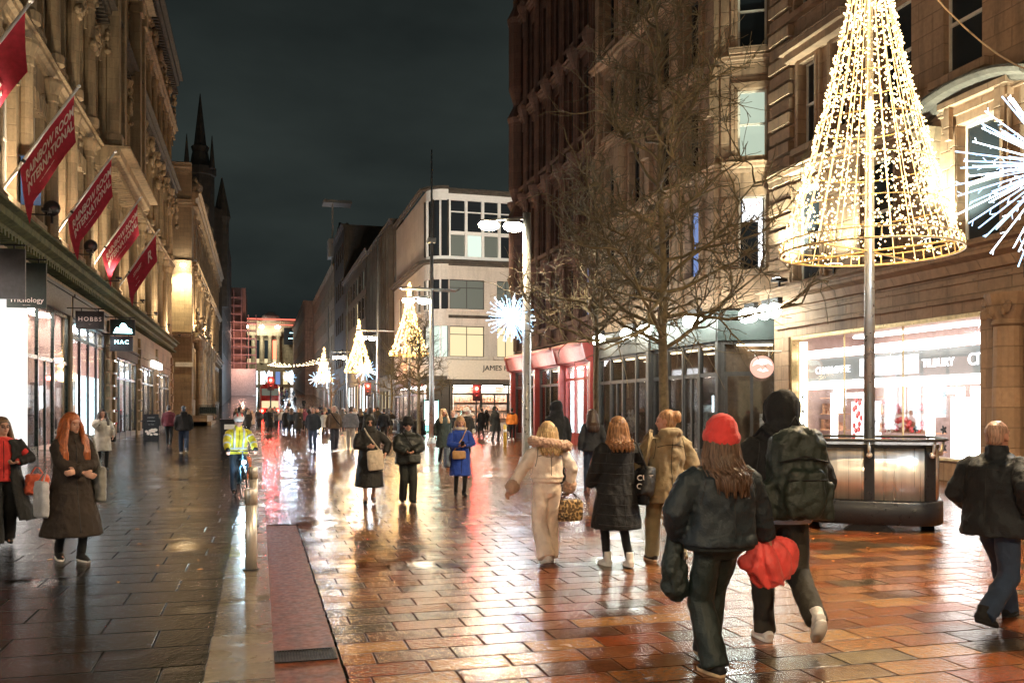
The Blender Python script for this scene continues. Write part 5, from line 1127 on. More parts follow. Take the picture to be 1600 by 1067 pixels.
def ik(a, c, l1, l2, hint):
    a, c = V(a), V(c); d = c - a; L = d.length
    if L > (l1 + l2) * .999: c = a + d * ((l1 + l2) * .999 / L); d = c - a; L = d.length
    x = (l1 * l1 - l2 * l2 + L * L) / (2 * L); h = sqrt(max(0, l1 * l1 - x * x)); u = d / L; n = V(hint) - u * V(hint).dot(u)
    return a + u * x + n.normalized() * h, c
CM = {}
def cm(c, rough=.85, sheen=.15, name='coat_cloth', bump=.004):
    k = (tuple(c), rough)
    if k not in CM: CM[k] = cloth(name, c, rough, bump, 90, sheen)
    return CM[k]
HM = {}
def hm(c):
    if c not in HM: HM[c] = hairmat('hair', c)
    return HM[c]
def person(loc, rz, height, label, P, vox=.014, group='pedestrians on the wet street', bodyvox=None, amp=1.0, seed=1):
    s = height / 1.70; g = P.get; bv = bodyvox or vox * .75
    hip0 = .90
    for k_, d_ in (('l', (.12, 0)), ('r', (-.12, 0))):
        q_ = g(k_, d_); hip0 = min(hip0, .082 + q_[1] + sqrt(max(.1, .695 - q_[0] ** 2)))
    lean = g('lean', 0.0); hip = g('hip', max(.80, hip0)); hy = g('hipy', 0.0); w = g('w', 1.0)
    def up(p): p = V(p); return V((p.x, p.y + hy + max(0, p.z - .93) * math.tan(lean), p.z + hip - .90))
    hyaw, hpit = g('head', (0, 0)); pv = V((0, -.01, 1.47))
    HMx = Matrix.Rotation(hyaw, 4, 'Z') @ Matrix.Rotation(hpit, 4, 'X') @ Matrix.Scale(1.07, 4)
    def hd(p): return up(HMx @ (V(p) - pv) + pv)
    # joints
    feet = {}; J = {}
    for sd, k, f0 in ((-1, 'l', (.12, 0)), (1, 'r', (-.12, 0))):
        f = g(k, f0); fx = f[2] if len(f) > 2 else sd * .085
        ank = V((fx, f[0] - .02, .085 + f[1])); hj = up((sd * .085, 0, .90)); kn, ank = ik(hj, ank, .42, .42, (sd * .05, 1, 0)); feet[sd] = ank; J[sd] = (hj, kn, ank)
        h = V(g('hl' if sd < 0 else 'hr', (sd * .25, .05 * -sd, .86))); sh = up((sd * .160 * w, -.01, 1.375)); el, h = ik(sh, h, .285, .255, g('el' if sd < 0 else 'er', (sd * .5, -1, -.2))); J[sd] += (sh, el, h)
    def inflate_rings(R_): return [(up((0, 0, z)).z, rx, ry, 0, up((0, 0, z)).y + (q[0] if q else 0)) for z, rx, ry, *q in R_]
    B = MB()
    B.loft(inflate_rings([(.84, .13 * w, .10), (.95, .155 * w, .11), (1.06, .125 * w, .095), (1.22, .145 * w, .11), (1.34, .155 * w, .10), (1.41, .11 * w, .075), (1.46, .05, .05)]), 14)
    for sd in (-1, 1):
        hj, kn, an, sh, el, h = J[sd]
        B.tube([hj, hj.lerp(kn, .5), kn, kn.lerp(an, .35), an, an + V((0, .0, -.05))], [.078, .064, .045, .044, .031, .032], 10)
        B.tube([an + V((0, -.05, -.045)), an + V((0, .06, -.05)), an + V((0, .15, -.06))], [.022, .024, .014], 8)
        B.tube([sh, sh.lerp(el, .5), el, el.lerp(h, .4), h], [.046, .040, .034, .033, .025], 10)
    B.tube([up((0, -.015, 1.40)), up((0, -.005, 1.47)), hd((0, .0, 1.545))], [.058, .052, .052], 12)
    R3 = HMx.to_3x3()
    def he(c, r, M=None): B.ell(hd(c), r, R3.to_4x4() if M is None else (R3.to_4x4() @ M), 14, 10)
    he((0, -.012, 1.605), (.074, .092, .088)); he((0, .022, 1.545), (.058, .064, .078)); he((0, .05, 1.497), (.030, .030, .026)); he((0, .092, 1.553), (.013, .020, .017)); he((0, .083, 1.575), (.009, .014, .03)); he((-.075, -.005, 1.565), (.010, .02, .03)); he((.075, -.005, 1.565), (.010, .02, .03)); he((0, .075, 1.523), (.024, .014, .010)); he((0, .07, 1.605), (.05, .02, .012))
    def hand(sd):
        hj, kn, an, sh, el, h = J[sd]; d = (h - el).normalized(); n0 = V(g('pl' if sd < 0 else 'pr', (-sd, 0, 0))); n = (n0 - d * n0.dot(d)).normalized(); l = d.cross(n) * sd; cu = g('cl' if sd < 0 else 'cr', .35)
        Mx = Matrix((l, n, d)).transposed().to_4x4(); B.ell(h + d * .05, (.042, .017, .055), Mx, 10, 8)
        for i, L in enumerate((.058, .072, .078, .070)):
            p = h + d * .088 + l * (-.030 + .0205 * i); dd = d; pts = [p - d * .02, p]
            for k in range(3):
                a = cu * (1 + .15 * (3 - i)); dd = (dd * cos(a) + n * sin(a)).normalized(); p = p + dd * L * (.44, .32, .24)[k]; pts.append(p)
            B.tube(pts, [.0095, .0095, .009, .0085, .0065], 6)
        p = h + d * .03 + l * .034; B.tube([p - l * .012, p, p + (d * .7 + l * .6 + n * .3).normalized() * .034, p + (d * .95 + l * .35 + n * .5).normalized() * .062], [.012, .0115, .010, .007], 6)
    for sd in (-1, 1):
        if g('hide_l' if sd < 0 else 'hide_r'): continue
        hand(sd)
    def fin(mb, v, nm, mat, sm=3, am=0.0, fs=(8, 8, 4), ridge=False, par=None, zr=None):
        me = remesh(mb, v, sm, am * amp, fs, seed, nm, mat, ridge, zr)
        for q in me.vertices: q.co *= s
        return link(nm, me, par)
    bme = remesh(B, bv, 2, 0, name='person', mat=M[g('skin', 'skin')])
    for q in bme.vertices: q.co *= s
    root = link('person', bme, None, loc, rz); tag(root, label, 'person', group)
    # face marks
    if g('face', True) and vox < .0235:
        m = MB()
        for sd in (-1, 1): m.ell(hd((sd * .029, .0765, 1.572)), (.0105, .006, .006), R3.to_4x4(), 8, 6)
        m.v = [tuple(V(p) * s) for p in m.v]; m.build('eyes', M['eye'], root, True, world=False)
        m = MB(); m.ell(hd((0, .0865, 1.522)), (.020, .006, .006), R3.to_4x4(), 8, 6); m.v = [tuple(V(p) * s) for p in m.v]; m.build('mouth', M['lip'], root, True, world=False)
        m = MB()
        for sd in (-1, 1): m.tube([hd((sd * .014, .086, 1.594)), hd((sd * .045, .074, 1.594))], .0045, 5)
        m.v = [tuple(V(p) * s) for p in m.v]; m.build('eyebrows', hm(g('hair', ('', (.05, .03, .02)))[1]), root, True, world=False)
    # trousers
    lg = g('legs')
    if lg:
        c, kn_r, hem = lg[:3]; m = MB()
        m.loft(inflate_rings([(.80, .10 * w, .085), (.86, .155 * w, .115), (.95, .165 * w, .12), (1.04, .145 * w, .11)]), 14)
        for sd in (-1, 1):
            hj, kn, an = J[sd][:3]; e = an + V((0, 0, -.035)) if hem > .05 else an
            m.tube([hj + V((0, 0, .03)), hj.lerp(kn, .5), kn, kn.lerp(e, .5), e], [.095, .5 * (.095 + kn_r), kn_r, (kn_r + hem) * .5, hem], 12)
        fin(m, vox, 'trousers', c, 3, .010 if hem > .05 else .003, (7, 7, 5), True, root)
    sk = g('skirt')
    if sk:
        c, z0, rx = sk; m = MB(); m.loft([(z0, rx, rx * .8, 0, hy), (.6, rx * .9, rx * .75, 0, hy), (.95, .165, .12, 0, hy), (1.03, .14, .11, 0, hy)], 18); fin(m, vox, 'skirt', c, 3, .012, (9, 9, 1.5), True, root)
    # shoes
    shc = g('shoes', (cm((.02, .02, .02), .5), None, 0))
    for sd in (-1, 1):
        an = J[sd][2]; f = g('l' if sd < 0 else 'r', (0, 0)); pit = -min(1.1, f[1] * 4.5) if f[0] < 0 else min(.4, f[1] * 4); Mx = Matrix.Translation(an) @ Matrix.Rotation(pit, 4, 'X') @ Matrix.Rotation(-sd * .12, 4, 'Z')
        m = MB(Mx); m.tube([(0, -.085, -.05), (0, -.03, -.035), (0, .06, -.045), (0, .13, -.06), (0, .175, -.066)], [(.034, .032), (.042, .045), (.044, .036), (.040, .024), (.022, .014)], 10, up=(1, 0, 0)); m.tube([(0, -.02, -.04), (0, -.025, .05 + shc[2])], [.046, .045], 10)
        o = fin(m, max(.011, vox * .7), 'shoe', shc[0], 2, 0, par=root)
        if shc[1]:
            m = MB(Mx); m.loft([(-.088, .044, .128, 0, .045), (-.064, .046, .132, 0, .045)], 16, 2.6); m.v = [tuple(V(p) * s) for p in m.v]; m.build('sole', shc[1], o, True, world=False)
    # top
    t = g('top')
    if t:
        c = t['c']; hem = t['hem']; f = t.get('fit', .02); fl = t.get('flare', .03); m = MB(); crop = t.get('crop')
        rg = [(1.455, .065, .065, -.01), (1.435, .10 * w, .078), (1.405, .142 * w + f * .3, .094), (1.35, .165 * w + f * .7, .115 + f * .8), (1.22, .163 * w + f * .85, .122 + f), (1.08, .148 * w + f, .115 + f), (.96, .165 * w + f * .85, .128 + f * .9)]
        if hem < .93:
            z = .96
            for k in range(1, 5):
                zz = .96 + (hem - .96) * k / 4; e = (.96 - zz) / .5 * fl; rg.append((zz, .170 * w + f * .85 + e, .135 + f + e * 1.1))
        else: rg = [q for q in rg if q[0] > hem + .03] + [(hem + .03, .168 * w + f * 1.2, .128 + f * 1.2), (hem, .150 * w + f * .9, .112 + f * .9)]
        m.loft([(z_, rx, ry, 0, cy) for z_, rx, ry, _, cy in inflate_rings(rg[::-1])], 22, 2.2)
        for sd in (-1, 1):
            hj, kn, an, sh, el, h = J[sd]; sl = t.get('sleeve', .012) * .55 + f * .32; e = el.lerp(h, .94)
            m.tube([sh + V((-sd * .035, 0, .0)), sh.lerp(el, .25), sh.lerp(el, .7), el, el.lerp(e, .5), e], [.062 + f * .2, .056 + sl, .048 + sl, .046 + sl, .042 + sl, .034 + sl * .9], 12)
        hd_ = t.get('hood')
        if hd_ == 'up':
            m.ell(hd((0, -.035, 1.595)), (.112, .120, .132), R3.to_4x4(), 16, 10); m.ell(hd((0, -.105, 1.60)), (.07, .06, .10), R3.to_4x4(), 12, 8); m.ell(hd((0, -.07, 1.50)), (.10, .09, .07), R3.to_4x4(), 12, 8); m.tube([up((0, -.02, 1.40)), hd((0, -.03, 1.50))], [.155, .130], 14)
            m.tube([hd((.088 * cos(a), .070 - .02 * abs(sin(a)), 1.575 + .115 * sin(a))) for a in [i * pi / 10 - .35 * pi for i in range(18)]], .020, 7)
        elif hd_ == 'down':
            m.tube([up((.13 * cos(a), -.06 + .085 * sin(a) * (1 if sin(a) < 0 else .75), 1.44 + .02 * sin(a * 1) * -1)) for a in [pi * (-.15) - i * pi * .7 / 8 for i in range(9)]], [.03, .045, .055, .06, .062, .06, .055, .045, .03], 9); m.ell(up((0, -.135, 1.385)), (.12, .06, .10), None, 12, 8)
        elif hd_ == 'collar':
            m.tube([up((0, -.012, 1.42)), hd((0, -.012, 1.51))], [(.085, .085), (.075, .08)], 14)
        fin(m, vox, t.get('name', 'coat'), c, t.get('sm', 3), t.get('amp', .012), t.get('fs', (7, 7, 5)), True, root)
        if hd_ == 'fur':
            m = MB(); m.ell(up((0, -.12, 1.37)), (.14, .065, .10), None, 12, 8); fin(m, vox, 'hood', c, 3, .008, par=root)
            m = MB(); m.tube([up((.225 * cos(a), -.09 + .105 * sin(a), 1.455 - .035 * cos(a))) for a in [i * 2 * pi / 16 for i in range(17)]], [.062] * 17, 10, True); fin(m, .011, 'fur_trim', t['fur'], 1, .016, (38, 38, 38), False, root)
            for sd in (-1, 1):
                el, h = J[sd][4:]; m = MB(); d = (h - el).normalized(); m.ell(h - d * .03, (.088, .088, .10), d.to_track_quat('Z', 'Y').to_matrix().to_4x4(), 12, 8); fin(m, .011, 'fur_cuff', t['fur'], 1, .014, (40, 40, 40), False, root)
        if t.get('quilt'):
            pass
    # hair
    hs, hc = g('hair', ('short', (.03, .02, .015))); m = MB(); hmtl = hm(hc)
    def hp(c, r): m.ell(hd(c), r, R3.to_4x4(), 14, 10)
    if hs == 'short': hp((0, -.024, 1.622), (.083, .094, .082)); hp((0, -.05, 1.56), (.072, .055, .07))
    if hs == 'crop': hp((0, -.022, 1.611), (.0765, .0915, .0845)); hp((0, -.045, 1.56), (.068, .055, .06))
    if hs in ('long', 'bob', 'mid', 'verylong'):
        hp((0, -.022, 1.622), (.090, .100, .088)); hp((0, -.055, 1.55), (.085, .06, .10)); L = {'long': 1.27, 'bob': 1.44, 'mid': 1.35, 'verylong': 1.10}[hs]
        for i in range(21):
            a = pi * (.98 + 1.04 * i / 20); x, y = .088 * cos(a), .088 * sin(a) - .02; k = 1.25 if hs != 'bob' else 1.05
            z1 = L + .05 * sin(i * 2.1); out = .06 * k
            m.tube([hd((x, y, 1.60)), hd((x * 1.12, y * 1.05 - .005, 1.52)), up((x * 1.35, (y - .02) * 1.25, 1.42)), up((x * 1.35, (y - .045) * 1.3 - (.03 if hs != 'bob' else 0), (1.42 + z1) / 2)), up((x * 1.15, (y - .045) * 1.35 - (.025 if hs != 'bob' else 0), z1))][: 5 if hs != 'bob' else 4], [.026, .026, .026, .024, .010][: 5 if hs != 'bob' else 4], 7)
        if hs == 'verylong' or g('fronthair'):
            for sd in (-1, 1):
                for q in range(3): m.tube([hd((sd * .075, .02 - q * .02, 1.63)), hd((sd * .088, .045 - q * .02, 1.54)), up((sd * (.10 + .02 * q), .10 - q * .02, 1.40)), up((sd * (.10 + .02 * q), .135, 1.25)), up((sd * (.09 + .03 * q), .145, L))], [.018, .026, .032, .03, .012], 7)
    if hs == 'bun': hp((0, -.022, 1.617), (.082, .096, .082)); hp((0, -.05, 1.56), (.075, .06, .075)); hp((0, -.112, 1.63), (.056, .050, .054)); hp((.02, -.13, 1.60), (.03, .03, .04))
    if m.v: fin(m, max(.010, vox * .75), 'hair', hmtl, 3, .006, (55, 55, 6), False, root)
    ht = g('hat')
    if ht:
        m = MB()
        if ht[0] == 'beanie': m.ell(hd((0, -.02, 1.645)), (.104, .114, .125), R3.to_4x4(), 16, 12); m.tube([hd((.103 * cos(a), -.018 + .112 * sin(a), 1.618 + .012 * sin(a))) for a in [i * pi / 10 for i in range(21)]], [(.038, .017)] * 21, 8, True, up=(0, 0, 1)); fin(m, .011, 'beanie', ht[1], 1, .007, (50, 50, 12), False, root)
        if ht[0] == 'helmet': m.ell(hd((0, -.01, 1.655)), (.108, .135, .10), R3.to_4x4(), 16, 12); m.tube([hd((0, y, 1.757 - (y + .01) ** 2 * 5)) for y in (-.12, -.05, 0, .06, .11)], .014, 6); fin(m, .011, 'helmet', ht[1], 1, par=root)
    if t and t.get('band'):
        m = MB(); z = t['hem']; m.loft([(q_, (.150 * w + f * .9) * k_, (.112 + f * .9) * k_, 0, up((0, 0, z)).y) for q_, k_ in ((up((0, 0, z)).z - .035, 1.0), (up((0, 0, z)).z - .025, 1.04), (up((0, 0, z)).z + .03, 1.05), (up((0, 0, z)).z + .045, 1.0))], 22, 2.2); m.v = [tuple(V(p) * s) for p in m.v]; m.build('waistband', t['band'], root, True, world=False)
        m = MB()
        for sd in (-1, 1):
            el, h_ = J[sd][4:]; m.tube([el.lerp(h_, .86), el.lerp(h_, .99)], [.034 + t.get('sleeve', .012) * .5 + f * .28, .036 + t.get('sleeve', .012) * .45 + f * .25], 12)
        m.v = [tuple(V(p) * s) for p in m.v]; m.build('cuffs', t['band'], root, True, world=False)
    if t and vox < .0185 and not g('noseam'):
        from mathutils.bvhtree import BVHTree
        tm = [c_ for c_ in root.children if c_.name.split('.')[0] == t.get('name', 'coat')][0].data
        bv = BVHTree.FromPolygons([v_.co for v_ in tm.vertices], [tuple(p_.vertices) for p_ in tm.polygons]); m = MB()
        def line(P_, r_=.0035):
            run = []
            for o_, d_ in P_:
                hit = bv.ray_cast(V(o_) * s, V(d_))
                if hit[0] is None or hit[3] > .75: continue
                run.append(hit[0] + hit[1] * .0008)
            if len(run) > 2: m.tube(run, r_, 5)
        zt, zb = up((0, 0, 1.40)).z, up((0, 0, t['hem'] + .05)).z; cy = lambda z: up((0, 0, z)).y
        zs_ = [zt + (zb - zt) * i / 24 for i in range(25)]
        line([((0, -.7 + cy(z), z), (0, 1, 0)) for z in zs_]); line([((0, .7 + cy(z), z), (0, -1, 0)) for z in zs_], .005)
        line([((x, -.7, up((0, 0, 1.33 - 1.2 * x * x)).z), (0, 1, 0)) for x in [-.15 + .3 * i / 16 for i in range(17)]])
        for sd in (-1, 1):
            line([((sd * (.145 + .03 * (i / 12)) * w, -.7, up((0, 0, 1.40 - .22 * i / 12)).z), (0, 1, 0)) for i in range(13)]); line([((sd * (.145 + .03 * (i / 12)) * w, .7, up((0, 0, 1.40 - .22 * i / 12)).z), (0, -1, 0)) for i in range(13)])
            line([((sd * (.07 + .05 * i / 6), .7, up((0, 0, 1.02 - .08 * i / 6)).z), (0, -1, 0)) for i in range(7)], .004)
        if t.get('quilt'):
            z = zt - .10
            while z > zb:
                for d0 in (-1, 1): line([((.32 * cos(a_) * w, .7 * d0, z + .008 * sin(a_ * 3)), (0, -d0, 0)) for a_ in [pi * i / 24 for i in range(25)]], .0045)
                z -= .115
        if m.v: m.build('seams', cm((.004, .004, .005) if max(t['c'].node_tree.nodes['Color Ramp'].color_ramp.elements[0].color[:3]) > .03 else (.03, .03, .032), .9, 0, 'seam_thread'), root, True, world=False)
    if hs in ('long', 'mid', 'verylong') and vox < .0185:
        m = MB(); qh = random.Random(seed + 5); Lh = {'long': 1.27, 'mid': 1.35, 'verylong': 1.10}[hs]
        for i in range(90):
            a_ = pi * qh.uniform(.96, 2.04); k_ = qh.uniform(1.14, 1.34); x, y = .088 * k_ * cos(a_), .088 * k_ * sin(a_) - .02; z1 = Lh + qh.uniform(-.05, .12); j = [qh.uniform(-.014, .014) for _ in range(8)]
            m.tube([hd((x * .85, y * .85, 1.64)), hd((x * 1.0, y, 1.58)), hd((x * 1.08 + j[0], y * 1.04 - .005, 1.50)), up((x * 1.28 + j[1], (y - .02) * 1.22 + j[2], 1.42)), up((x * 1.28 + j[3], (y - .045) * 1.26 - .035 + j[4], (1.42 + z1) / 2)), up((x * 1.2 + j[5], (y - .045) * 1.3 - .03 + j[6], z1))], [.003, .0045, .005, .005, .004, .001], 4)
        m.v = [tuple(V(p) * s) for p in m.v]; m.build('hair_strands', hm(tuple(min(1, c_ * 1.5) for c_ in hc)), root, True, world=False)
    for nm, mt, fn in g('extra', ()):
        m = MB(); fn(m, up, hd, J); m.v = [tuple(V(p) * s) for p in m.v]; m.build(nm, mt, root, True, world=False)
    root['_s'] = s; del root['_s']
    return root, J, s
def bag(name, label, cat, loc, rz, s, parts, group=None):
    o = empty(name, loc, rz, label, cat, group)
    for nm, mt, fn, vx, am in parts:
        m = MB(); fn(m)
        if vx:
            me = remesh(m, vx, 2, am, (9, 9, 7), 3, nm, mt, True)
            for v in me.vertices: v.co *= s
            link(nm, me, o)
        else: m.v = [tuple(V(p) * s) for p in m.v]; m.build(nm, mt, o, True, world=False)
    return o
def rbox(m, c, h, p=5, n=24, M_=None):      # soft box, half sizes h
    mm = MB(); k = [(-1, .86), (-.9, .96), (-.5, 1), (.5, 1), (.9, .94), (1, .8)]
    mm.loft([(z * h[2], h[0] * q, h[1] * q) for z, q in k], n, p); vs = [V(v) for v in mm.v]
    if M_ is not None: vs = [M_ @ v for v in vs]
    m.add([v + V(c) for v in vs], mm.f)
BLK = cm((.009, .009, .010)); NAVY = cm((.010, .019, .027), .6); DGRN = cm((.008, .017, .016), .55); DARKB = cm((.020, .016, .012)); JEAN = cm((.026, .044, .085), .9); BROWN = cm((.026, .016, .011)); WHT = cm((.75, .72, .68), .6); TANC = cm((.26, .19, .10), .75); PINK = cm((.86, .71, .61), .85); OLIVE = cm((.22, .18, .10)); GREY = cm((.16, .16, .17)); WCOAT = cm((.52, .49, .44)); BLUE = cm((.012, .055, .36), .8); MAROON = cm((.10, .015, .025)); ORNG = cm((.75, .22, .02), .6); HIVIS = cm((.78, .72, .05), .6); REDF = cm((.62, .045, .04), .9); SOLE = cm((.55, .38, .22), .6); CREAMB = cm((.62, .52, .40)); LEG = cm((.007, .007, .008), .9); FUR = cm((.46, .29, .21), 1, .6); NAVYL = cm((.02, .035, .06), .6)
Pp = lambda px, py: gnd(px, py)
# 1 the woman in the red beanie
p = Pp(1124, 1050)
w1, J1, s1 = person(p, R(6), 1.66, 'woman in a red beanie and dark jacket walking away, long brown hair down her back', dict(
    l=(-.02, 0, -.06), r=(.30, .02), hr=(.50, .10, .80), hl=(-.25, .13, .93), er=(.8, -.6, 0), el=(-1, -.6, 0), cr=.8, w=1.24, head=(-.12, .05), top=dict(c=NAVY, hem=.90, fit=.065, sleeve=.035, amp=.014, name='jacket', hood='collar', fs=(6, 6, 5), band=cm((.006, .012, .014), .8)),
    legs=(DGRN, .092, .098), shoes=(BLK, SOLE, 0), hair=('long', (.085, .045, .025)), hat=('beanie', REDF)), .013, seed=1)
h = J1[1][5]
def umb(m):
    q = random.Random(5); c = V((h.x + .03, h.y + .05, h.z - .16))
    ax = V((.32, .05, -1)).normalized(); e1 = V((1, 0, .32)).normalized(); e2 = ax.cross(e1); vs = []; fs = []; n_, k_ = 64, 11
    for j in range(k_):
        t = j / (k_ - 1); rr_ = (.03, .07, .12, .165, .195, .21, .215, .21, .20, .19, .16)[j]
        for i in range(n_):
            a = 2 * pi * i / n_; pl = .62 + .38 * abs(sin(a * 4 + .5 * t)) ** .7 + .10 * sin(a * 3 + 2 * t); p_ = V(h) + V((.0, .03, .03)) + ax * (t * .40 - .05 * abs(sin(a * 4)) * t) + e1 * (rr_ * pl * cos(a)) + e2 * (rr_ * .62 * pl * sin(a)); vs.append(p_)
    for j in range(k_ - 1):
        for i in range(n_): fs.append((j * n_ + i, j * n_ + (i + 1) % n_, (j + 1) * n_ + (i + 1) % n_, (j + 1) * n_ + i))
    m.add(vs, fs + [tuple(range(n_))[::-1], tuple((k_ - 1) * n_ + i for i in range(n_))])
    for i in range(5): m.ell(V(h) + V((q.uniform(-.16, -.05), .03, q.uniform(-.25, -.08))), (.07, .035, .06), Matrix.Rotation(q.uniform(-1, 1), 4, 'Y'), 10, 7)
def umb2(m): m.tube([V(h) + V((-.04, .02, .04)), V(h) + V((.12, .06, -.36))], .009, 6); m.tube([V(h) + V((.10, -.04, -.06)), V(h) + V((.19, .02, -.34))], .005, 5); m.ell(V(h) + V((-.05, .0, .05)), (.02, .02, .03))
bag('folded_umbrella', 'crumpled coral red umbrella held by the woman in the red beanie', 'umbrella', p, R(6), s1, [('canopy', cm((.80, .085, .075), .5), umb, .009, .010), ('shaft', M['iron'], umb2, 0, 0)])
def scarf(m): m.tube([J1[-1][5] + V((.0, .03, -.02)), J1[-1][5] + V((-.01, .03, -.2)), J1[-1][5] + V((.0, .04, -.36)), J1[-1][5] + V((.05, .04, -.43))], [.05, .085, .10, .06], 12)
bag('dark_tote', 'dark slouchy bag hanging at the left side of the woman in the red beanie', 'bag', p, R(6), s1, [('sack', DGRN, scarf, .013, .02), ('strap', BLK, lambda m: m.tube([J1[-1][5] + V((-.05, .05, -.06)), J1[-1][5] + V((-.02, .06, .10)), J1[-1][5] + V((.03, .02, .30)), J1[-1][5] + V((.08, -.05, .46))], [(.014, .006)] * 4, 6), 0, 0)])
# 2 hooded man with a rucksack
p = Pp(1220, 1003)
w2, J2, s2 = person(p, R(-12), 1.86, 'tall man with dark hood up and a big rucksack, walking beside the red beanie', dict(
    l=(.10, 0), r=(-.36, .17, .10), hl=(-.27, .08, .88), hr=(.27, .10, .90), head=(-.05, 0), w=1.22, top=dict(c=BLK, hem=.88, fit=.06, sleeve=.04, hood='up', name='jacket'), legs=(cm((.035, .03, .022)), .085, .075), shoes=(WHT, WHT, 0), hair=('none', (.03, .02, .02)),
    extra=(('shirt_hem', cm((.5, .58, .68)), lambda m, up, hd, J: m.loft([(.83, .205, .175), (.875, .205, .175)], 20)),)), .014, seed=2)
hood2 = [c for c in w2.children if c.name.startswith('jacket')][0]
def rs(m): rbox(m, (0, -.29, 1.16), (.185, .125, .27), 3.2); rbox(m, (0, -.43, 1.06), (.13, .05, .15), 3); rbox(m, (.2, -.28, 1.0), (.04, .09, .12), 2.5); rbox(m, (-.2, -.28, 1.0), (.04, .09, .12), 2.5); m.ell((0, -.30, 1.42), (.17, .11, .07))
def rs2(m):
    for sd in (-1, 1): m.tube([(sd * .11, -.2, 1.42), (sd * .13, -.05, 1.485), (sd * .14, .13, 1.40), (sd * .17, .15, 1.2), (sd * .19, -.1, .98)], [(.03, .012)] * 5, 8)
    m.tube([(-.04, -.25, 1.47), (0, -.27, 1.55), (.04, -.25, 1.47)], .01, 6); m.tube([(-.16, -.42, 1.26), (0, -.455, 1.30), (.16, -.42, 1.26)], .007, 5); m.tube([(-.13, -.478, 1.15), (.13, -.478, 1.15)], .005, 5)
bag('rucksack', 'bulky dark green rucksack on the back of the hooded man', 'rucksack', p, R(-12), s2, [('sack', cm((.014, .022, .017), .55), rs, .015, .018), ('straps', BLK, rs2, 0, 0)])
# 3 bald man at the right edge
p = Pp(1556, 975)
person(p, R(-70), 1.74, 'bald man in a dark jacket and blue jeans walking past the steel planter', dict(
    l=(.40, 0), r=(-.32, .07), hl=(-.26, .16, .90), hr=(.28, -.04, .90), hide_l=1, hide_r=1, head=(-.1, .05), w=1.25, skin='skin2', lean=.06, top=dict(c=cm((.008, .011, .016), .7), hem=.80, fit=.055, sleeve=.03, hood='collar', name='jacket', amp=.016), legs=(JEAN, .085, .075), shoes=(BLK, BLK, 0), hair=('crop', (.44, .27, .20))), .014, seed=3)
# 4 tan coat
p = Pp(1041, 880)
w4, J4, s4 = person(p, R(-4), 1.76, 'woman in a tan hooded parka with hair in a messy bun, looking left', dict(
    l=(.24, 0), r=(-.22, .03), hl=(-.27, .16, .92), hr=(.25, .12, .93), el=(-1, -.8, 0), head=(1.05, 0), skin='skin2', w=1.05, top=dict(c=TANC, hem=.70, fit=.05, sleeve=.035, hood='down', name='parka', amp=.018), legs=(OLIVE, .088, .080), shoes=(BROWN, SOLE, 0), hair=('bun', (.42, .22, .10))), .014, seed=4)
bag('tote_bag', 'black tote bag lettered CUT OUT on the shoulder of the woman in the tan parka', 'bag', p, R(-4), s4, [('sack', BLK, lambda m: rbox(m, (-.31, -.06, .86), (.05, .17, .20), 4), .014, .012), ('strap', TANC, lambda m: m.tube([(-.31, -.17, 1.02), (-.22, -.10, 1.40), (-.17, 0, 1.47), (-.22, .06, 1.38), (-.31, .06, 1.02)], [(.022, .006)] * 5, 6), 0, 0)])
tb = bpy.data.objects['tote_bag']
for k, s_ in enumerate(('CUT', 'OUT')): text(s_, .09, M['wtext'], tb, V((-.33, -.235, .96 - k * .09)) * s4, rotm(pi / 2, R(-12)), world=False)
# 5 black long coat
p = Pp(963, 884)
w5, J5, s5 = person(p, R(4), 1.66, 'woman in a long black padded coat and white ankle boots walking away, auburn hair', dict(
    l=(.10, 0), r=(-.14, .015), hl=(-.26, .16, .92), hr=(.24, .18, 1.0), er=(1, -.7, 0), head=(.1, .1), w=1.05, top=dict(c=BLK, hem=.44, fit=.05, flare=.07, sleeve=.03, hood=None, amp=.012, quilt=True), legs=(LEG, .060, .046), shoes=(WHT, WHT, .03), hair=('mid', (.26, .12, .045))), .014, seed=5)
bag('shoulder_bag', 'big black leather shoulder bag on the woman in the long black coat', 'bag', p, R(4), s5, [('sack', cm((.02, .018, .017), .4), lambda m: rbox(m, (.30, -.08, .95), (.09, .20, .17), 3.2, 24, Matrix.Rotation(-.25, 4, 'X') @ Matrix.Rotation(.25, 4, 'Y')), .014, .010), ('strap', BLK, lambda m: m.tube([(.27, -.22, 1.12), (.20, -.13, 1.40), (.165, .0, 1.475), (.21, .10, 1.38), (.28, .08, 1.12)], [(.014, .007)] * 5, 6), 0, 0)])
# 6 pink tracksuit
p = Pp(855, 880)
w6, J6, s6 = person(p, R(2), 1.60, 'blonde woman in a pale pink outfit with a fur trimmed hood and cuffs, walking away', dict(
    l=(-.20, .05), r=(.16, 0), hl=(-.46, .02, .90), hr=(.30, .04, .90), el=(-1, -.3, .2), er=(1, -.8, 0), head=(-.25, .12), w=1.0, cr=.9, cl=.5, pl=(0, -1, 0), top=dict(c=PINK, hem=1.02, fit=.035, sleeve=.025, hood='fur', fur=FUR, name='jacket', amp=.012, band=PINK), legs=(PINK, .098, .108), shoes=(WHT, WHT, 0), hair=('mid', (.55, .36, .18))), .013, seed=6)
h6 = J6[1][5]
lp = G('leopard_print'); co = lp.n('TexCoord').outputs['Object']; vo = lp.n('TexVoronoi', feature='F1'); vo.inputs['Scale'].default_value = 34; lp.L(co, vo.inputs['Vector']); lp.L(lp.ramp(vo.outputs['Distance'], [(.0, (.10, .05, .02)), (.28, (.36, .2, .07)), (.34, (.02, .012, .008)), (.52, (.02, .012, .008)), (.56, (.55, .36, .16))], 'CONSTANT'), lp.b.inputs['Base Color']); lp.b.inputs['Roughness'].default_value = .5
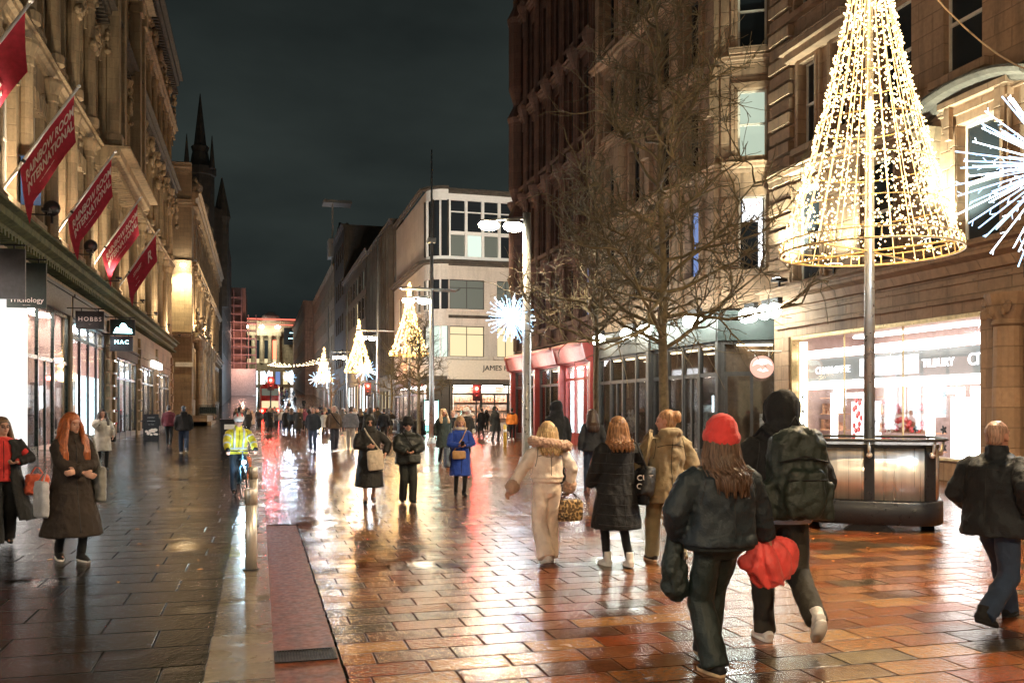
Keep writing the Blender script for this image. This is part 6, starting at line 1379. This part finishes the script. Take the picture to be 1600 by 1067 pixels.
bag('leopard_print_bag', 'leopard print handbag carried by the woman in pale pink', 'bag', p, R(2), s6, [('sack', lp.m, lambda m: rbox(m, h6 + V((.02, .02, -.27)), (.16, .085, .13), 3.4), .014, .006), ('handles', BROWN, lambda m: [m.tube([h6 + V((-.10, .02 + dy, -.14)), h6 + V((-.05, .02 + dy * .4, -.07)), h6 + V((.01, .03, -.05)), h6 + V((.07, .02 + dy * .4, -.07)), h6 + V((.13, .02 + dy, -.14))], .008, 6) for dy in (-.06, .06)], 0, 0)])
# 7-8 behind them
person(Pp(925, 768), R(-10), 1.75, 'woman in dark jacket and jeans with long dark hair, walking away ahead of others', dict(l=(.18, 0), r=(-.2, .04), top=dict(c=cm((.022, .026, .034)), hem=.84, fit=.03, name='jacket'), legs=(JEAN, .065, .055), hair=('long', (.05, .028, .02))), .019, seed=7)
person(Pp(869, 757), R(10), 1.93, 'man in a dark hooded jacket seen over the blonde woman in pink', dict(l=(.15, 0), r=(-.15, .03), w=1.15, top=dict(c=cm((.018, .022, .028)), hem=.82, fit=.05, hood='up', name='jacket'), legs=(BLK, .08, .07), hair=('none', (.03, .02, .02))), .02, seed=8)
# 9 blue coat
p = Pp(719, 775)
w9, J9, s9 = person(p, pi + R(-4), 1.60, 'blonde woman in a bright cobalt blue coat looking at her phone', dict(
    l=(.05, 0), r=(-.05, .01), hl=(-.06, .24, 1.10), hr=(.05, .25, 1.09), el=(-1, -.2, -.6), er=(1, -.2, -.6), pl=(.5, .3, 1), pr=(-.5, .3, 1), cl=.5, cr=.5, head=(0, -.10), top=dict(c=BLUE, hem=.45, fit=.035, flare=.03, sleeve=.02, hood='collar', amp=.012), legs=(LEG, .055, .04), shoes=(BLK, None, 0), hair=('bob', (.50, .30, .15)), extra=(('scarf', cm((.6, .52, .45)), lambda m, up, hd, J: m.tube([up((.095 * cos(a), -.0 + .10 * sin(a), 1.455)) for a in [i * pi / 8 for i in range(17)]], .035, 8, False)),)), .017, seed=9)
bag('phone', 'phone held by the woman in the cobalt blue coat', 'phone', p, pi + R(-4), s9, [('body', M['black'], lambda m: rbox(m, (0, .36, 1.14), (.036, .006, .072), 6, 16, Matrix.Rotation(-.6, 4, 'X')), 0, 0)])
bag('crossbody_bag', 'tan crossbody bag worn over the cobalt blue coat', 'bag', p, pi + R(-4), s9, [('pouch', cm((.45, .26, .11), .5), lambda m: rbox(m, (.06, .235, .90), (.15, .05, .085), 3.2), .014, .004), ('strap', cm((.45, .26, .11), .5), lambda m: m.tube([(.18, .2, .96), (-.02, .21, 1.25), (-.14, .05, 1.47), (-.1, -.16, 1.3)], [(.012, .006)] * 4, 6), 0, 0)])
bag('canvas_tote', 'grey blue canvas tote hanging beside the cobalt blue coat', 'bag', p, pi + R(-4), s9, [('sack', cm((.17, .22, .29)), lambda m: rbox(m, (.28, -.02, .84), (.06, .17, .21), 3), .016, .015), ('strap', cm((.17, .22, .29)), lambda m: m.tube([(.27, .10, 1.03), (.19, .06, 1.42), (.17, -.04, 1.46), (.27, -.14, 1.03)], [(.016, .006)] * 4, 6), 0, 0)])
# 10 black puffer
p = Pp(637, 786)
person(p, pi + R(3), 1.56, 'person in a black puffer jacket and black woolly hat, hands held at the chest', dict(
    l=(.10, 0), r=(-.08, .02), hl=(-.05, .27, 1.06), hr=(.06, .28, 1.06), el=(-1.2, -.2, -.4), er=(1.2, -.2, -.4), pl=(.5, .3, 1), pr=(-.5, .3, 1), cl=.5, cr=.5, w=1.12, head=(0, -.08), top=dict(c=cm((.016, .02, .018), .45, .05), hem=.80, fit=.075, sleeve=.05, hood='collar', name='puffer_jacket', amp=.012, fs=(5, 5, 14), quilt=True), legs=(cm((.02, .022, .018)), .085, .078), shoes=(BLK, WHT, 0), hair=('short', (.02, .018, .016)), hat=('beanie', BLK)), .017, seed=10)
bag('waist_pouch', 'small dark pouch worn low on the black puffer jacket', 'bag', p, pi + R(3), .92, [('pouch', cm((.05, .055, .05), .5), lambda m: rbox(m, (-.08, .275, .93), (.13, .05, .08), 3), .015, .006), ('strap', BLK, lambda m: m.tube([(-.18, .24, 1.0), (.02, .25, 1.25), (.14, .05, 1.49)], [(.012, .006)] * 3, 6), 0, 0)])
# 11 long hooded coat with cream bag
p = Pp(577, 787)
w11, J11, s11 = person(p, pi + R(-3), 1.63, 'woman in a long black hooded coat clutching a cream shoulder bag', dict(
    l=(-.14, .03), r=(.20, 0), hl=(-.30, .18, .98), hr=(.04, .25, 1.12), el=(-1, -.5, 0), er=(1, -.3, -.3), pr=(0, -1, .3), cr=.7, w=1.05, head=(.1, -.02), top=dict(c=cm((.018, .017, .016), .7), hem=.34, fit=.045, flare=.055, sleeve=.03, hood='up', amp=.014), skirt=(cm((.06, .05, .03)), .32, .22), shoes=(BLK, None, .02), hair=('none', (.03, .02, .015))), .016, seed=11)
bag('cream_bag', 'cream canvas shoulder bag hugged by the woman in the long hooded coat', 'bag', p, pi + R(-3), s11, [('sack', CREAMB, lambda m: rbox(m, (-.10, .285, .86), (.155, .055, .19), 3.4, 24, Matrix.Rotation(.1, 4, 'Y')), .014, .012), ('strap', CREAMB, lambda m: m.tube([(-.2, .29, 1.02), (-.05, .31, 1.22), (.05, .24, 1.36), (.10, .08, 1.47)], [(.014, .006)] * 4, 6), 0, 0)])
# 13-14 the two women on the left
p = Pp(112, 876)
w13, J13, s13 = person(p, pi + R(28), 1.70, 'smiling woman with very long red hair in a long dark brown coat, left foreground', dict(
    l=(.10, 0), r=(-.16, .015), hl=(.02, .23, 1.06), hr=(-.05, .25, 1.03), el=(-1.1, -.3, -.3), er=(1.1, -.3, -.3), pl=(0, -1, 0), pr=(0, -1, 0), cl=.5, cr=.6, head=(.35, -.02), top=dict(c=BROWN, hem=.30, fit=.04, flare=.10, sleeve=.03, hood='collar', amp=.016), legs=(LEG, .06, .045), shoes=(BLK, WHT, .05), hair=('verylong', (.34, .085, .02))), .013, seed=13)
bag('grey_handbag', 'slouchy grey handbag at the side of the red haired woman', 'bag', p, pi + R(28), s13, [('sack', cm((.20, .19, .17), .5), lambda m: rbox(m, (-.28, .04, .88), (.06, .15, .20), 3), .015, .02), ('strap', cm((.20, .19, .17), .5), lambda m: m.tube([(-.28, .14, 1.05), (-.21, .08, 1.42), (-.18, -.04, 1.46), (-.28, -.08, 1.05)], [(.012, .006)] * 4, 6), 0, 0)])
bag('white_carrier', 'pale white carrier bag on the far side of the red haired woman', 'bag', p, pi + R(28), s13, [('sack', cm((.42, .42, .46), .5), lambda m: rbox(m, (.34, .05, .74), (.05, .16, .2), 4), .015, .012), ('handle', cm((.42, .42, .46), .5), lambda m: m.tube([(.34, -.05, .93), (.28, .05, 1.08), (.34, .12, .93)], .008, 5), 0, 0)])
p = Pp(4, 852)
w14, J14, s14 = person(p, pi + R(20), 1.64, 'laughing woman with glasses in an open black coat over a red top', dict(
    l=(-.16, .02), r=(.16, 0), hl=(-.14, .24, 1.12), hr=(.3, .1, .92), el=(-1, -.4, -.3), pl=(.3, 0, 1), cl=.7, head=(.3, .08), top=dict(c=cm((.6, .035, .03)), hem=.86, fit=.015, name='red_top', amp=.008), legs=(BLK, .08, .09), shoes=(BLK, None, 0), hair=('long', (.16, .09, .05)),
    extra=(('glasses', M['black'], lambda m, up, hd, J: [m.tube([hd((sd * .03 + .022 * cos(a), .092, 1.572 + .017 * sin(a))) for a in [i * pi / 6 for i in range(13)]], .0035, 5, False) for sd in (-1, 1)]),)), .013, seed=14)
m = MB()                                        # open coat: two front panels, back and sleeves
J = J14
n = 22; ring = []
for z, rx, ry in ((.34, .40, .33), (.6, .31, .26), (.95, .215, .17), (1.08, .20, .16), (1.22, .215, .165), (1.34, .215, .15), (1.41, .14, .11)):
    ring.append([(rx * cos(a), ry * sin(a), z) for a in [pi / 2 + .42 + i * (2 * pi - .84) / n for i in range(n + 1)]])
for a, b in zip(ring, ring[1:]):
    for i in range(n): m.tube([V(a[i]).lerp(V(a[i + 1]), .5), V(b[i]).lerp(V(b[i + 1]), .5)], [(.06, .02) if a[i][2] < .9 else (.04, .018)] * 2, 6, up=V(a[i + 1]) - V(a[i]))
for sd in (-1, 1):
    sh, el, h = J[sd][3:]; e = el.lerp(h, .9); m.tube([sh, sh.lerp(el, .5), el, e], [.085, .075, .07, .06], 12)
me = remesh(m, .016, 4, .014, (7, 7, 4), 5, 'open_coat', BLK, True)
for v in me.vertices: v.co *= s14
link('open_coat', me, w14)
bag('orange_bag', 'bright orange red shopping bag between the two women at the left', 'bag', Pp(58, 850), 0, 1, [('sack', cm((.62, .10, .04), .6), lambda m: rbox(m, (0, 0, .78), (.14, .09, .13), 3), .016, .025), ('handle', cm((.62, .10, .04), .6), lambda m: m.tube([(-.08, 0, .9), (-.02, 0, 1.0), (.02, 0, 1.0), (.08, 0, .9)], .01, 5), 0, 0)])
# 15 white coat
person(Pp(160, 735), pi + R(20), 1.76, 'dark haired woman in a knee length white padded coat by the lit shop window', dict(l=(.1, 0), r=(-.1, .02), hl=(-.24, .16, .95), hr=(.08, .2, 1.4), er=(1, -.1, -.8), cr=.6, top=dict(c=WCOAT, hem=.55, fit=.045, sleeve=.03, flare=.03, hood='down'), legs=(LEG, .06, .045), hair=('long', (.03, .02, .016)), fronthair=1), .019, seed=15)
bag('black_handbag', 'black handbag beside the white padded coat', 'bag', Pp(160, 735), pi + R(20), 1.03, [('sack', BLK, lambda m: rbox(m, (-.30, -.05, .92), (.06, .14, .12), 3), .02, .005), ('strap', BLK, lambda m: m.tube([(-.3, .06, 1.02), (-.22, 0, 1.44), (-.3, -.14, 1.02)], .009, 5), 0, 0)])
person(Pp(287, 708), R(5), 1.90, 'man in a black jacket and jeans walking away on the left pavement, blue hood', dict(l=(.2, 0), r=(-.22, .06), w=1.15, hide_l=1, hide_r=1, top=dict(c=BLK, hem=.82, fit=.06, sleeve=.03, name='jacket', hood='down'), legs=(JEAN, .085, .075), shoes=(GREY, WHT, 0), hair=('short', (.05, .08, .12))), .022, seed=16)
person(Pp(264, 697), R(-5), 1.95, 'person in a maroon jacket walking away beside the A-board', dict(l=(.18, 0), r=(-.18, .04), w=1.05, top=dict(c=MAROON, hem=.84, fit=.045, name='jacket'), legs=(BLK, .07, .06), hair=('short', (.03, .02, .02))), .024, seed=17)
# 18-21 mid street
person(Pp(489, 706), pi + R(-8), 1.88, 'man in a dark jacket and jeans walking towards the viewer, left of a pair', dict(l=(.22, 0), r=(-.2, .05), hide_l=1, hide_r=1, top=dict(c=cm((.02, .026, .035)), hem=.84, fit=.04, name='jacket'), legs=(JEAN, .07, .06), hair=('short', (.06, .04, .03))), .022, seed=18)
person(Pp(522, 705), pi + R(4), 1.92, 'grey haired man in an open brown jacket with a shoulder strap, right of a pair', dict(l=(-.14, .04), r=(.2, 0), top=dict(c=cm((.11, .07, .04)), hem=.86, fit=.05, name='jacket'), legs=(cm((.03, .03, .04)), .08, .07), hair=('short', (.5, .42, .36)), extra=(('strap', BLK, lambda m, up, hd, J: m.tube([(-.18, .18, 1.0), (0, .2, 1.22), (.13, .1, 1.44)], [(.02, .006)] * 3, 6)),)), .022, seed=19)
person(Pp(548, 702), R(0), 1.88, 'man in a grey jacket and pale trousers walking away in mid street', dict(l=(.14, 0), r=(-.14, .03), w=1.15, top=dict(c=GREY, hem=.86, fit=.06, name='jacket'), legs=(cm((.42, .38, .33)), .085, .078), shoes=(WHT, WHT, 0), hair=('short', (.08, .06, .05))), .022, seed=20)
person(Pp(578, 697), R(12), 1.86, 'person in a dark brown coat walking away behind the hooded woman', dict(top=dict(c=DARKB, hem=.6, fit=.05, flare=.04), legs=(BLK, .07, .06), hair=('long', (.05, .03, .02))), .024, seed=21)
person(Pp(600, 694), R(-8), 1.84, 'person in a black jacket walking away near the dark planter box', dict(l=(.2, 0), r=(-.2, .05), top=dict(c=BLK, hem=.82, fit=.04, name='jacket'), legs=(DARKB, .07, .06), hair=('short', (.05, .03, .02))), .024, seed=22)
person(Pp(693, 724), pi + R(10), 1.78, 'fair haired woman in a long dark green coat walking behind the blue coat', dict(l=(.1, 0), r=(-.1, .02), top=dict(c=cm((.018, .03, .026)), hem=.5, fit=.04, flare=.04), legs=(BLK, .06, .05), hair=('long', (.42, .27, .14)), fronthair=1), .02, seed=23)
person(Pp(708, 716), pi, 1.72, 'person in a black jacket with white lettering half hidden behind the blue coat', dict(top=dict(c=BLK, hem=.8, fit=.05, name='jacket'), legs=(BLK, .07, .06), hair=('short', (.30, .2, .12))), .022, seed=24)
person(Pp(729, 711), pi + R(-10), 1.78, 'person in a pale woolly hat and fur trimmed dark coat behind the blue coat', dict(top=dict(c=DARKB, hem=.7, fit=.05, hood='fur', fur=cm((.5, .42, .34), 1, .5)), legs=(BLK, .07, .06), hair=('bob', (.3, .2, .12)), hat=('beanie', cm((.6, .55, .48)))), .022, seed=25)
person(Pp(752, 684), R(20), 1.86, 'slim person in a black coat by the cross street', dict(top=dict(c=BLK, hem=.6, fit=.03, flare=.03), legs=(BLK, .06, .05), hair=('short', (.03, .02, .02))), .026, seed=26)
person(Pp(774, 690), pi + R(30), 1.9, 'person in a big dark hooded coat left of the orange jacket', dict(w=1.1, top=dict(c=cm((.02, .022, .02)), hem=.5, fit=.07, flare=.06, hood='up'), legs=(BLK, .07, .06), hair=('none', (.03, .02, .02))), .026, seed=27)
person(Pp(800, 688), R(-20), 1.84, 'person in a bright orange jacket with a black rucksack strap near the lamp post', dict(w=1.12, top=dict(c=ORNG, hem=.84, fit=.06, sleeve=.03, name='jacket'), legs=(BLK, .07, .06), shoes=(WHT, WHT, 0), hair=('short', (.03, .02, .02)), extra=(('dark_yoke', BLK, lambda m, up, hd, J: m.loft([(1.36, .20, .15), (1.42, .17, .12), (1.47, .10, .09)], 16)),)), .026, seed=28)
# 12 cyclist and bicycle
p = Pp(373, 777); rzc = pi + R(12)
bk = empty('bicycle', p, rzc, 'pale blue bicycle with a bright front light, ridden by the hi-vis cyclist', 'bicycle')
FB = plain('pale_blue_paint', (.10, .25, .36), .3)
for y in (-.52, .52):
    t_ = MB(); t_.tube([(0, y + .335 * cos(a), .345 + .335 * sin(a)) for a in [i * pi / 18 for i in range(37)]], .019, 7, False); wh = t_.build('wheel', M['black'], bk, True, world=False)
    t_ = MB(); t_.tube([(0, y + .312 * cos(a), .345 + .312 * sin(a)) for a in [i * pi / 18 for i in range(37)]], .010, 6, False)
    for i in range(16): a = i * pi / 8; t_.tube([(.02 * (-1) ** i, y, .345), (0, y + .31 * cos(a), .345 + .31 * sin(a))], .002, 3)
    t_.tube([(-.045, y, .345), (.045, y, .345)], .022, 8); t_.build('rim', M['galv'], wh, True, world=False)
m = MB()
for a, b, r in (((0, .42, .88), (0, -.05, .30), .02), ((0, .42, .86), (0, -.16, .82), .016), ((0, -.05, .30), (0, -.20, .92), .018), ((0, .40, .95), (0, .46, .70), .02)): m.tube([a, b], r, 8)
for sd in (-1, 1): m.tube([(sd * .055, .46, .70), (sd * .055, .52, .345)], .013, 6); m.tube([(sd * .02, -.05, .30), (sd * .06, -.52, .345)], .011, 6); m.tube([(sd * .02, -.17, .82), (sd * .06, -.52, .345)], .010, 6)
m.tube([(-.06, .46, .70), (.06, .46, .70)], .016, 6); m.build('frame', FB, bk, True, world=False)
m = MB(); m.tube([(0, .40, .93), (0, .43, 1.03)], .016, 6); m.tube([(-.31, .33, 1.05), (-.2, .41, 1.04), (0, .44, 1.03), (.2, .41, 1.04), (.31, .33, 1.05)], .014, 7); m.build('handlebar', M['black'], bk, True, world=False)
m = MB(); m.tube([(0, -.36, .94), (0, -.22, .95), (0, -.06, .945)], [(.075, .03), (.06, .025), (.02, .018)], 8, up=(1, 0, 0)); m.build('saddle', M['black'], bk, True, world=False)
m = MB(); m.tube([(-.05, -.05, .30), (.05, -.05, .30)], .03, 8); m.tube([(.07, -.05, .30), (.07, .08, .18)], .012, 6); m.tube([(-.07, -.05, .30), (-.07, -.18, .42)], .012, 6); m.box(.07, .16, .04, .12, .165, .19); m.box(-.16, -.07, -.22, -.14, .405, .43); m.build('cranks', M['iron'], bk, world=False)
m = MB(); m.ell((0, .56, .80), (.045, .04, .045)); m.build('headlight', emit('bike_light', (.5, .8, 1), 40), bk, True, world=False); lamp('POINT', (0, .68, .80), 25, (.6, .85, 1), bk, .05, world=False)
m = MB()
for y in (-.52, .52): m.tube([(0, y + .375 * cos(a), .345 + .375 * sin(a)) for a in [pi * (.15 if y < 0 else .35) + i * pi * .6 / 10 for i in range(11)]], [(.028, .006)] * 11, 6, True, up=(1, 0, 0))
m.build('mudguards', M['black'], bk, True, world=False)
bk.scale = (.91,) * 3; cy_p = p + V((sin(rzc) * .182, -cos(rzc) * .182, 0))
stripes = lambda m, up, hd, J: ([m.tube([up((sd * .09, .165, 1.0)), up((sd * .10, .185, 1.2)), up((sd * .10, .15, 1.38)), up((sd * .09, .02, 1.46))], [(.024, .008)] * 4, 6, up=(1, 0, 0)) for sd in (-1, 1)], m.loft([(z, .212, .172, 0, up((0, 0, 1.06)).y) for z in (1.05, 1.10)], 22), [m.tube([J[sd][4].lerp(J[sd][5], .35), J[sd][4].lerp(J[sd][5], .5)], .082, 12) for sd in (-1, 1)], [m.tube([J[sd][3].lerp(J[sd][4], .5), J[sd][3].lerp(J[sd][4], .65)], .092, 12) for sd in (-1, 1)])
person(cy_p, rzc, 1.70 * .91, 'cyclist in a yellow hi-vis jacket, helmet and dark gloves riding towards the viewer', dict(
    hip=.97, hipy=.0, lean=.32, l=(.02, .335, -.12), r=(.27, .10, .12), hl=(-.29, .50, 1.07), hr=(.29, .50, 1.07), el=(-1, -.2, -.5), er=(1, -.2, -.5), cl=.9, cr=.9, pl=(0, 0, -1), pr=(0, 0, -1), skin='skin2', head=(0, .05), w=1.15, top=dict(c=HIVIS, hem=.88, fit=.045, sleeve=.03, hood='collar', name='hi_vis_jacket'), legs=(NAVYL, .085, .06), hair=('none', (.2, .15, .1)), hat=('helmet', cm((.7, .62, .6), .4)),
    extra=(('reflective_stripes', cm((.62, .64, .66), .35), stripes), ('gloves', BLK, lambda m, up, hd, J: [m.ell(J[sd][5] + V((0, .04, -.01)), (.055, .075, .05)) for sd in (-1, 1)]), ('helmet_stripe', cm((.6, .06, .05)), lambda m, up, hd, J: [m.tube([hd((sd * .045, y, 1.752 - (y + .01) ** 2 * 5.2)) for y in (-.1, -.03, .04, .1)], .016, 6) for sd in (-1, 1)]), ('dark_glasses', M['black'], lambda m, up, hd, J: m.ell(hd((0, .078, 1.575)), (.062, .022, .016)))), face=False), .018, seed=12)
bag('orange_pannier', 'orange bag strapped behind the hi-vis cyclist', 'bag', p, rzc, .91, [('sack', cm((.75, .16, .04), .5), lambda m: rbox(m, (-.24, -.42, .62), (.10, .20, .24), 3), .018, .02), ('strap', BLK, lambda m: m.tube([(-.2, -.42, .86), (-.02, -.40, .90)], .012, 5), 0, 0)])
# the crowd: a few figures reused with their own clothes
CW = []
for k, P_ in enumerate((dict(l=(.18, 0), r=(-.18, .05), top=dict(c=BLK, hem=.6, fit=.045, flare=.04), legs=(BLK, .07, .06), hair=('short', (.05, .03, .02))), dict(l=(-.16, .04), r=(.2, 0), top=dict(c=GREY, hem=.84, fit=.05, name='coat'), legs=(JEAN, .075, .065), hair=('long', (.12, .07, .04))),
                        dict(l=(.12, 0), r=(-.14, .03), w=1.12, top=dict(c=BROWN, hem=.8, fit=.06, hood='up', name='coat'), legs=(BLK, .08, .07), hair=('none', (.05, .03, .02))), dict(l=(.08, 0), r=(-.1, .02), hl=(-.1, .24, 1.08), top=dict(c=DARKB, hem=.42, fit=.05, flare=.06), legs=(BLK, .06, .05), hair=('bob', (.3, .2, .12))))):
    CW.append(person(V((0, -200, 0)), 0, 1.72, 'x', P_, .034, bodyvox=.03, seed=40 + k)[0])
q = random.Random(11)
COL = [('black', BLK), ('dark grey', cm((.05, .05, .055))), ('dark brown', DARKB), ('navy blue', NAVY), ('tan', TANC), ('pale cream', cm((.45, .40, .34))), ('maroon', MAROON), ('grey', GREY)]
first = [True] * 4
def crowd(px, d, away, where, ci=None):
    k = q.randrange(4); r = ray(px, 640); x, y = r.x * d, r.y * d; nm, mt = COL[ci if ci is not None else q.choice([0, 0, 0, 0, 1, 1, 2, 2, 3, 3, 4, 5, 6, 7])]
    o = CW[k] if first[k] else copy_tree(CW[k]); first[k] = False
    o.location = (x, y, gz(y)); o.rotation_euler = (0, 0, (0 if away else pi) + q.uniform(-.35, .35)); sc_ = q.uniform(.97, 1.12); o.scale = (sc_,) * 3
    for c in o.children:
        if c.name.startswith(('coat', 'jacket')): c.material_slots[0].link = 'OBJECT'; c.material_slots[0].material = mt
        if c.name.startswith('trousers'): c.material_slots[0].link = 'OBJECT'; c.material_slots[0].material = q.choice([BLK, JEAN, DARKB, BLK])
    o['label'] = 'distant pedestrian in a %s %s, walking %s %s' % (nm, ('coat', 'jacket', 'hooded coat', 'long coat')[k], 'away' if away else 'nearer', where); o['group'] = 'distant crowd on the paved street'
for px, d, aw, ci in ((421, 66, 0, 0), (447, 68, 0, 0), (466, 62, 0, 2), (388, 72, 1, 2), (378, 70, 0, 1), (507, 60, 0, 5), (563, 58, 1, 0), (590, 62, 0, 2), (535, 70, 1, 7), (476, 75, 0, 6), (760, 76, 0, 0), (690, 74, 1, 0)): crowd(px, d, aw, 'before the cross street', ci)
for i in range(66): crowd(q.uniform(402, 612), q.uniform(66, 118), q.random() < .5, 'past the cross street')
for i in range(46): dd = q.uniform(125, 260); crowd(405 + q.uniform(6, 9.2) * 1422 * .9635 / dd * q.uniform(.15, 1), dd, q.random() < .5, 'far up the rising street')
for i in range(8): crowd(q.uniform(365, 402), q.uniform(78, 120), q.random() < .5, 'by the white hoarding')
bpy.data.scenes.remove(TS)
